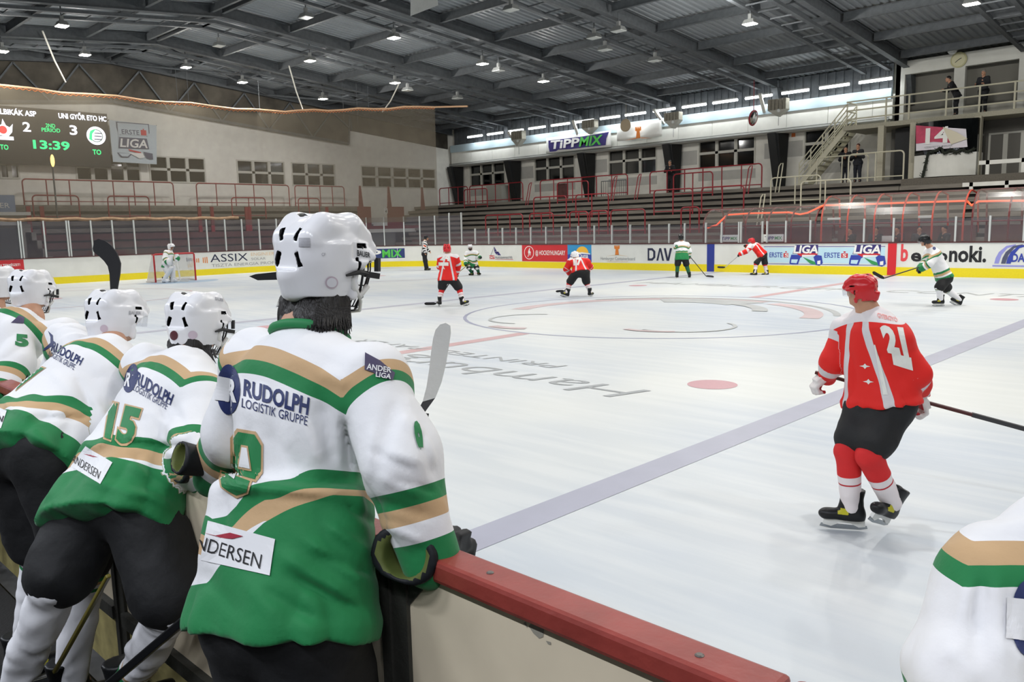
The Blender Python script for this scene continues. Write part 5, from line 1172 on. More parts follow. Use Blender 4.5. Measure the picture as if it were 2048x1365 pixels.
# fields outside [-.5,.5] clamp, so fc starts green only below .065
M_jw = rampmat('white_team_jersey', WHT, WSTR, .7, .22, sheen=.1)
M_jr = rampmat('red_team_jersey', 'D8241F', {'fs': [None, (-.02, 'CFCBCE'), (.02, None)], 'fa': [None, (.10, 'DCD8DA')], 'fc': ['D8241F', (.05, 'CFCBCE'), (.11, 'D8241F'), (.27, 'CFCBCE'), (.33, None)]}, .65, .1)
M_jref = rampmat('striped_referee_shirt', '101114', {'fs': [None, (-.32, 'E2E2E2'), (-.26, None), (-.2, 'E2E2E2'), (-.14, None), (-.08, 'E2E2E2'), (-.02, None), (.04, 'E2E2E2'), (.1, None), (.16, 'E2E2E2'), (.22, None), (.28, 'E2E2E2'), (.34, None)], 'fc': [None, (.28, 'C4502E'), (.36, None)]}, .7, .1)
M_sw = rampmat('white_team_sock', 'E2E2E6', {'fk': [None, (-.13, GRN), (-.10, 'E2E2E6'), (-.07, TAN_), (-.04, GRN), (0., None)]}, .75, .15)
M_swg = rampmat('white_green_sock', 'E2E2E6', {'fk': [GRN, (-.02, 'E2E2E6'), (.02, TAN_), (.05, 'E2E2E6')]}, .75, .15)
M_sg = rampmat('green_white_sock', '1E5A3E', {'fk': [None, (.0, 'DADADA'), (.04, '1E5A3E'), (.06, 'DADADA')]}, .75, .15)
M_sr = rampmat('red_white_sock', 'E0D8DA', {'fk': [None, (-.16, 'B02A33'), (-.13, 'E0D8DA'), (.0, 'CB2A2C')]}, .75, .15)
M_darkcoat = mat('dark_coat_cloth', '15161A', .85, bump=.3, bscale=25); M_jeans = mat('dark_trousers', '1F222B', .85, bump=.2, bscale=30); M_greycoat = mat('charcoal_coat_cloth', '24252A', .85, bump=.3, bscale=25)
BVH = {}
def bvh_of(v, q): return BVHTree.FromPolygons([tuple(x) for x in v], [tuple(x) for x in q.tolist()], epsilon=0.)
def add_surface(name, s, m, parent, attrs_fn=None):
    v, q = s.mesh(); me = surf_mesh(name, v, q, attrs_fn(v) if attrs_fn else None); o = place(name, me, m, parent); BVH[o.name] = (v, q); return o
def folds(L_):
    """cloth folds on the side seen in the photo: rows (x0, y0, x1, y1, width, height), height < 0 is a crease"""
    def fn(s, O, M, L):
        d0 = float((O-CAM)@FW)
        def disp(p):
            q = p-CAM.astype(np.float32); w = q@FW.astype(np.float32); x = 1024+FPX*(q@RT.astype(np.float32))/w; y = 682.5-FPX*(q@UP.astype(np.float32))/w; o = np.zeros(len(p), np.float32)
            for x0, y0, x1, y1, wd, hg in L_:
                ax, ay = x1-x0, y1-y0; t = np.clip(((x-x0)*ax+(y-y0)*ay)/(ax*ax+ay*ay), 0, 1); dd = np.hypot(x-x0-t*ax, y-y0-t*ay)*w/FPX; e = np.minimum(1, 4*np.minimum(t+.05, 1.05-t)+.1)
                o -= hg*e*np.exp(-(dd/wd)**2)
            return o
        s.disp(disp)
    return fn
def body(root, J, m, h=.014, hands=None, fingers=False):
    """skin: one continuous surface from head to foot"""
    pts = np.array([J[k] for k in J if k == 'head' or k == 'neck' or (k[:2] in ('sh', 'el', 'wr', 'kn', 'an') and len(k) == 3) or k[:3] == 'hip']); s = SDF(pts.min(0)-.24, pts.max(0)+.24, h)
    H = J['H']; M = J['M']*J.get('hk', 1.); hk = J.get('hk', 1.); w = lambda x, y, z: H+J['M']@V(x, y, z)*hk; M = J['M']
    s.ell(w(0, -.008, .03), V(.074, .095, .088)*hk, M); s.ell(w(0, .02, -.04), V(.058, .068, .078)*hk, M, k=.03); s.cap(w(0, .05, -.085), w(0, .062, -.092), .03, k=.025)
    s.cap(w(0, .088, .0), w(0, .105, -.03), .009, .014, k=.012); s.cap(w(-.02, .082, -.058), w(.02, .082, -.058), .008, k=.008); s.cap(w(-.04, .08, .018), w(.04, .08, .018), .012, k=.015)
    for sx in (-1, 1): s.ell(w(sx*.036, .09, .0), (.014, .01, .009), M, sub=True, k=.008); s.ell(w(sx*.078, -.005, -.015), (.01, .02, .032), M, k=.006)
    s.cap(w(0, -.02, -.06), J['neck'], .058, .065, k=.03); pel = (J['hipL']+J['hipR'])/2; ch = J['neck']*.75+pel*.25
    s.cap(J['neck'], ch, .07, .11, k=.04); s.cap(ch, pel, .11, .10, k=.05); s.cap(J['hipL'], J['hipR'], .075, k=.05)
    for S in 'LR':
        s.cap(J['neck']*.9+pel*.1, J['sh'+S], .06, .055, k=.04); s.chain([J['sh'+S], J['el'+S], J['wr'+S]], [.052, .042, .03], k=.02)
        d = J['hand'+S] if 'hand'+S in J else unit(J['wr'+S]-J['el'+S]); e = J['wr'+S]; 
        if fingers:
            n = unit(np.cross(d, unit(J['el'+S]-J['sh'+S])+V(.01, .02, .3))); x = np.cross(d, n); F = np.stack([x, d, n], 1); s.box(e+d*.05, (.036, .045, .014), F, rd=.012, k=.015)
            for i, t in enumerate((-.028, -.0095, .0095, .028)): b = e+d*.09+x*t; s.chain([b, b+d*(.035+.004*(i in (1, 2)))-n*.006, b+d*.055-n*.03], [.0095, .009, .008], k=.004)
            s.chain([e+d*.03-x*.035, e+d*.06-x*.055-n*.01, e+d*.085-x*.05-n*.022], [.012, .0105, .009], k=.006)
        else: s.cap(e, e+d*.06, .03, .028, k=.02)
        s.chain([J['hip'+S], J['kn'+S], J['an'+S]], [.072, .052, .04], k=.03); s.cap(J['an'+S], J['an'+S]+J['toe'+S]*.05, .034, .028, k=.02)
    return add_surface('body', s, m, root)
def head_frame(J):
    J['M'] = frame(J.get('d_up', V(0, 0, 1)), J['d_face']); J['H'] = J['head']; return J
def torso_frame(J):
    pel = (J['hipL']+J['hipR'])/2; up = unit(J['neck']-pel); x = J['shR']-J['shL']; x = unit(x-up*(x@up)); M = np.stack([x, np.cross(up, x), up], 1); return pel, M, float(np.linalg.norm(J['neck']-pel))
def jersey(root, J, m, h=.014, wr=.006, prof=None, sl=(.1, .095, .082), style='w', extra=None, cuff=.06, hem=-.2, name='jersey', slim=1., noise_sc=9, h0=.74, zw=None, vcut=(.26, .06, 1.0), tilt=0.):
    O, M, L = torso_frame(J); pts = np.array([J[k] for k in ('neck', 'shL', 'shR', 'elL', 'elR', 'wrL', 'wrR', 'hipL', 'hipR')]+[O+M[:, 2]*hem]); s = SDF(pts.min(0)-.34, pts.max(0)+.34, h)
    if prof is None: prof = [(hem, 0, 0, .235, .185), (-.10, 0, 0, .232, .182), (.03, 0, 0, .222, .168), (.3*L, 0, 0, .205, .152), (.65*L, 0, 0, .215, .155), (.84*L, 0, 0, .19, .14), (.95*L, 0, 0, .125, .105), (1.03*L, 0, 0, .075, .078)]
    prof = [(p[0], p[1], p[2], p[3]*slim, p[4]*slim) for p in prof]
    s.loft(O, M, prof); ce = {}
    for S, sg in (('L', -1), ('R', 1)):
        a, b, c = J['sh'+S], J['el'+S], J['wr'+S]; ce[S] = c+unit(c-b)*cuff*.3
        s.cap(O+M@V(sg*.08, 0, .88*L), a, .085*slim, sl[0], k=.06); t = SDF(s.lo, s.lo+s.h*(s.n-1), h); t.F = np.ones_like(s.F); 
        t.chain([a, b, ce[S]], sl, k=.03); k = .035; hh = np.clip(.5+.5*(s.F-t.F)/k, 0, 1); s.F = s.F*(1-hh)+t.F*hh-k*hh*(1-hh)
    if style in ('w', 'r'):
        for S in 'LR': s.cap(J['hip'+S]+M[:, 2]*.04, J['hip'+S]+M[:, 2]*(hem+.03), .125*slim, .15*slim, k=.06)
        s.halfspace(O+M[:, 2]*hem, -M[:, 2])
    if extra: extra(s, O, M, L)
    if wr:
        def fn(p):
            q = (p-O)@M; n1 = vnoise(q*np.array([1, 1, .55], np.float32), noise_sc, 5.); n2 = vnoise(q*np.array([1.0, 1., .8], np.float32), noise_sc*2.1, 11.); return wr*(1-2*np.abs(n1)*1.6)*.8+wr*.35*n2
        s.disp(fn)
    zhem = hem
    def attrs(v):
        q = (v-O)@M; x = q[:, 0]; z = q[:, 2]; dS = np.full(len(v), 9.); fc = np.full(len(v), .5)
        for S in 'LR':
            a, b, c = J['sh'+S], J['el'+S], ce[S]
            for (p0, p1, r0, r1, l0) in ((b, c, sl[1], sl[2], 0.), (a, b, sl[0], sl[1], np.linalg.norm(c-b))):
                ab = p1-p0; t = np.clip(((v-p0)@ab)/(ab@ab), 0, 1); raw = ((v-p0)@ab)/(ab@ab); d = np.linalg.norm(v-p0-t[:, None]*ab, axis=1)-(r0+(r1-r0)*t); w = d < dS
                dS = np.where(w, d, dS); fc = np.where(w, (1-(np.minimum(raw, 1) if l0 else raw))*np.linalg.norm(ab)+l0, fc)
        i = np.arange(len(v)); ax = np.abs(x); lt = 0
        # torso distance
        zz = np.array([p[0] for p in prof]); aa = np.interp(z, zz, [p[3] for p in prof]); bb = np.interp(z, zz, [p[4] for p in prof]); dT = ((np.abs(x)/aa)**2.3+(np.abs(q[:, 1])/bb)**2.3)**(1/2.3)-1; dT *= bb
        sleeve = (dS < dT-.004); fc = np.where(sleeve, fc, .5); out = {}
        w0, cc, mm = vcut; yk = h0*L-np.where(ax <= w0, cc*(ax/w0)**2, cc-mm*(ax-w0)); out['fa'] = z-yk+tilt*x
        u = np.clip(x/aa, -1, 1); U = zw or ([-1, -.6, 0, .6, 1], [.33, .28, .30, .37, .40], [.10, .13, .18, .29, .31])
        f1 = np.interp(u, U[0], U[1])+.006*np.sin(u*9); f2 = np.interp(u, U[0], U[2]); out['fb'] = np.where(sleeve, .4, (z-zhem)-f1); out['fg'] = np.where(sleeve, -.4, f2-(z-zhem))
        fc = fc+.02*np.sin(np.arctan2(q[:, 1], x)*3.); out['fc'] = fc
        out['fs'] = np.where(sleeve, .5, (np.abs(ax-(.075+.10*np.clip((.75*L-z)/.5, -.3, 1)))) * np.where(True, 1, 1)+.0) if style == 'r' else np.where(sleeve, np.clip(fc-.3, -.5, .5), x)
        return {k: np.clip(a, -.49, .49) for k, a in out.items()}
    return add_surface(name, s, m, root, attrs)
def pants(root, J, m, h=.016, r=(.155, .13, .12), f=.86, wr=.008, name='pants', up=.05, top=None):
    pts = np.array([J[k] for k in ('hipL', 'hipR', 'knL', 'knR', 'neck')]); s = SDF(pts.min(0)-.25, pts.max(0)+.25, h); pel = (J['hipL']+J['hipR'])/2; uv = unit(J['neck']-pel)
    s.cap(pel-.0*uv, pel+uv*up, r[0], r[0]*.97); s.cap(J['hipL'], J['hipR'], r[0]*.9, k=.05)
    for S in 'LR': b = J['hip'+S]+(J['kn'+S]-J['hip'+S])*f; s.cap(J['hip'+S], b, r[1], r[2], k=.05); 
    if top is not None: s.halfspace(pel+uv*top, uv)
    if wr: s.disp(lambda p: wr*vnoise(p, 11, 3.)+wr*.5*vnoise(p, 24, 9.))
    return add_surface(name, s, m, root)
def sock(root, J, S, m, h=.013, r=(.078, .082, .06), wr=.004, k0=.0):
    a, b = J['kn'+S], J['an'+S]; th = unit(J['hip'+S]-a); s = SDF(np.minimum(a, b)-.22, np.maximum(a, b)+.22, h); s.cap(a+th*.1, a, r[0]*.95, r[0], k=.02); s.cap(a, b+unit(b-a)*-.0, r[1], r[2], k=.03); kn = J.get('kdir'+S)
    if wr: s.disp(lambda p: wr*1.3*vnoise(p, 16, 2.)+wr*np.sin((p@np.asarray(unit(b-a), np.float32))*62+9*vnoise(p, 7, 4.))*.5*(.5+vnoise(p, 5, 8.)))
    ab = b-a; Lh = np.linalg.norm(ab)
    return add_surface('sock', s, m, root, lambda v: {'fk': np.clip(-((v-a)@ab)/Lh**2+k0, -.49, .49)})
def skate(root, an, toe, up=(0, 0, 1), bm=None):
    M = frame(up, toe); t = m4(M, an); o = place('skate', BOOT, bm or M_boot, root, t)
    for nm, me, mm in (('blade_holder', HOLD, M_hold), ('steel_blade', STEEL, M_blade)):
        c = place(nm, me, mm, o); c.matrix_parent_inverse = Matrix.Identity(4)
    return o
def glove(root, wr_, d, back, side, m, s=1.):
    """side 1 = right; d along the hand, back = direction the back of the hand faces"""
    y = unit(d); z = unit(np.asarray(back, float)-y*(np.asarray(back, float)@y)); x = np.cross(y, z); M = np.stack([x, y, z], 1); return place('glove', GLV[side], m, root, m4(M, wr_, s))
def helmet(root, J, m, hi=True, cage=True, visor=False, straps=True, s=.88):
    t = m4(J['M'], J['H'], s); o = place('helmet', HELM_HI if hi else HELM_LO, m, root, t)
    def sub(nm, me, mm): c = place(nm, me, mm, o); c.matrix_parent_inverse = Matrix.Identity(4); return c
    if cage: sub('face_cage', CAGE, M_wire)
    if visor: sub('visor', VISOR, M_clear)
    if straps: sub('strap', STR_R, M_strap); sub('strap', STR_L, M_strap); sub('chin_strap', CHIN, M_hold if hi else M_strap)
    return o
def reg(o, me, mtx):
    v = np.array([mtx @ x.co for x in me.vertices]); q = np.array([tuple(p.vertices) for p in me.polygons]); BVH[o.name] = (v, q)
def stick(a, b, blade, lab, cols, L=.31, wdt=.075, curve=.05, shaft=(.030, .022), tape=None, group=None, flat=None):
    """hockey stick: shaft from butt a to heel b, blade leaving the heel along vector blade; flat = direction the blade face looks to"""
    a, b, blade = map(lambda v: np.asarray(v, float), (a, b, blade)); r = thing('hockey_stick', lab, 'hockey stick', (a+b)/2, group); MB().bar(a, b, *shaft).build('shaft', cols[0], r, bevel=.004)
    bd = unit(blade); fl = unit(flat if flat is not None else np.cross(bd, b-a)); wv = np.cross(fl, bd); n = 14; vs = []
    for i in range(n+1):
        t = i/n; c = b+bd*L*t+fl*curve*t*t; w = wdt*(.5+.12*min(1, t*5) - (.5*.35*max(0, (t-.82)/.18)**2)); w = wdt*.5*(min(1., .55+2.2*t) if t < .8 else math.sqrt(max(.02, 1-((t-.8)/.205)**2)))
        for e in (-1, 1):
            for f_ in (-1, 1): vs.append(c+wv*w*e+fl*.005*f_)
    fs = []
    for i in range(n):
        k = 4*i; fs += [(k, k+1, k+5, k+4), (k+2, k+6, k+7, k+3), (k, k+4, k+6, k+2), (k+1, k+3, k+7, k+5)]
    fs += [(0, 2, 3, 1), (4*n, 4*n+1, 4*n+3, 4*n+2)]
    MB().add(vs, fs).build('blade', cols[1], r, smooth=True)
    if tape: MB().bar(b-unit(b-a)*tape, b, shaft[0]+.004, shaft[1]+.004).build('hosel', cols[2], r)
    return r
# lettering wrapped on cloth: image rows follow the photo's perspective but every point lies on the surface
def decal(src, o, name, quad, m, lift=.003, bold=.02, shear=0., n=14, parent=None, poly=None):
    v0, q0 = BVH[o.name]; key = o.name+'#t'
    if key not in BVH: BVH[key] = bvh_of(v0, q0)
    T = BVH[key]
    if poly is not None: vv = [(x, y, 0) for x, y in poly]; ff = [tuple(range(len(poly)))]
    else:
        vv, ff = text_mesh(src, bold, shear); a = np.array(vv); x0, x1 = a[:, 0].min(), a[:, 0].max(); y0, y1 = (a[:, 1].min(), a[:, 1].max()); vv = [((p[0]-x0)/(x1-x0), (p[1]-y0)/(y1-y0), 0) for p in vv]
    bm = bmesh.new(); B = [bm.verts.new(p) for p in vv]
    for f in ff:
        try: bm.faces.new([B[i] for i in f])
        except ValueError: pass
    bmesh.ops.triangulate(bm, faces=bm.faces[:])
    for i in range(1, n): bmesh.ops.bisect_plane(bm, geom=bm.verts[:]+bm.edges[:]+bm.faces[:], plane_co=(i/n, 0, 0), plane_no=(1, 0, 0))
    for i in range(1, max(3, n//2)): bmesh.ops.bisect_plane(bm, geom=bm.verts[:]+bm.edges[:]+bm.faces[:], plane_co=(0, i/max(3, n//2), 0), plane_no=(0, 1, 0))
    tl, tr, br, bl = [np.array(p, float) for p in quad]; kill = []
    for vtx in bm.verts:
        u, w = vtx.co.x, vtx.co.y; px = (bl*(1-u)+br*u)*(1-w)+(tl*(1-u)+tr*u)*w; d = unit(ray(*px)); hit = T.ray_cast(Vector(CAM), Vector(d))
        if hit[0] is None: kill.append(vtx); continue
        nn = np.array(hit[1]); nn = nn if nn@d < 0 else -nn; p = np.array(hit[0])+nn*lift*.5-d*lift*.5; vtx.co = p
    if kill: bmesh.ops.delete(bm, geom=kill, context='VERTS')
    me = bpy.data.meshes.new(name); bm.to_mesh(me); bm.free(); return place(name, me, m, parent or o)
# ================================================================== THE BENCH
NAVY = mat('navy_print', '1F2C5E', .6); PGRN = mat('green_print', GRN, .65); PTAN = mat('tan_print', TAN_, .65); PWHT = mat('white_print', 'E3E3E5', .6); PRED = mat('crimson_print_mark', '9E2338', .6); PPUR = mat('dark_purple_print', '463F5C', .6); PBLK = mat('black_print', '1B1B1F', .6)
def base_of(J): a = (J['anL']+J['anR'])/2; return V(a[0], a[1], max(0, min(J['anL'][2], J['anR'][2])-.16))
def legs_std(J, zf=.03, spread=0., fwd=V(0, 1, 0), bend=.06):
    for S in 'LR':
        h_ = J['hip'+S]; a = V(h_[0], h_[1], zf+.16)-fwd*.02; J['an'+S] = a; J['kn'+S] = (h_*.48+a*.52)+fwd*bend; J['toe'+S] = fwd
    return J
D8 = lambda cx, cy, rx, ry, c: [(cx-rx, cy-ry+c), (cx-rx+c, cy-ry), (cx+rx-c, cy-ry), (cx+rx, cy-ry+c), (cx+rx, cy+ry-c), (cx+rx-c, cy+ry), (cx-rx+c, cy+ry), (cx-rx, cy+ry-c)]
# ---- the tall player with the number nine
J = dict(head=P(648, 520, 2.3), neck=P(610, 672, 2.26), shL=P(515, 730, 2.42), shR=P(735, 768, 2.13), elL=P(475, 860, 2.50), elR=P(800, 925, 2.02), wrL=P(440, 930, 2.62), wrR=P(848, 1070, 2.02),
         hipL=P(510, 1235, 2.15), hipR=P(625, 1235, 2.04), d_face=unit(V(-.16, 1, -.10)), d_up=unit(V(.02, .05, 1)))
head_frame(J); legs_std(J)
p9 = thing('person', 'tallest player at the bench, white and green jersey nine and dark hair', 'person', base_of(J))
body(p9, J, M_skin)
O, M, L = torso_frame(J)
zq = lambda y: (P(570, y, 2.1)-O)@M[:, 2]
zf = zq(968); zh = zq(1262)
prof9 = [(zh, -.005, -.01, .262, .178), (zh+.08, -.005, -.01, .262, .178), (zh+.2, 0, -.005, .252, .172), (zf-.07, 0, 0, .235, .168), (zf-.02, 0, -.006, .232, .172), (zf+.005, 0, -.004, .222, .165), (zf+.02, .005, .012, .196, .14), (zf+.1, .005, .005, .2, .145), (.72*L, 0, 0, .21, .152), (.86*L, 0, 0, .19, .135), (.95*L, 0, 0, .13, .105), (1.03*L, 0, .0, .08, .08)]
folds9 = folds([(435, 962, 520, 978, .022, .018), (520, 978, 700, 985, .02, .010), (437, 940, 560, 962, .010, -.016), (560, 962, 705, 965, .012, -.018), (640, 800, 668, 935, .02, -.012), (600, 830, 640, 930, .022, .009), (690, 830, 700, 950, .014, -.02),
                (530, 860, 600, 950, .02, -.006), (560, 1110, 700, 1195, .018, .011), (610, 1078, 742, 1172, .016, .011), (575, 1150, 720, 1225, .012, -.010), (655, 1050, 745, 1110, .014, .010), (640, 1110, 742, 1150, .011, -.010), (480, 1150, 560, 1240, .025, .006), (420, 1050, 440, 1150, .02, .006),
                (790, 800, 765, 930, .018, -.008), (830, 850, 868, 960, .014, -.008), (755, 955, 850, 990, .014, .009), (750, 1000, 865, 1035, .014, -.008), (765, 905, 845, 925, .015, .007), (800, 830, 850, 870, .018, .006), (760, 1050, 850, 1085, .012, .008), (590, 700, 700, 735, .02, -.004), (470, 760, 500, 840, .02, .005), (745, 850, 735, 960, .013, .008), (780, 960, 870, 985, .010, -.008), (740, 900, 830, 945, .010, -.007), (815, 790, 845, 850, .012, .006), (505, 850, 470, 930, .012, -.006), (640, 745, 700, 770, .016, .006), (450, 990, 640, 1000, .012, -.006), (520, 1180, 640, 1245, .014, -.007), (690, 1010, 750, 1050, .010, -.008), (400, 1140, 480, 1230, .02, -.006)])
j9 = jersey(p9, J, M_jw, h=.0085, wr=.009, prof=prof9, sl=(.105, .098, .074), extra=folds9, hem=zh, cuff=.2, noise_sc=8, h0=.93, tilt=.24, vcut=(.25, .05, 1.3),
            zw=([-1, -.7, -.4, 0, .4, .8, 1], [.33, .285, .275, .31, .375, .395, .40], [.10, .11, .12, .19, .27, .32, .34]))
def nine_etc(): pass
decal('RUDOLPH', j9, 'lettering', ((489, 758), (620, 796), (616, 832), (487, 793)), NAVY, bold=.035)
decal('LOGISTIK GRUPPE', j9, 'lettering', ((485, 797), (616, 834), (614, 852), (484, 815)), NAVY, bold=.0)
decal('', j9, 'emblem_disc', ((434, 729), (481, 729), (481, 830), (434, 830)), NAVY, poly=circ(.5, .5, .5, .5, n=28), lift=.003)
decal('', j9, 'emblem_bar', ((432, 751), (464, 757), (460, 803), (430, 800)), PWHT, poly=[(0, 0), (1, 0), (1, 1), (0, 1)], lift=.0055); decal('R', j9, 'emblem_letter', ((455, 757), (477, 760), (475, 806), (452, 803)), PWHT, bold=.04, lift=.006)
decal('', j9, 'number', ((460, 855), (527, 866), (526, 970), (461, 953)), PTAN, poly=D8(.5, .5, .5, .5, .22), lift=.003); decal('', j9, 'number', ((465, 862), (523, 872), (522, 964), (466, 949)), PGRN, poly=D8(.5, .5, .5, .5, .22), lift=.0045)
decal('', j9, 'number', ((479, 889), (504, 894), (505, 943), (477, 937)), PTAN, poly=[(0, 0), (1, 0), (.75, 1), (.2, 1)], lift=.006); decal('', j9, 'number', ((482, 894), (501, 898), (502, 938), (480, 933)), PWHT, poly=[(0, 0), (1, 0), (.75, 1), (.2, 1)], lift=.0075)
decal('', j9, 'number', ((437, 938), (505, 958), (503, 1000), (439, 990)), PTAN, poly=[(.05, 1), (0, .6), (.05, .3), (.55, -.05), (.9, .25), (1, .85)], lift=.0035); decal('', j9, 'number', ((441, 942), (500, 959), (499, 994), (443, 987)), PGRN, poly=[(.05, 1), (0, .6), (.05, .3), (.55, .0), (.9, .25), (1, .85)], lift=.005)
decal('', j9, 'number', ((455, 942), (473, 948), (472, 962), (456, 956)), PWHT, poly=[(0, .3), (.8, 0), (1, 1), (.1, 1)], lift=.0065)
decal('', j9, 'patch', ((402, 1038), (551, 1079), (540, 1152), (386, 1117)), PWHT, poly=[(0, 0), (1, 0), (1, 1), (0, 1)], lift=.004, n=10); decal('NDERSEN', j9, 'lettering', ((399, 1071), (526, 1110), (521, 1139), (392, 1097)), PBLK, bold=-.004, lift=.0065)
decal('', j9, 'emblem_swoosh', ((402, 1064), (488, 1066), (488, 1082), (402, 1080)), PRED, poly=[(0, 1), (.35, .55), (.7, .95), (1, .55), (.75, .2), (.5, .25)], lift=.0065)
decal('', j9, 'patch', ((730, 706), (790, 735), (788, 764), (729, 744)), PPUR, poly=[(0, .1), (.0, 1), (.5, .95), (1, .6), (.95, .05), (.4, .0), (.3, .12)], lift=.004); decal('ANDER', j9, 'lettering', ((734, 728), (782, 737), (781, 747), (733, 740)), PWHT, bold=.02, lift=.0065); decal('LIGA', j9, 'lettering', ((752, 744), (782, 750), (780, 760), (751, 755)), PWHT, bold=.02, lift=.0065)
decal('9', j9, 'number', ((824, 838), (842, 848), (850, 930), (838, 934)), PGRN, bold=.06, lift=.004)
cl = MB(); cp = [P(620, 672, 2.27)+M@V(.105*math.cos(t), .098*math.sin(t), -.012*math.sin(t)) for t in np.linspace(0, 2*math.pi, 28)]; cl.tube(cp, .014, 8, False); cl.build('collar', PGRN, j9, smooth=True)
pants(p9, J, M_blkcloth, r=(.15, .132, .135), up=.02, top=zh+.03)
for S in 'LR': sock(p9, J, S, M_sw); skate(p9, J['an'+S], J['toe'+S])
glove(p9, P(862, 1092, 2.13), V(-.42, .85, -.22), V(.1, .25, 1), 1, M_gblack, 1.35); glove(p9, J['wrL'], V(.1, .9, -.35), V(0, .3, 1), -1, M_gblack, 1.05)
h9 = helmet(p9, J, M_hshell); reg(h9, HELM_HI, m4(J['M'], J['H'], .88)); M_lg = mat('pale_grey_print', 'AFAFB4', .5)
decal('BAUER', h9, 'brand_lettering', ((714, 500), (740, 506), (740, 516), (714, 512)), PBLK, bold=.02, lift=.002, n=4); decal('', h9, 'grey_mark', ((598, 476), (620, 476), (620, 494), (598, 494)), M_lg, poly=[(0, 0), (1, 0), (1, 1), (0, 1)], lift=.002, n=4)
decal('CF', h9, 'lettering', ((643, 506), (651, 506), (651, 512), (643, 512)), M_lg, bold=.02, lift=.002, n=3); decal('', h9, 'round_sticker', ((650, 553), (676, 553), (676, 578), (650, 578)), mat('pale_sticker', 'C9B9C4', .5), poly=circ(.5, .5, .5, .5), lift=.002, n=4)
decal('', h9, 'round_sticker', ((653, 556), (673, 556), (673, 575), (653, 575)), mat('white_sticker', 'E0E0E6', .5), poly=circ(.5, .5, .5, .5), lift=.0035, n=4)
# loose strap at the back, hair below the shell
w9 = lambda x, y, z: J['H']+J['M']@V(x, y, z)
a = P(566, 552, 2.34); b = P(498, 553, 2.36); MB().prism([a+V(0, 0, .013), a-V(0, 0, .011), (a*.25+b*.75)-V(0, 0, .012), b, (a*.2+b*.8)+V(0, 0, .006)], (.002, .004, 0)).build('strap', M_strap, h9)
s = SDF(J['H']-.26, J['H']+.2, .006); ha, hb, hc = w9(0, -.03, -.09), P(638, 612, 2.29), P(630, 650, 2.25); s.chain([ha, hb, hc], [.075, .082, .072], k=.02); s.cap(P(668, 630, 2.3), P(680, 645, 2.3), .026, k=.03); s.chain([P(594, 612, 2.29), P(590, 645, 2.27)], [.05, .045], k=.03)
s.disp(lambda p: .007*vnoise(p*np.array([1, 1, .12], np.float32), 90, 1.)); hr = add_surface('hair', s, M_hair, p9)
hm = MB(); rr = np.random.RandomState(5)
for k in range(240):
    t = rr.uniform(-1, 1); a = P(638+58*t, 588+rr.uniform(0, 10), 2.225+.09*t*t); b = P(636+66*t, 630, 2.185+.09*t*t); c = P(634+(68+rr.uniform(-8, 10))*t, 660+rr.uniform(-10, 14), 2.155+.09*t*t); hm.tube([a, b, c], [.0045, .004, .0008], 5)
for k in range(6): hm.tube([P(578, 600+3*k, 2.3), P(566, 612+3*k, 2.3), P(552+k, 606-3*k+8, 2.3)], [.003, .002, .0006], 5)
hm.build('hair_strand', M_hair, hr, smooth=True)
def JP(D, **k):
    """joints from photo columns and rows with a depth offset from D metres"""
    return {n: (P(v[0], v[1], D+(v[2] if len(v) > 2 else 0)) if isinstance(v, tuple) else v) for n, v in k.items()}
def hair_under(root, J, m=None, low=-.17, r=.085):
    w = lambda x, y, z: J['H']+J['M']@V(x, y, z); s = SDF(J['H']-.25, J['H']+.2, .009); s.chain([w(0, -.03, -.05), w(0, -.05, -.11), w(0, -.06, low)], [r, r*.95, r*.7], k=.02); s.disp(lambda p: .008*vnoise(p*np.array([1, 1, .15], np.float32), 80, 1.)); return add_surface('hair', s, m or M_hair, root)
# ---- fifteen
J = JP(0, head=(395, 644, 3.5), neck=(372, 722, 3.42), shL=(295, 738, 3.56), shR=(402, 802, 3.14), elL=(255, 850, 3.75), elR=(392, 905, 2.95), wrL=(330, 890, 3.75), wrR=(425, 945, 2.98), hipL=(200, 985, 3.08), hipR=(283, 1008, 2.96),
       knL=(112, 1170, 2.95), anL=(20, 1390, 3.17), knR=(345, 1212, 2.86), anR=(255, 1372, 3.18))
J.update(d_face=unit(V(-.42, .88, -.14)), d_up=unit(V(-.03, .1, 1)), toeL=V(.2, 1, 0), toeR=V(.3, 1, 0)); head_frame(J)
pr = thing('person', 'player wearing green and white jersey fifteen with long dark hair, leaning on the board', 'person', base_of(J)); body(pr, J, M_skin)
folds15 = folds([(165, 893, 240, 878, .028, .022), (240, 885, 370, 897, .012, -.018), (175, 960, 330, 1003, .02, .012), (255, 925, 350, 985, .018, .012), (200, 1000, 300, 1040, .018, -.008), (290, 985, 350, 1020, .016, .012), (300, 815, 360, 885, .02, .009), (330, 790, 385, 870, .016, -.009), (280, 830, 290, 880, .02, -.007), (370, 840, 400, 900, .014, .010), (360, 880, 395, 950, .014, -.010), (260, 900, 310, 960, .014, -.007)])
j15 = jersey(pr, J, M_jw, h=.0105, wr=.008, extra=folds15, sl=(.105, .1, .085), hem=-.13, h0=.9, tilt=.3, slim=1.05, cuff=.2, zw=([-1, -.5, 0, .5, 1], [.28, .29, .29, .29, .29], [.13, .15, .17, .19, .18]))
decal('RUDOLPH', j15, 'lettering', ((276, 743), (349, 790), (341, 812), (270, 768)), NAVY, bold=.03); decal('LOGISTIK GRUPPE', j15, 'lettering', ((270, 769), (338, 808), (332, 820), (266, 781)), NAVY, bold=0.)
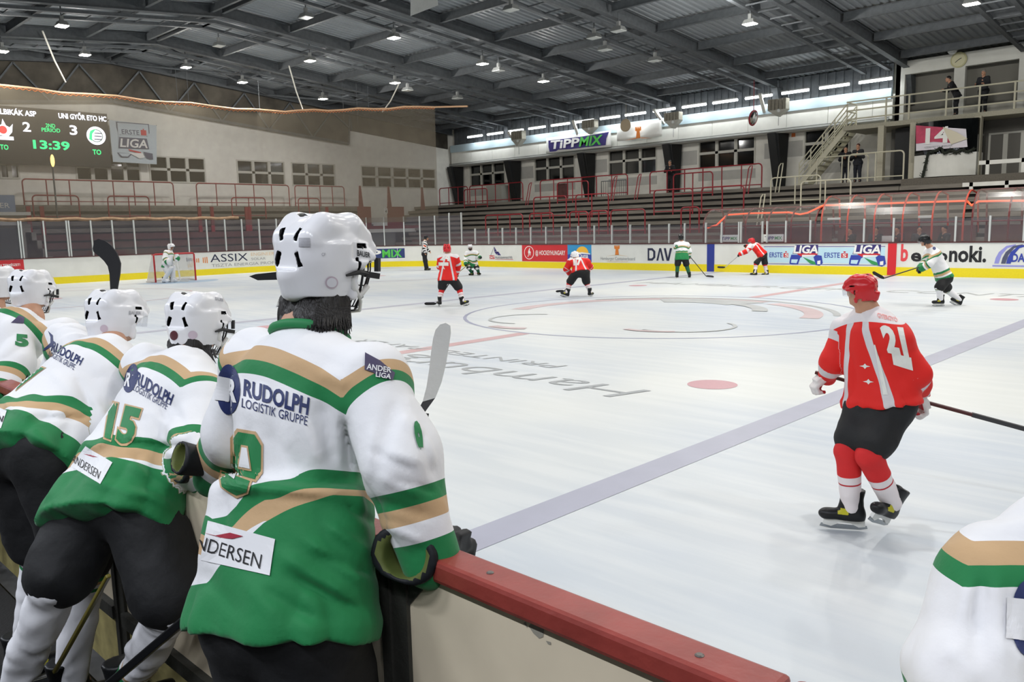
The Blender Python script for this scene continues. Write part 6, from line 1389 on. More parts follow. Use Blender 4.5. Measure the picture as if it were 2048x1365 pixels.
decal('', j15, 'emblem_disc', ((256, 728), (280, 728), (270, 786), (242, 786)), NAVY, poly=circ(.5, .5, .5, .5, n=20)); decal('R', j15, 'emblem_letter', ((255, 745), (266, 747), (260, 775), (249, 773)), PWHT, bold=.04, lift=.006)
decal('15', j15, 'number', ((218, 800), (290, 818), (262, 900), (206, 880)), PTAN, bold=.085); decal('15', j15, 'number', ((221, 804), (286, 820), (260, 894), (209, 877)), PGRN, bold=.05, lift=.005)
decal('', j15, 'patch', ((172, 893), (225, 926), (201, 969), (142, 934)), PWHT, poly=[(0, 0), (1, 0), (1, 1), (0, 1)], lift=.004, n=8); decal('ANDERSEN', j15, 'lettering', ((148, 909), (203, 944), (197, 960), (143, 924)), PBLK, bold=-.004, lift=.0065); decal('', j15, 'emblem_swoosh', ((168, 908), (197, 914), (196, 917), (166, 912)), PRED, poly=[(0, .9), (.5, 1), (1, .5), (.7, 0), (.4, .4)], lift=.0065)
pants(pr, J, M_blkcloth, r=(.145, .135, .13), top=-.05); sock(pr, J, 'L', M_sw, wr=.009, k0=.99); sock(pr, J, 'R', M_swg, wr=.009, k0=.78)
for S in 'LR': skate(pr, J['an'+S], J['toe'+S]); 
glove(pr, J['wrR'], V(0, .9, -.3), V(0, .3, 1), 1, M_gblack); glove(pr, J['wrL'], V(.3, .9, -.2), V(0, .3, 1), -1, M_gblack)
h15 = helmet(pr, J, M_hshell, s=.86); reg(h15, HELM_HI, m4(J['M'], J['H'], .86)); decal('BAUER', h15, 'brand_lettering', ((430, 594), (447, 598), (447, 604), (430, 601)), M_lg, bold=.03, lift=.002, n=4)
decal('', h15, 'round_sticker', ((340, 662), (356, 662), (356, 681), (340, 681)), mat('dark_red_sticker', '5A2B33', .5), poly=circ(.5, .5, .5, .5), lift=.002, n=4); decal('', h15, 'round_sticker', ((376, 662), (395, 662), (395, 679), (376, 679)), MATS['pale_sticker'], poly=circ(.5, .5, .5, .5), lift=.002, n=4); hair_under(pr, J)
hm = MB(); rr = np.random.RandomState(8)
for k in range(34): t = rr.rand(); a = P(345+85*t, 690+10*t, 3.42); b = P(352+85*t+rr.uniform(-6, 6), 716+rr.uniform(-4, 14), 3.38); hm.tube([a, (a+b)/2+V(0, 0, -.01), b], [.006, .004, .001], 4)
hm.build('hair_strand', M_hair, pr, smooth=True)
# ---- seven
J = JP(0, head=(232, 633, 3.9), neck=(222, 700, 3.8), shL=(135, 690, 4.08), shR=(228, 775, 3.56), elL=(120, 800, 4.2), elR=(215, 870, 3.42), wrL=(200, 850, 4.2), wrR=(255, 925, 3.5), hipL=(25, 880, 3.4), hipR=(95, 905, 3.26))
J.update(d_face=unit(V(-.30, .92, -.16)), d_up=unit(V(-.05, .12, 1)), toeL=V(.2, 1, 0), toeR=V(.3, 1, 0)); head_frame(J)
for S, dx in (('L', -.1), ('R', .05)): h_ = J['hip'+S]; J['an'+S] = V(h_[0]+dx, h_[1]-.02, .19); J['kn'+S] = h_*.48+J['an'+S]*.52+V(.05, .08, 0)
pr = thing('person', 'player in white and green jersey seven with clear visor, leaning over the board', 'person', base_of(J)); body(pr, J, M_skin)
folds7 = folds([(0, 800, 70, 838, .022, .014), (70, 838, 178, 835, .012, -.015), (0, 880, 90, 925, .02, .012), (30, 920, 110, 925, .016, -.008), (100, 740, 160, 800, .02, .008), (150, 750, 190, 830, .016, -.010), (180, 790, 230, 860, .018, .010), (60, 850, 110, 900, .02, .010), (20, 860, 60, 880, .014, -.008)])
j7 = jersey(pr, J, M_jw, h=.0115, wr=.008, extra=folds7, sl=(.105, .1, .085), hem=-.11, h0=.88, tilt=.15, slim=1.04, cuff=.2, zw=([-1, -.5, 0, .5, 1], [.26, .25, .24, .24, .27], [.17, .16, .14, .11, .09]))
decal('RUDOLPH', j7, 'lettering', ((107, 682), (168, 717), (160, 732), (102, 702)), NAVY, bold=.03); decal('LOGISTIK GRUPPE', j7, 'lettering', ((100, 702), (152, 730), (147, 741), (97, 712)), NAVY, bold=0.)
decal('', j7, 'emblem_disc', ((96, 662), (120, 672), (100, 712), (74, 706)), NAVY, poly=[(0, 1), (.5, .9), (.9, .5), (.5, .2), (0, -.1), (.4, .3), (.6, .55), (.4, .8)])
decal('7', j7, 'number', ((52, 722), (93, 736), (52, 792), (18, 778)), PTAN, bold=.08); decal('7', j7, 'number', ((55, 725), (89, 738), (50, 788), (22, 777)), PGRN, bold=.05, lift=.005)
decal('', j7, 'patch', ((244, 722), (272, 718), (270, 744), (246, 740)), PPUR, poly=[(0, .6), (.5, 1), (1, .6), (.8, 0), (.3, 0)]); decal('ANDER', j7, 'lettering', ((244, 727), (270, 726), (270, 733), (244, 734)), PWHT, bold=.02, lift=.006)
decal('', j7, 'patch', ((-12, 812), (14, 822), (2, 858), (-22, 845)), PWHT, poly=[(0, 0), (1, 0), (1, 1), (0, 1)]); decal('EN', j7, 'lettering', ((-12, 825), (9, 834), (5, 846), (-15, 836)), PBLK, lift=.006)
pants(pr, J, M_blkcloth, r=(.145, .135, .13), top=-.02)
for S in 'LR': sock(pr, J, S, M_sw); skate(pr, J['an'+S], J['toe'+S])
glove(pr, J['wrR'], V(0, .9, -.3), V(0, .3, 1), 1, M_gblack); glove(pr, J['wrL'], V(.3, .9, -.2), V(0, .3, 1), -1, M_gblack)
h7 = helmet(pr, J, M_hshell, cage=False, visor=True, straps=False, s=.86); reg(h7, HELM_HI, m4(J['M'], J['H'], .86)); decal('BAUER', h7, 'brand_lettering', ((258, 622), (282, 624), (282, 630), (258, 630)), M_lg, bold=.03, lift=.002, n=4)
decal('', h7, 'round_sticker', ((200, 650), (216, 650), (216, 665), (200, 665)), MATS['pale_sticker'], poly=circ(.5, .5, .5, .5), lift=.002, n=4)
# ---- five
J = JP(0, head=(63, 580, 5.2), neck=(62, 636, 5.12), shL=(35, 668, 4.95), shR=(128, 672, 5.05), elL=(28, 730, 4.8), elR=(150, 740, 5.0), wrL=(-2, 778, 4.66), wrR=(170, 770, 5.05))
J.update(hipL=V(4.85, -14.93, .98), hipR=V(5.15, -14.93, .98), d_face=unit(V(-.55, .83, -.12)), d_up=unit(V(-.05, .1, 1))); head_frame(J); legs_std(J)
pr = thing('person', 'player in white and green jersey five with face cage, beyond number seven', 'person', base_of(J)); body(pr, J, M_skin)
j5 = jersey(pr, J, M_jw, h=.013, wr=.007, h0=1.0, sl=(.105, .105, .1), cuff=.2)
decal('5', j5, 'number', ((31, 668), (56, 670), (58, 696), (30, 692)), PGRN, bold=.07); decal('', j5, 'patch', ((22, 630), (49, 632), (50, 648), (22, 646)), PPUR, poly=[(0, 0), (.6, 1), (1, .8), (.9, 0)])
pants(pr, J, M_blkcloth, top=-.12)
for S in 'LR': sock(pr, J, S, M_sw); skate(pr, J['an'+S], J['toe'+S])
glove(pr, J['wrL'], V(-.3, .6, .3), V(-.5, -.3, .6), -1, M_gblack); glove(pr, J['wrR'], V(0, .9, -.3), V(0, .3, 1), 1, M_gblack); helmet(pr, J, M_hshell, s=.86)
# ---- the farthest at the left edge
J = JP(0, head=(-4, 568, 5.9), neck=(-12, 622, 5.85), shL=(-60, 655, 5.85), shR=(28, 655, 5.8), elL=(-80, 720, 5.7), elR=(52, 735, 5.7), wrL=(-60, 770, 5.7), wrR=(60, 760, 5.85))
J.update(hipL=V(3.95, -14.95, .98), hipR=V(4.25, -14.95, .98), d_face=unit(V(-.5, .85, -.1)), d_up=V(0, .05, 1)); head_frame(J); legs_std(J)
pr = thing('person', 'player in white and green jersey cut off by the left photo edge', 'person', base_of(J)); body(pr, J, M_skin); jf = jersey(pr, J, M_jw, h=.014, wr=.006, h0=.97, cuff=.2)
decal('OLPH', jf, 'lettering', ((-2, 630), (24, 634), (24, 645), (-2, 643)), NAVY, bold=.03); pants(pr, J, M_blkcloth, top=-.12)
for S in 'LR': sock(pr, J, S, M_sw); skate(pr, J['an'+S], J['toe'+S])
glove(pr, J['wrL'], V(0, .9, -.3), V(0, .3, 1), -1, M_gblack); glove(pr, J['wrR'], V(0, .9, -.3), V(0, .3, 1), 1, M_gblack); helmet(pr, J, M_hshell, s=.86)
# ---- close player on the ice at the lower right corner
J = JP(0, head=(2235, 880, 1.66), neck=(2205, 1035, 1.6), shL=(1985, 1165, 1.64), shR=(2385, 1165, 1.46), elL=(1925, 1350, 1.57), elR=(2440, 1400, 1.4), wrL=(1905, 1480, 1.64), wrR=(2420, 1560, 1.5))
c = (J['shL']+J['shR'])/2; J.update(hipL=V(c[0]-.16, c[1]-.02, .9), hipR=V(c[0]+.16, c[1]-.02, .9), d_face=V(-.3, 1, -.05), d_up=V(0, .05, 1)); head_frame(J); legs_std(J, 0.)
pr = thing('person', 'player in white and green jersey cut off by the lower right corner', 'person', base_of(J)); body(pr, J, M_skin)
foldsR = folds([(1985, 1140, 2012, 1330, .018, .012), (1940, 1150, 1905, 1330, .018, .010), (1965, 1150, 1950, 1330, .014, -.012), (2030, 1240, 2048, 1340, .014, .010), (1890, 1290, 1960, 1365, .02, .010), (2000, 1240, 2040, 1290, .012, -.008), (1925, 1250, 1900, 1365, .016, -.010)])
jr_ = jersey(pr, J, M_jw, h=.0105, wr=.009, extra=foldsR, h0=.90, sl=(.105, .1, .09), cuff=.2, vcut=(.2, .03, .2))
decal('', jr_, 'emblem_disc', ((2022, 1158), (2092, 1162), (2090, 1316), (2020, 1312)), NAVY, poly=circ(.5, .5, .5, .5, n=28)); decal('', jr_, 'emblem_bar', ((2012, 1195), (2062, 1200), (2058, 1284), (2010, 1278)), PWHT, poly=[(0, 0), (1, 0), (1, 1), (0, 1)], lift=.006)
pants(pr, J, M_blkcloth, top=-.12)
for S in 'LR': sock(pr, J, S, M_sw); skate(pr, J['an'+S], J['toe'+S])
glove(pr, J['wrL'], unit(J['wrL']-J['elL']), V(-1, -.2, .2), -1, M_gblack); glove(pr, J['wrR'], unit(J['wrR']-J['elR']), V(1, -.2, .2), 1, M_gblack); helmet(pr, J, M_hshell, s=.86)
# ---- sticks at the bench and gear on its floor
B_blk = mat('black_stick_shaft', '121316', .3, spec=.6); B_tape = mat('black_blade_tape', '17171A', .8); B_white = mat('white_blade_tape', 'C9C9C6', .8, bump=.2, bscale=60); B_grey = mat('dark_grey_tape', '3A3A3C', .8); B_yb = mat('black_yellow_shaft', '6B6222', .35)
a, b = P(700, 1140, 2.3), P(846, 826, 2.45); r = thing('hockey_stick', 'hockey stick with upright white blade in front of the tallest player', 'hockey stick', (a+b)/2); MB().bar(V(a[0], a[1], .2), b, .03, .022).build('shaft', B_blk, r); mb = MB(); vs = []
cur = [(840, 828), (858, 800), (868, 770), (875, 735), (880, 700), (884, 672), (886, 656), (886, 648)]; wd = [.017, .022, .026, .029, .031, .031, .026, .010]
for (px, py), w_ in zip(cur, wd):
    c = P(px, py, 2.45)
    for e in (-1, 1):
        for f_ in (-1, 1): vs.append(c+RT*w_*e*.85+FW*.006*f_+UP*w_*e*.25)
fs = []
for i in range(len(cur)-1): k = 4*i; fs += [(k, k+1, k+5, k+4), (k+2, k+6, k+7, k+3), (k, k+4, k+6, k+2), (k+1, k+3, k+7, k+5)]
fs += [(0, 2, 3, 1), (28, 29, 31, 30)]; mb.add(vs[4:], [tuple(j-4 for j in q) for q in fs[4:28]]+[(0, 2, 3, 1), (24, 25, 27, 26)]).build('blade', B_white, r, smooth=True); MB().add(vs[:8], fs[:4]+[(0, 2, 3, 1), (4, 5, 7, 6)]).build('hosel', B_grey, r)
a = P(250, 760, 3.9); r = thing('hockey_stick', 'hockey stick with black taped blade raised above number seven', 'hockey stick', a); cur = [(228, 580), (230, 548), (229, 530), (222, 515), (212, 503), (203, 496), (193, 491), (188, 490)]; wd = [.016, .025, .032, .037, .04, .04, .034, .02]; vs = []
MB().bar(V(7.0, -14.5, .3), P(228, 580, 4.05), .03, .022).build('shaft', B_blk, r)
for i, ((px, py), w_) in enumerate(zip(cur, wd)):
    q = np.array(cur[min(i+1, 7)], float)-np.array(cur[max(i-1, 0)], float); q = unit(q); c = P(px, py, 4.05)
    for e in (-1, 1):
        for f_ in (-1, 1): vs.append(c+(RT*(-q[1])-UP*q[0]*1.0)*w_*e+FW*.006*f_)
fs = [(0, 2, 3, 1), (28, 29, 31, 30)]
for i in range(7): k = 4*i; fs += [(k, k+1, k+5, k+4), (k+2, k+6, k+7, k+3), (k, k+4, k+6, k+2), (k+1, k+3, k+7, k+5)]
MB().add(vs, fs).build('blade', B_tape, r, smooth=True)
a, b = P(392, 1222, 2.5), P(215, 1372, 2.75); r = thing('hockey_stick', 'glossy black stick shaft with white lettering slanting down beside number fifteen', 'hockey stick', (a+b)/2); MB().bar(a+unit(a-b)*.25, b+unit(b-a)*.6, .034, .026).build('shaft', B_blk, r, bevel=.005)
n_ = unit(CAM-(a+b)/2); t_ = unit(a-b); text_on('PRO-FLEX LITE', 'lettering', PWHT, r, a*.72+b*.28+n_*.0185, t_, np.cross(n_, t_), .011, .17, .01, 0, .0)
a, b = P(217, 1152, 2.72), P(140, 1290, 3.02); r = thing('hockey_stick', 'thin black and yellow stick between the legs of number fifteen', 'hockey stick', (a+b)/2); MB().bar(a, b+unit(b-a)*.25, .017, .014).build('shaft', B_yb, r, bevel=.004)
c = P(165, 1320, 3.12); c[2] = max(c[2], .15); r = thing('helmet', 'glossy black helmet with metal clips lying on the bench floor', 'helmet', (c[0], c[1], .03)); J = dict(M=frame(V(.1, -.3, 1), V(.8, .3, 0)), H=V(c[0], c[1], .14)); place('shell', HELM_LO, M_hblk, r, m4(J['M'], J['H'], .88)); q = place('face_cage', CAGE, M_wire, r, m4(J['M'], J['H'], .88))
MB().box((XEND*0-12, -16.4, .03), (12, -16.0, .48)).build('players_bench', mat('dark_bench_wood', '2A2622', .8)).__setitem__('label', 'long dark bench behind the players')
bpy.data.objects['players_bench']['category'] = 'bench'
# ================================================================== ON THE ICE
def player(lab, J, jm, pm, sm, hm, gm, sticks=None, style='w', hi=False, jh=.018, cage=False, visor=True, hs=.84, k0=0., jk={}, hair=False, hl=True, pf=.86):
    head_frame(J); r = thing('person', lab, 'person', base_of(J)); body(r, J, M_skin, .018); j = jersey(r, J, jm, h=jh, style=style, cuff=.1, **{**dict(wr=.006, sl=(.1, .092, .082)), **jk}); pants(r, J, pm, h=.02, f=pf, top={**dict(hem=-.2), **jk}['hem']+.05)
    for S in 'LR': sock(r, J, S, sm, h=.016, k0=k0); skate(r, J['an'+S], J['toe'+S], J.get('sup'+S, (0, 0, 1)))
    for S, sd in (('L', -1), ('R', 1)): d = J.get('hand'+S, unit(J['wr'+S]-J['el'+S])); glove(r, J['wr'+S], d, J.get('back'+S, V(0, -.3, 1)), sd, gm)
    if hl: helmet(r, J, hm, hi=hi, cage=cage, visor=visor, straps=False, s=hs)
    return r, j
LFT, AWY = -RT*V(1, 1, 0), unit(FW*V(1, 1, 0)); LFT = unit(LFT)
J = JP(5.2, head=(1722, 579), neck=(1737, 626, .02), shL=(1694, 662, .17), shR=(1790, 682, -.13), elL=(1667, 722, .2), elR=(1832, 748, -.12), wrL=(1655, 748, .3), wrR=(1840, 790, .1), hipL=(1738, 800, .08), hipR=(1786, 808, -.05), knL=(1696, 903, .02), knR=(1738, 912, -.1), anL=(1702, 1012, .1), anR=(1784, 1006, .02))
J.update(hk=.8, d_face=unit(LFT*.8+AWY*.6), d_up=unit(V(0, 0, 1)+LFT*.1), toeL=unit(LFT*.95+AWY*.25-V(0, 0, .05)), toeR=unit(LFT*.8-AWY*.35-V(0, 0, .55)), supR=unit(V(0, 0, 1)+RT*.5), handL=unit(V(*(P(1700, 775, 5.2)-P(1640, 750, 5.3)))*-.2-V(0, 0, 1)*.6+LFT*.6), backL=LFT, handR=unit(V(0, 0, -1)+RT*.3), backR=RT)
pb, jb = player('nearest red jersey skater, number twenty-one, seen from behind in mid stride', J, M_jr, M_blkcloth, M_sr, M_hred, M_gwr, style='r', jh=.011, visor=True, hs=.64, k0=.42, jk=dict(wr=.009, sl=(.1, .088, .064), hem=-.02), pf=.74)
decal('21', jb, 'number', ((1757, 650), (1806, 655), (1818, 715), (1776, 706)), M_ban, bold=.06); decal('', jb, 'patch', ((1783, 706), (1822, 716), (1826, 742), (1787, 730)), M_ban, poly=[(0, 0), (1, 0), (1, 1), (0, 1)]); decal('GYERGYÓ', jb, 'lettering', ((1753, 623), (1793, 634), (1796, 645), (1756, 636)), mat('pink_print_cloth', 'E39A98', .6), bold=.03)
for q in ((1730, 733), (1737, 764)): decal('', jb, 'star_mark', ((q[0]-11, q[1]-6), (q[0]+11, q[1]-5), (q[0]+11, q[1]+6), (q[0]-11, q[1]+5)), M_ban, poly=[(0, .5), (.35, .65), (.5, 1), (.65, .65), (1, .5), (.65, .35), (.5, 0), (.35, .35)])
decal('', jb, 'side_stripe', ((1748, 690), (1756, 690), (1776, 790), (1766, 790)), M_ban, poly=[(0, 0), (1, 0), (.8, .6), (.3, 1), (0, 1), (.3, .6)], n=6)
a, b = P(1630, 745, 5.53), P(2085, 868, 5.05); b[2] = max(b[2], .06); stick(a, b, RT*.5-AWY*.8, 'red and black stick held across the body of the nearest red skater', (mat('red_black_shaft', '4A1518', .35), B_tape, B_grey), tape=.4)
# white and green skater far right
J = JP(18.9, head=(1849, 481), neck=(1861, 497), shL=(1872, 509, -.15), shR=(1857, 504, .17), elL=(1859, 528, -.2), elR=(1851, 525, .2), wrL=(1846, 536, -.1), wrR=(1842, 534, .1), hipL=(1893, 556, -.1), hipR=(1884, 554, .1), knL=(1878, 577, -.15), knR=(1894, 580, .1), anL=(1881, 599, -.1), anR=(1919, 600, .1))
J.update(d_face=unit(LFT*.9+AWY*.3), d_up=unit(V(0, 0, 1)+LFT*.3), toeL=unit(LFT), toeR=unit(LFT*.6-V(0, 0, .5)), supR=unit(V(0, 0, 1)+RT*.5))
r, j = player('white and green skater with black helmet before the red board band', J, M_jw, M_blkcloth, M_sw, M_hblk, M_gblack, jk=dict(h0=.9, hem=-.04, zw=([-1, 0, 1], [.22, .22, .2], [.08, .1, .12])))
decal('7', j, 'number', ((1893, 500), (1901, 503), (1899, 528), (1891, 522)), PGRN, bold=.05); decal('', j, 'emblem_disc', ((1865, 493), (1872, 494), (1872, 501), (1865, 500)), NAVY, poly=circ(.5, .5, .5, .5, n=12))
a, b = P(1868, 525, 18.85), P(1768, 557, 18.75); stick(a, b, LFT*.9+V(0, 0, .45), 'black stick reaching left from the white and green skater at right', (B_blk, B_tape, B_grey), L=.33)
# red skater with number twenty-four
J = JP(21.7, head=(894, 498), neck=(895, 509), shL=(882, 518), shR=(911, 516), elL=(880, 534, .1), elR=(916, 530, .15), wrL=(891, 540, .3), wrR=(913, 544, .25), hipL=(886, 556), hipR=(904, 556), knL=(884, 577, .1), knR=(918, 577, .1), anL=(879, 602), anR=(925, 602))
J.update(d_face=AWY, d_up=unit(V(0, 0, 1)+AWY*.2), toeL=unit(AWY-RT*.3), toeR=unit(AWY*.5+RT*.6), supR=unit(V(0, 0, 1)-RT*.25))
r, j = player('red jersey skater twenty-four with legs apart left of the centre circle', J, M_jr, M_blkcloth, M_sr, M_hred, M_gblack, style='r', k0=.4, jk=dict(hem=-.08))
decal('24', j, 'number', ((880, 508), (900, 510), (900, 523), (880, 521)), M_ban, bold=.06); decal('', j, 'patch', ((877, 525), (897, 525), (897, 532), (877, 532)), M_ban, poly=[(0, 0), (1, 0), (1, 1), (0, 1)]); decal('A', j, 'lettering', ((884, 534), (890, 534), (890, 539), (884, 539)), M_ban, bold=.02)
a, b = P(914, 543, 21.95), P(872, 602, 21.9); b[2] = .06; stick(a, b, LFT, 'dark stick behind the red skater number twenty-four', (B_blk, B_tape, B_grey))
# white skater facing us
J = JP(36.2, head=(940, 495), neck=(942, 502), shR=(934, 507), shL=(952, 506), elR=(931, 518, -.1), elL=(958, 516, -.1), wrR=(931, 527, -.3), wrL=(960, 515, -.3), hipR=(939, 527), hipL=(950, 527), knR=(938, 537, -.25), knL=(954, 537, -.25), anR=(944, 546), anL=(957, 545))
J.update(d_face=unit(-AWY+RT*.3), d_up=V(0, 0, 1), toeL=unit(RT*.6-AWY), toeR=unit(-RT*.6-AWY*.6), backR=V(-.3, -.3, .5))
r, j = player('white jersey skater crouching and facing us before the corner boards', J, M_jw, M_blkcloth, M_sg, M_hshell, M_gblack, jh=.02)
s = SDF(J['H']-.2, J['H']+.2, .012); w = lambda x, y, z: J['H']+J['M']@V(x, y, z); s.cap(w(-.05, .06, -.08), w(.05, .06, -.08), .035); s.cap(w(0, .07, -.09), w(0, .08, -.13), .04, k=.02); add_surface('beard', s, M_hair, r)
a, b = P(940, 527, 35.9), P(910, 545, 35.6); b[2] = .06; stick(a, b, LFT, 'yellowish stick of the crouching white skater', (B_yb, B_tape, B_grey))
# linesman
J = JP(41.5, head=(853, 476), neck=(850, 482), shL=(846, 487, .15), shR=(851, 488, -.18), elL=(854, 497, .15), elR=(848, 498, -.25), wrL=(858, 502, .1), wrR=(850, 505, -.25), hipL=(848, 508, .1), hipR=(849, 508, -.1), knL=(851, 522, .1), knR=(850, 522, -.1), anL=(854, 536, .1), anR=(852, 537, -.1))
J.update(d_face=unit(RT*.9-AWY*.2), d_up=V(0, 0, 1), toeL=RT*V(1, 1, 0), toeR=RT*V(1, 1, 0)); head_frame(J); r = thing('person', 'linesman in striped shirt and black trousers standing at the corner boards', 'person', base_of(J)); body(r, J, M_skin, .012, fingers=True)
jersey(r, J, M_jref, h=.018, style='ref', wr=.004, hem=-.05, sl=(.085, .07, .06), slim=.85); M_trou = mat('black_trousers', '101114', .8); pants(r, J, M_trou, r=(.14, .12, .11))
for S in 'LR': sock(r, J, S, M_trou, r=(.11, .1, .08)); skate(r, J['an'+S], J['toe'+S])
helmet(r, J, M_hblk, hi=False, cage=False, straps=False, s=.84)
# bent red skater in the middle
J = JP(23.7, head=(1150, 512, .2), neck=(1156, 519, .1), shL=(1141, 524, .05), shR=(1174, 524, .02), elL=(1133, 538, .1), elR=(1180, 534, .2), wrL=(1141, 549, .3), wrR=(1168, 540, .4), hipL=(1153, 545, -.1), hipR=(1170, 545, -.1), knL=(1139, 566, .05), knR=(1173, 566, .05), anL=(1134, 585), anR=(1180, 584))
J.update(d_face=unit(AWY*.7+LFT*.5), d_up=unit(V(0, 0, 1)+AWY*.5), toeL=unit(AWY*.4+LFT*.8), toeR=unit(AWY*.6-LFT*.4), supL=unit(V(0, 0, 1)+RT*.3))
r, j = player('red jersey skater with pale helmet bending forward before the centre circle', J, M_jr, M_blkcloth, M_sr, M_hshell, M_gblack, style='r', k0=.3, jk=dict(hem=-.02)); decal('17', j, 'number', ((1146, 517), (1163, 515), (1164, 531), (1147, 532)), M_ban, bold=.06)
a, b = P(1166, 545, 24.1), P(1128, 560, 25.2); b[2] = .06; stick(a, b, LFT+AWY, 'dark stick held before the bending red skater', (B_blk, B_tape, B_grey))
# green and white skater with black helmet
J = JP(31.1, head=(1362, 475), neck=(1363, 484), shL=(1353, 490), shR=(1374, 490), elL=(1352, 503, .1), elR=(1379, 503, .05), wrL=(1358, 511, .3), wrR=(1378, 511, .15), hipL=(1357, 514), hipR=(1370, 514), knL=(1355, 531, .05), knR=(1373, 531, .05), anL=(1354, 550), anR=(1379, 550))
J.update(d_face=unit(AWY+RT*.2), d_up=V(0, 0, 1), toeL=AWY, toeR=unit(AWY+RT*.3))
r, j = player('white and green jersey skater with black helmet standing before the blue board band', J, M_jw, M_blkcloth, M_sg, M_hblk, M_gwr, jk=dict(hem=-.12, zw=([-1, 0, 1], [.34, .34, .34], [.27, .28, .27]))); decal('9', j, 'number', ((1350, 490), (1356, 490), (1356, 499), (1350, 499)), PGRN, bold=.05)
a, b = P(1378, 511, 31.3), P(1412, 552, 30.9); b[2] = .06; stick(a, b, RT, 'dark stick of the skater before the blue board band', (B_blk, B_tape, B_grey))
# red skater reaching left by the far boards
J = JP(31.8, head=(1503, 483), neck=(1508, 489), shL=(1501, 493, -.1), shR=(1515, 492, .1), elL=(1493, 503, -.2), elR=(1497, 497, .2), wrL=(1482, 508, -.15), wrR=(1494, 494, .15), hipL=(1522, 510, -.1), hipR=(1527, 509, .1), knL=(1512, 528, -.1), knR=(1530, 529, .1), anL=(1510, 545, -.1), anR=(1533, 546, .1))
J.update(d_face=LFT, d_up=unit(V(0, 0, 1)+LFT*.3), toeL=LFT, toeR=unit(LFT+V(0, 0, -.2)))
r, j = player('red jersey skater leaning left with stick reaching out along the far boards', J, M_jr, M_blkcloth, M_sr, M_hred, M_gblack, style='r', k0=.2, jk=dict(hem=-.04)); a, b = P(1500, 492, 31.8), P(1450, 535, 31.6); b[2] = max(.06, b[2]); stick(a, b, LFT, 'pale stick of the red skater by the far boards', (mat('pale_stick_shaft', '9A9A98', .4), B_tape, B_grey))
# goalkeeper
J = JP(36.2, head=(342, 494), neck=(339, 502), shL=(333, 506, -.2), shR=(340, 506, .2), elL=(330, 517, -.3), elR=(346, 516, .15), wrL=(334, 524, -.35), wrR=(354, 517, .1), hipL=(332, 528, -.15), hipR=(338, 528, .15), knL=(336, 545, -.2), knR=(343, 545, .2), anL=(328, 559, -.15), anR=(343, 559, .2))
J.update(d_face=unit(RT-AWY*.2), d_up=V(0, 0, 1), toeL=RT*V(1, 1, 0), toeR=RT*V(1, 1, 0))
head_frame(J); r = thing('person', 'goalkeeper in white padding crouching before the red goal', 'person', base_of(J)); body(r, J, M_skin, .018); j = jersey(r, J, M_jw, h=.02, sl=(.12, .12, .11), slim=1.12, h0=.9, cuff=.1); pants(r, J, mat('white_goalie_pants', 'D5D6DA', .8), r=(.2, .16, .15)); M_pad = mat('white_leg_pad', 'DCDDE0', .6, noise=.06)
for S in 'LR':
    sock(r, J, S, M_sw, h=.018); skate(r, J['an'+S], J['toe'+S]); s = SDF(np.minimum(J['kn'+S], J['an'+S])-.35, np.maximum(J['kn'+S], J['an'+S])+.35, .02); k_, a_ = J['kn'+S], J['an'+S]; f_ = unit(RT*V(1, 1, 0)); M_ = frame(k_-a_, f_)
    s.box((k_*.55+a_*.45)+f_*.07+V(0, 0, .06), (.145, .07, .40), M_, rd=.05); s.box(a_+f_*.12-V(0, 0, .06), (.14, .1, .07), M_, rd=.04, k=.03); add_surface('leg_pad', s, M_pad, r)
s = SDF(J['wrR']-.3, J['wrR']+.3, .02); s.box(J['wrR']+V(0, 0, .02), (.11, .06, .17), frame(V(0, 0, 1), f_), rd=.03); add_surface('blocker', s, M_pad, r); s = SDF(J['wrL']-.3, J['wrL']+.3, .02); s.ell(J['wrL']+f_*.08, (.16, .09, .17), frame(V(0, 0, 1), f_)); add_surface('catching_glove', s, M_pad, r)
helmet(r, J, M_hshell, hi=False, cage=True, straps=False, s=.95); a, b = P(352, 512, 36.25), P(360, 552, 36.2); b[2] = .08; stick(a, b, unit(f_-V(0, 0, .02)), 'wide white goalkeeper stick before the goal', (B_white, B_white, B_white), L=.36, wdt=.11, shaft=(.07, .022))
# ================================================================== ONLOOKERS
def onlooker(lab, D, J, coat, trou, hair=True, zf=None, sit=False, hm=None, hgt=.012):
    head_frame(J); r = thing('person', lab, 'person', base_of(J)); body(r, J, M_skin, hgt, fingers=True); jersey(r, J, coat, h=.018, wr=.006, style='c', hem=-.14, sl=(.075, .066, .056), slim=.82, cuff=.02, name='jacket'); pants(r, J, trou, h=.018, r=(.135, .105, .08), f=1., name='trousers')
    for S in 'LR':
        sock_ = SDF(np.minimum(J['kn'+S], J['an'+S])-.2, np.maximum(J['kn'+S], J['an'+S])+.2, .018); sock_.cap(J['kn'+S], J['an'+S], .075, .062); o = add_surface('trouser_leg', sock_, trou, r)
        s = SDF(J['an'+S]-.3, J['an'+S]+.3, .016); s.cap(J['an'+S]+V(0, 0, -.05), J['an'+S]+J['toe'+S]*.15+V(0, 0, -.1), .05, .042); s.box(J['an'+S]+V(0, 0, -.35), (.5, .5, .2), sub=True); add_surface('shoe', s, M_leg, r)
    if hair: w = lambda x, y, z: J['H']+J['M']@V(x, y, z); s = SDF(J['H']-.2, J['H']+.2, .012); s.ell(w(0, -.02, .05), (.084, .1, .085), J['M']); s.box(w(0, .12, -.02), (.1, .06, .07), J['M'], sub=True, k=.01); s.box(w(0, 0, -.12), (.2, .2, .1), J['M'], sub=True); add_surface('hair', s, hm or M_hair, r)
    return r
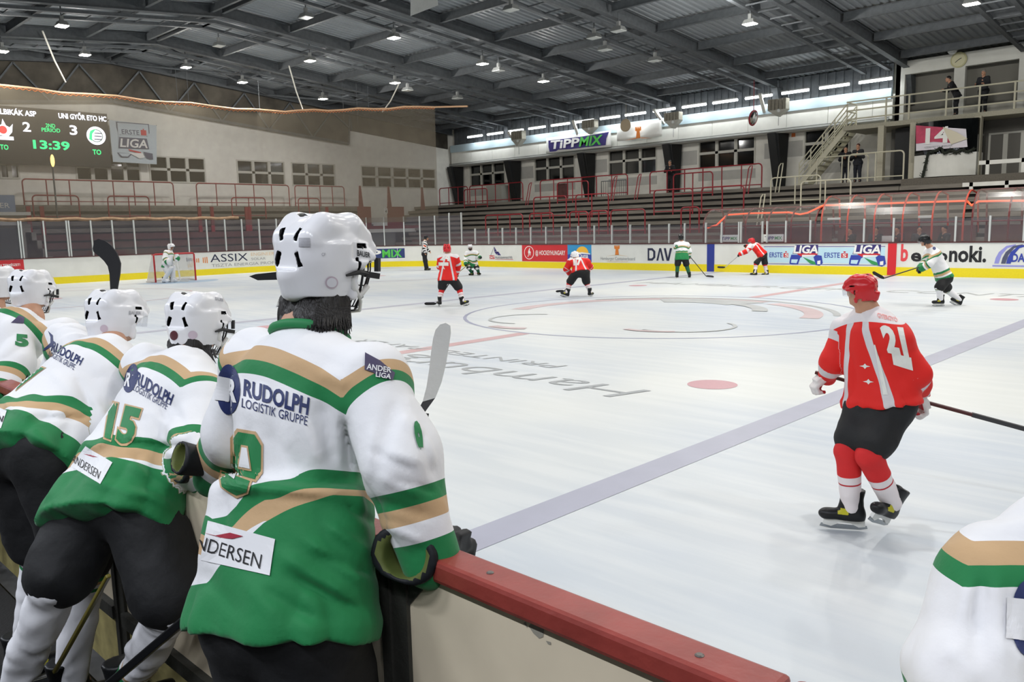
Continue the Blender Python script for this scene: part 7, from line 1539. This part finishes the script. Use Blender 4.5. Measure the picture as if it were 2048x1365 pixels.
def stand(px, foot, X_or_Y, face, h=1.75, lean=0., arms='rail', zf=None):
    """upright figure standing at a far-side place; joints from body proportions"""
    f = unit(face); rt = np.cross(f, V(0, 0, 1)); b = V(*foot); k = h/1.75; J = {}
    J['hipL'] = b+V(0, 0, .93*k)-rt*.1; J['hipR'] = b+V(0, 0, .93*k)+rt*.1; J['neck'] = b+V(0, 0, 1.48*k)+f*lean; J['head'] = b+V(0, 0, 1.63*k)+f*(lean*1.25+.02)
    for S, sg in (('L', -1), ('R', 1)):
        J['sh'+S] = b+V(0, 0, 1.42*k)+rt*.18*sg+f*lean*.9; J['kn'+S] = b+V(0, 0, .5*k)+rt*.1*sg+f*.03; J['an'+S] = b+V(0, 0, .11)+rt*.11*sg; J['toe'+S] = f
        if arms == 'rail': J['el'+S] = J['sh'+S]+V(0, 0, -.27)+rt*.08*sg+f*.06; J['wr'+S] = J['el'+S]+f*.2-rt*.08*sg+V(0, 0, .02)
        elif arms == 'fold': J['el'+S] = J['sh'+S]+V(0, 0, -.28)+rt*.07*sg; J['wr'+S] = J['el'+S]+f*.2-rt*.2*sg+V(0, 0, .06)
        else: J['el'+S] = J['sh'+S]+V(0, 0, -.3)+rt*.05*sg; J['wr'+S] = J['el'+S]+V(0, 0, -.25)+f*.05
    J['d_face'] = f; J['d_up'] = V(0, 0, 1); return J
fx = atY(1341, 375, 22.6); onlooker('person in dark clothes leaning on the red railing by the far windows', 0, stand(0, (fx[0], 22.6, 3.72), 0, V(.35, -1, 0), 1.78, .12), M_darkcoat, M_darkcoat, hm=mat('grey_hair', '4A4642', .7))
fx = atY(1691, 350, 22.6); onlooker('person with long dark hair in dark jacket under the stair', 0, stand(0, (fx[0], 22.55, 3.72), 0, V(.3, -1, 0), 1.7, .03, 'fold'), M_darkcoat, M_jeans)
fx = atY(1716, 350, 22.6); onlooker('person in charcoal coat with reddish hair standing beside the one under the stair', 0, stand(0, (fx[0], 22.55, 3.72), 0, V(.0, -1, 0), 1.78, .03, 'fold'), M_greycoat, M_jeans, hm=mat('reddish_hair', '4A241C', .7))
fx = atY(1914, 205, 23.2); onlooker('person in black leaning on the gallery railing left of the clock post', 0, stand(0, (fx[0], 23.15, 6.35), 0, V(-.9, -.5, 0), 1.68, .28), M_darkcoat, M_darkcoat)
fx = atY(1966, 205, 23.4); onlooker('person with a pale cap standing behind the gallery railing at right', 0, stand(0, (fx[0], 23.4, 6.35), 0, V(-.2, -1, 0), 1.8, .05), M_greycoat, M_darkcoat, hm=mat('pale_cap', '8F8A82', .7))
nm = ('first', 'second', 'third', 'fourth', 'fifth')
for i, (px, face) in enumerate(((1703, V(-.3, -1, 0)), (1752, V(.3, -1, 0)), (1797, V(-.2, -1, 0)), (1838, V(.4, -1, 0)), (1893, V(-.6, -.8, 0)))):
    fx = atY(px, 470, 16.35); b = V(fx[0], 16.35, 0.); f = unit(face); rt = np.cross(f, V(0, 0, 1)); J = dict(hipL=b+V(0, 0, .95)-rt*.1, hipR=b+V(0, 0, .95)+rt*.1, neck=b+V(0, 0, 1.48)+f*.08, head=b+V(0, 0, 1.64)+f*.1, d_face=f, d_up=V(0, 0, 1))
    for S, sg in (('L', -1), ('R', 1)): J['sh'+S] = b+V(0, 0, 1.42)+rt*.18*sg+f*.06; J['el'+S] = J['sh'+S]+V(0, 0, -.26)+f*.08+rt*.05*sg; J['wr'+S] = J['el'+S]+f*.22+V(0, 0, .0); J['kn'+S] = b+V(0, 0, .93)+f*.42+rt*.12*sg; J['an'+S] = b+V(0, 0, .5)+f*.42+rt*.12*sg; J['toe'+S] = f
    onlooker('official in dark clothes sitting in the scorer shelter, %s from its left end' % nm[i], 0, J, (M_darkcoat, M_greycoat)[i % 2], M_jeans, hgt=.016)
xa, xb2 = atY(1660, 470, 16.)[0], atY(1925, 470, 16.)[0]; tb = thing('scorer_table', 'long dark scorer table behind the far boards', 'table', ((xa+xb2)/2, 15.85, 0)); MB().box((xa, 15.6, 1.14), (xb2, 16.0, 1.18)).build('table_top', M_maroon, tb); MB().box((xa, 15.6, 0), (xb2, 15.64, 1.14)).build('front_panel', M_maroon, tb)
MB().box((xa, 16.1, 0), (xb2, 16.75, .82)).build('scorer_platform', M_dark)['label'] = 'dark seating platform inside the scorer shelter'; bpy.data.objects['scorer_platform']['category'] = 'platform'
c = atY(1776, 468, 15.8); lp = thing('laptop', 'pale open laptop on the scorer table', 'laptop', (c[0], 15.8, 1.18)); MB().box((c[0]-.18, 15.72, 1.18), (c[0]+.18, 15.95, 1.2)).build('base', M_lampbody, lp); MB().box((c[0]-.18, 15.70, 1.2), (c[0]+.18, 15.715, 1.43)).build('lid', M_ban, lp)
# ================================================================== names of the repeats
GROUPS = dict(roof_rafter='roof rafters across the hall', roof_purlin='purlins under the roof', roof_brace='braces by the left wall', portal_leg='black legs on the far wall', glass_post='posts of the board glass', plexiglass_shield='glass shields on the boards',
              ceiling_lamp='high-bay lamps under the roof', strip_light='fluorescent strips under the far eave', crowd_barrier='crowd barriers on the stands', loop_handrail='loop handrails on the far stand', hanging_vent_box='slatted boxes before the far fascia',
              eave_strut='white struts under the far eave', wire='wires hanging from the roof', rope='white ropes at the net', handrail_panel='red panels on the left stand', bench_shelter='bench shelters', gallery_column='columns under the gallery', notice='small notices on the far side', hockey_stick='hockey sticks', dasher_board='dasher boards round the rink')
for o in COL.objects:
    k = o.name.split('.')[0]
    if o.parent is None and k in GROUPS and 'label' in o: o['group'] = GROUPS[k]
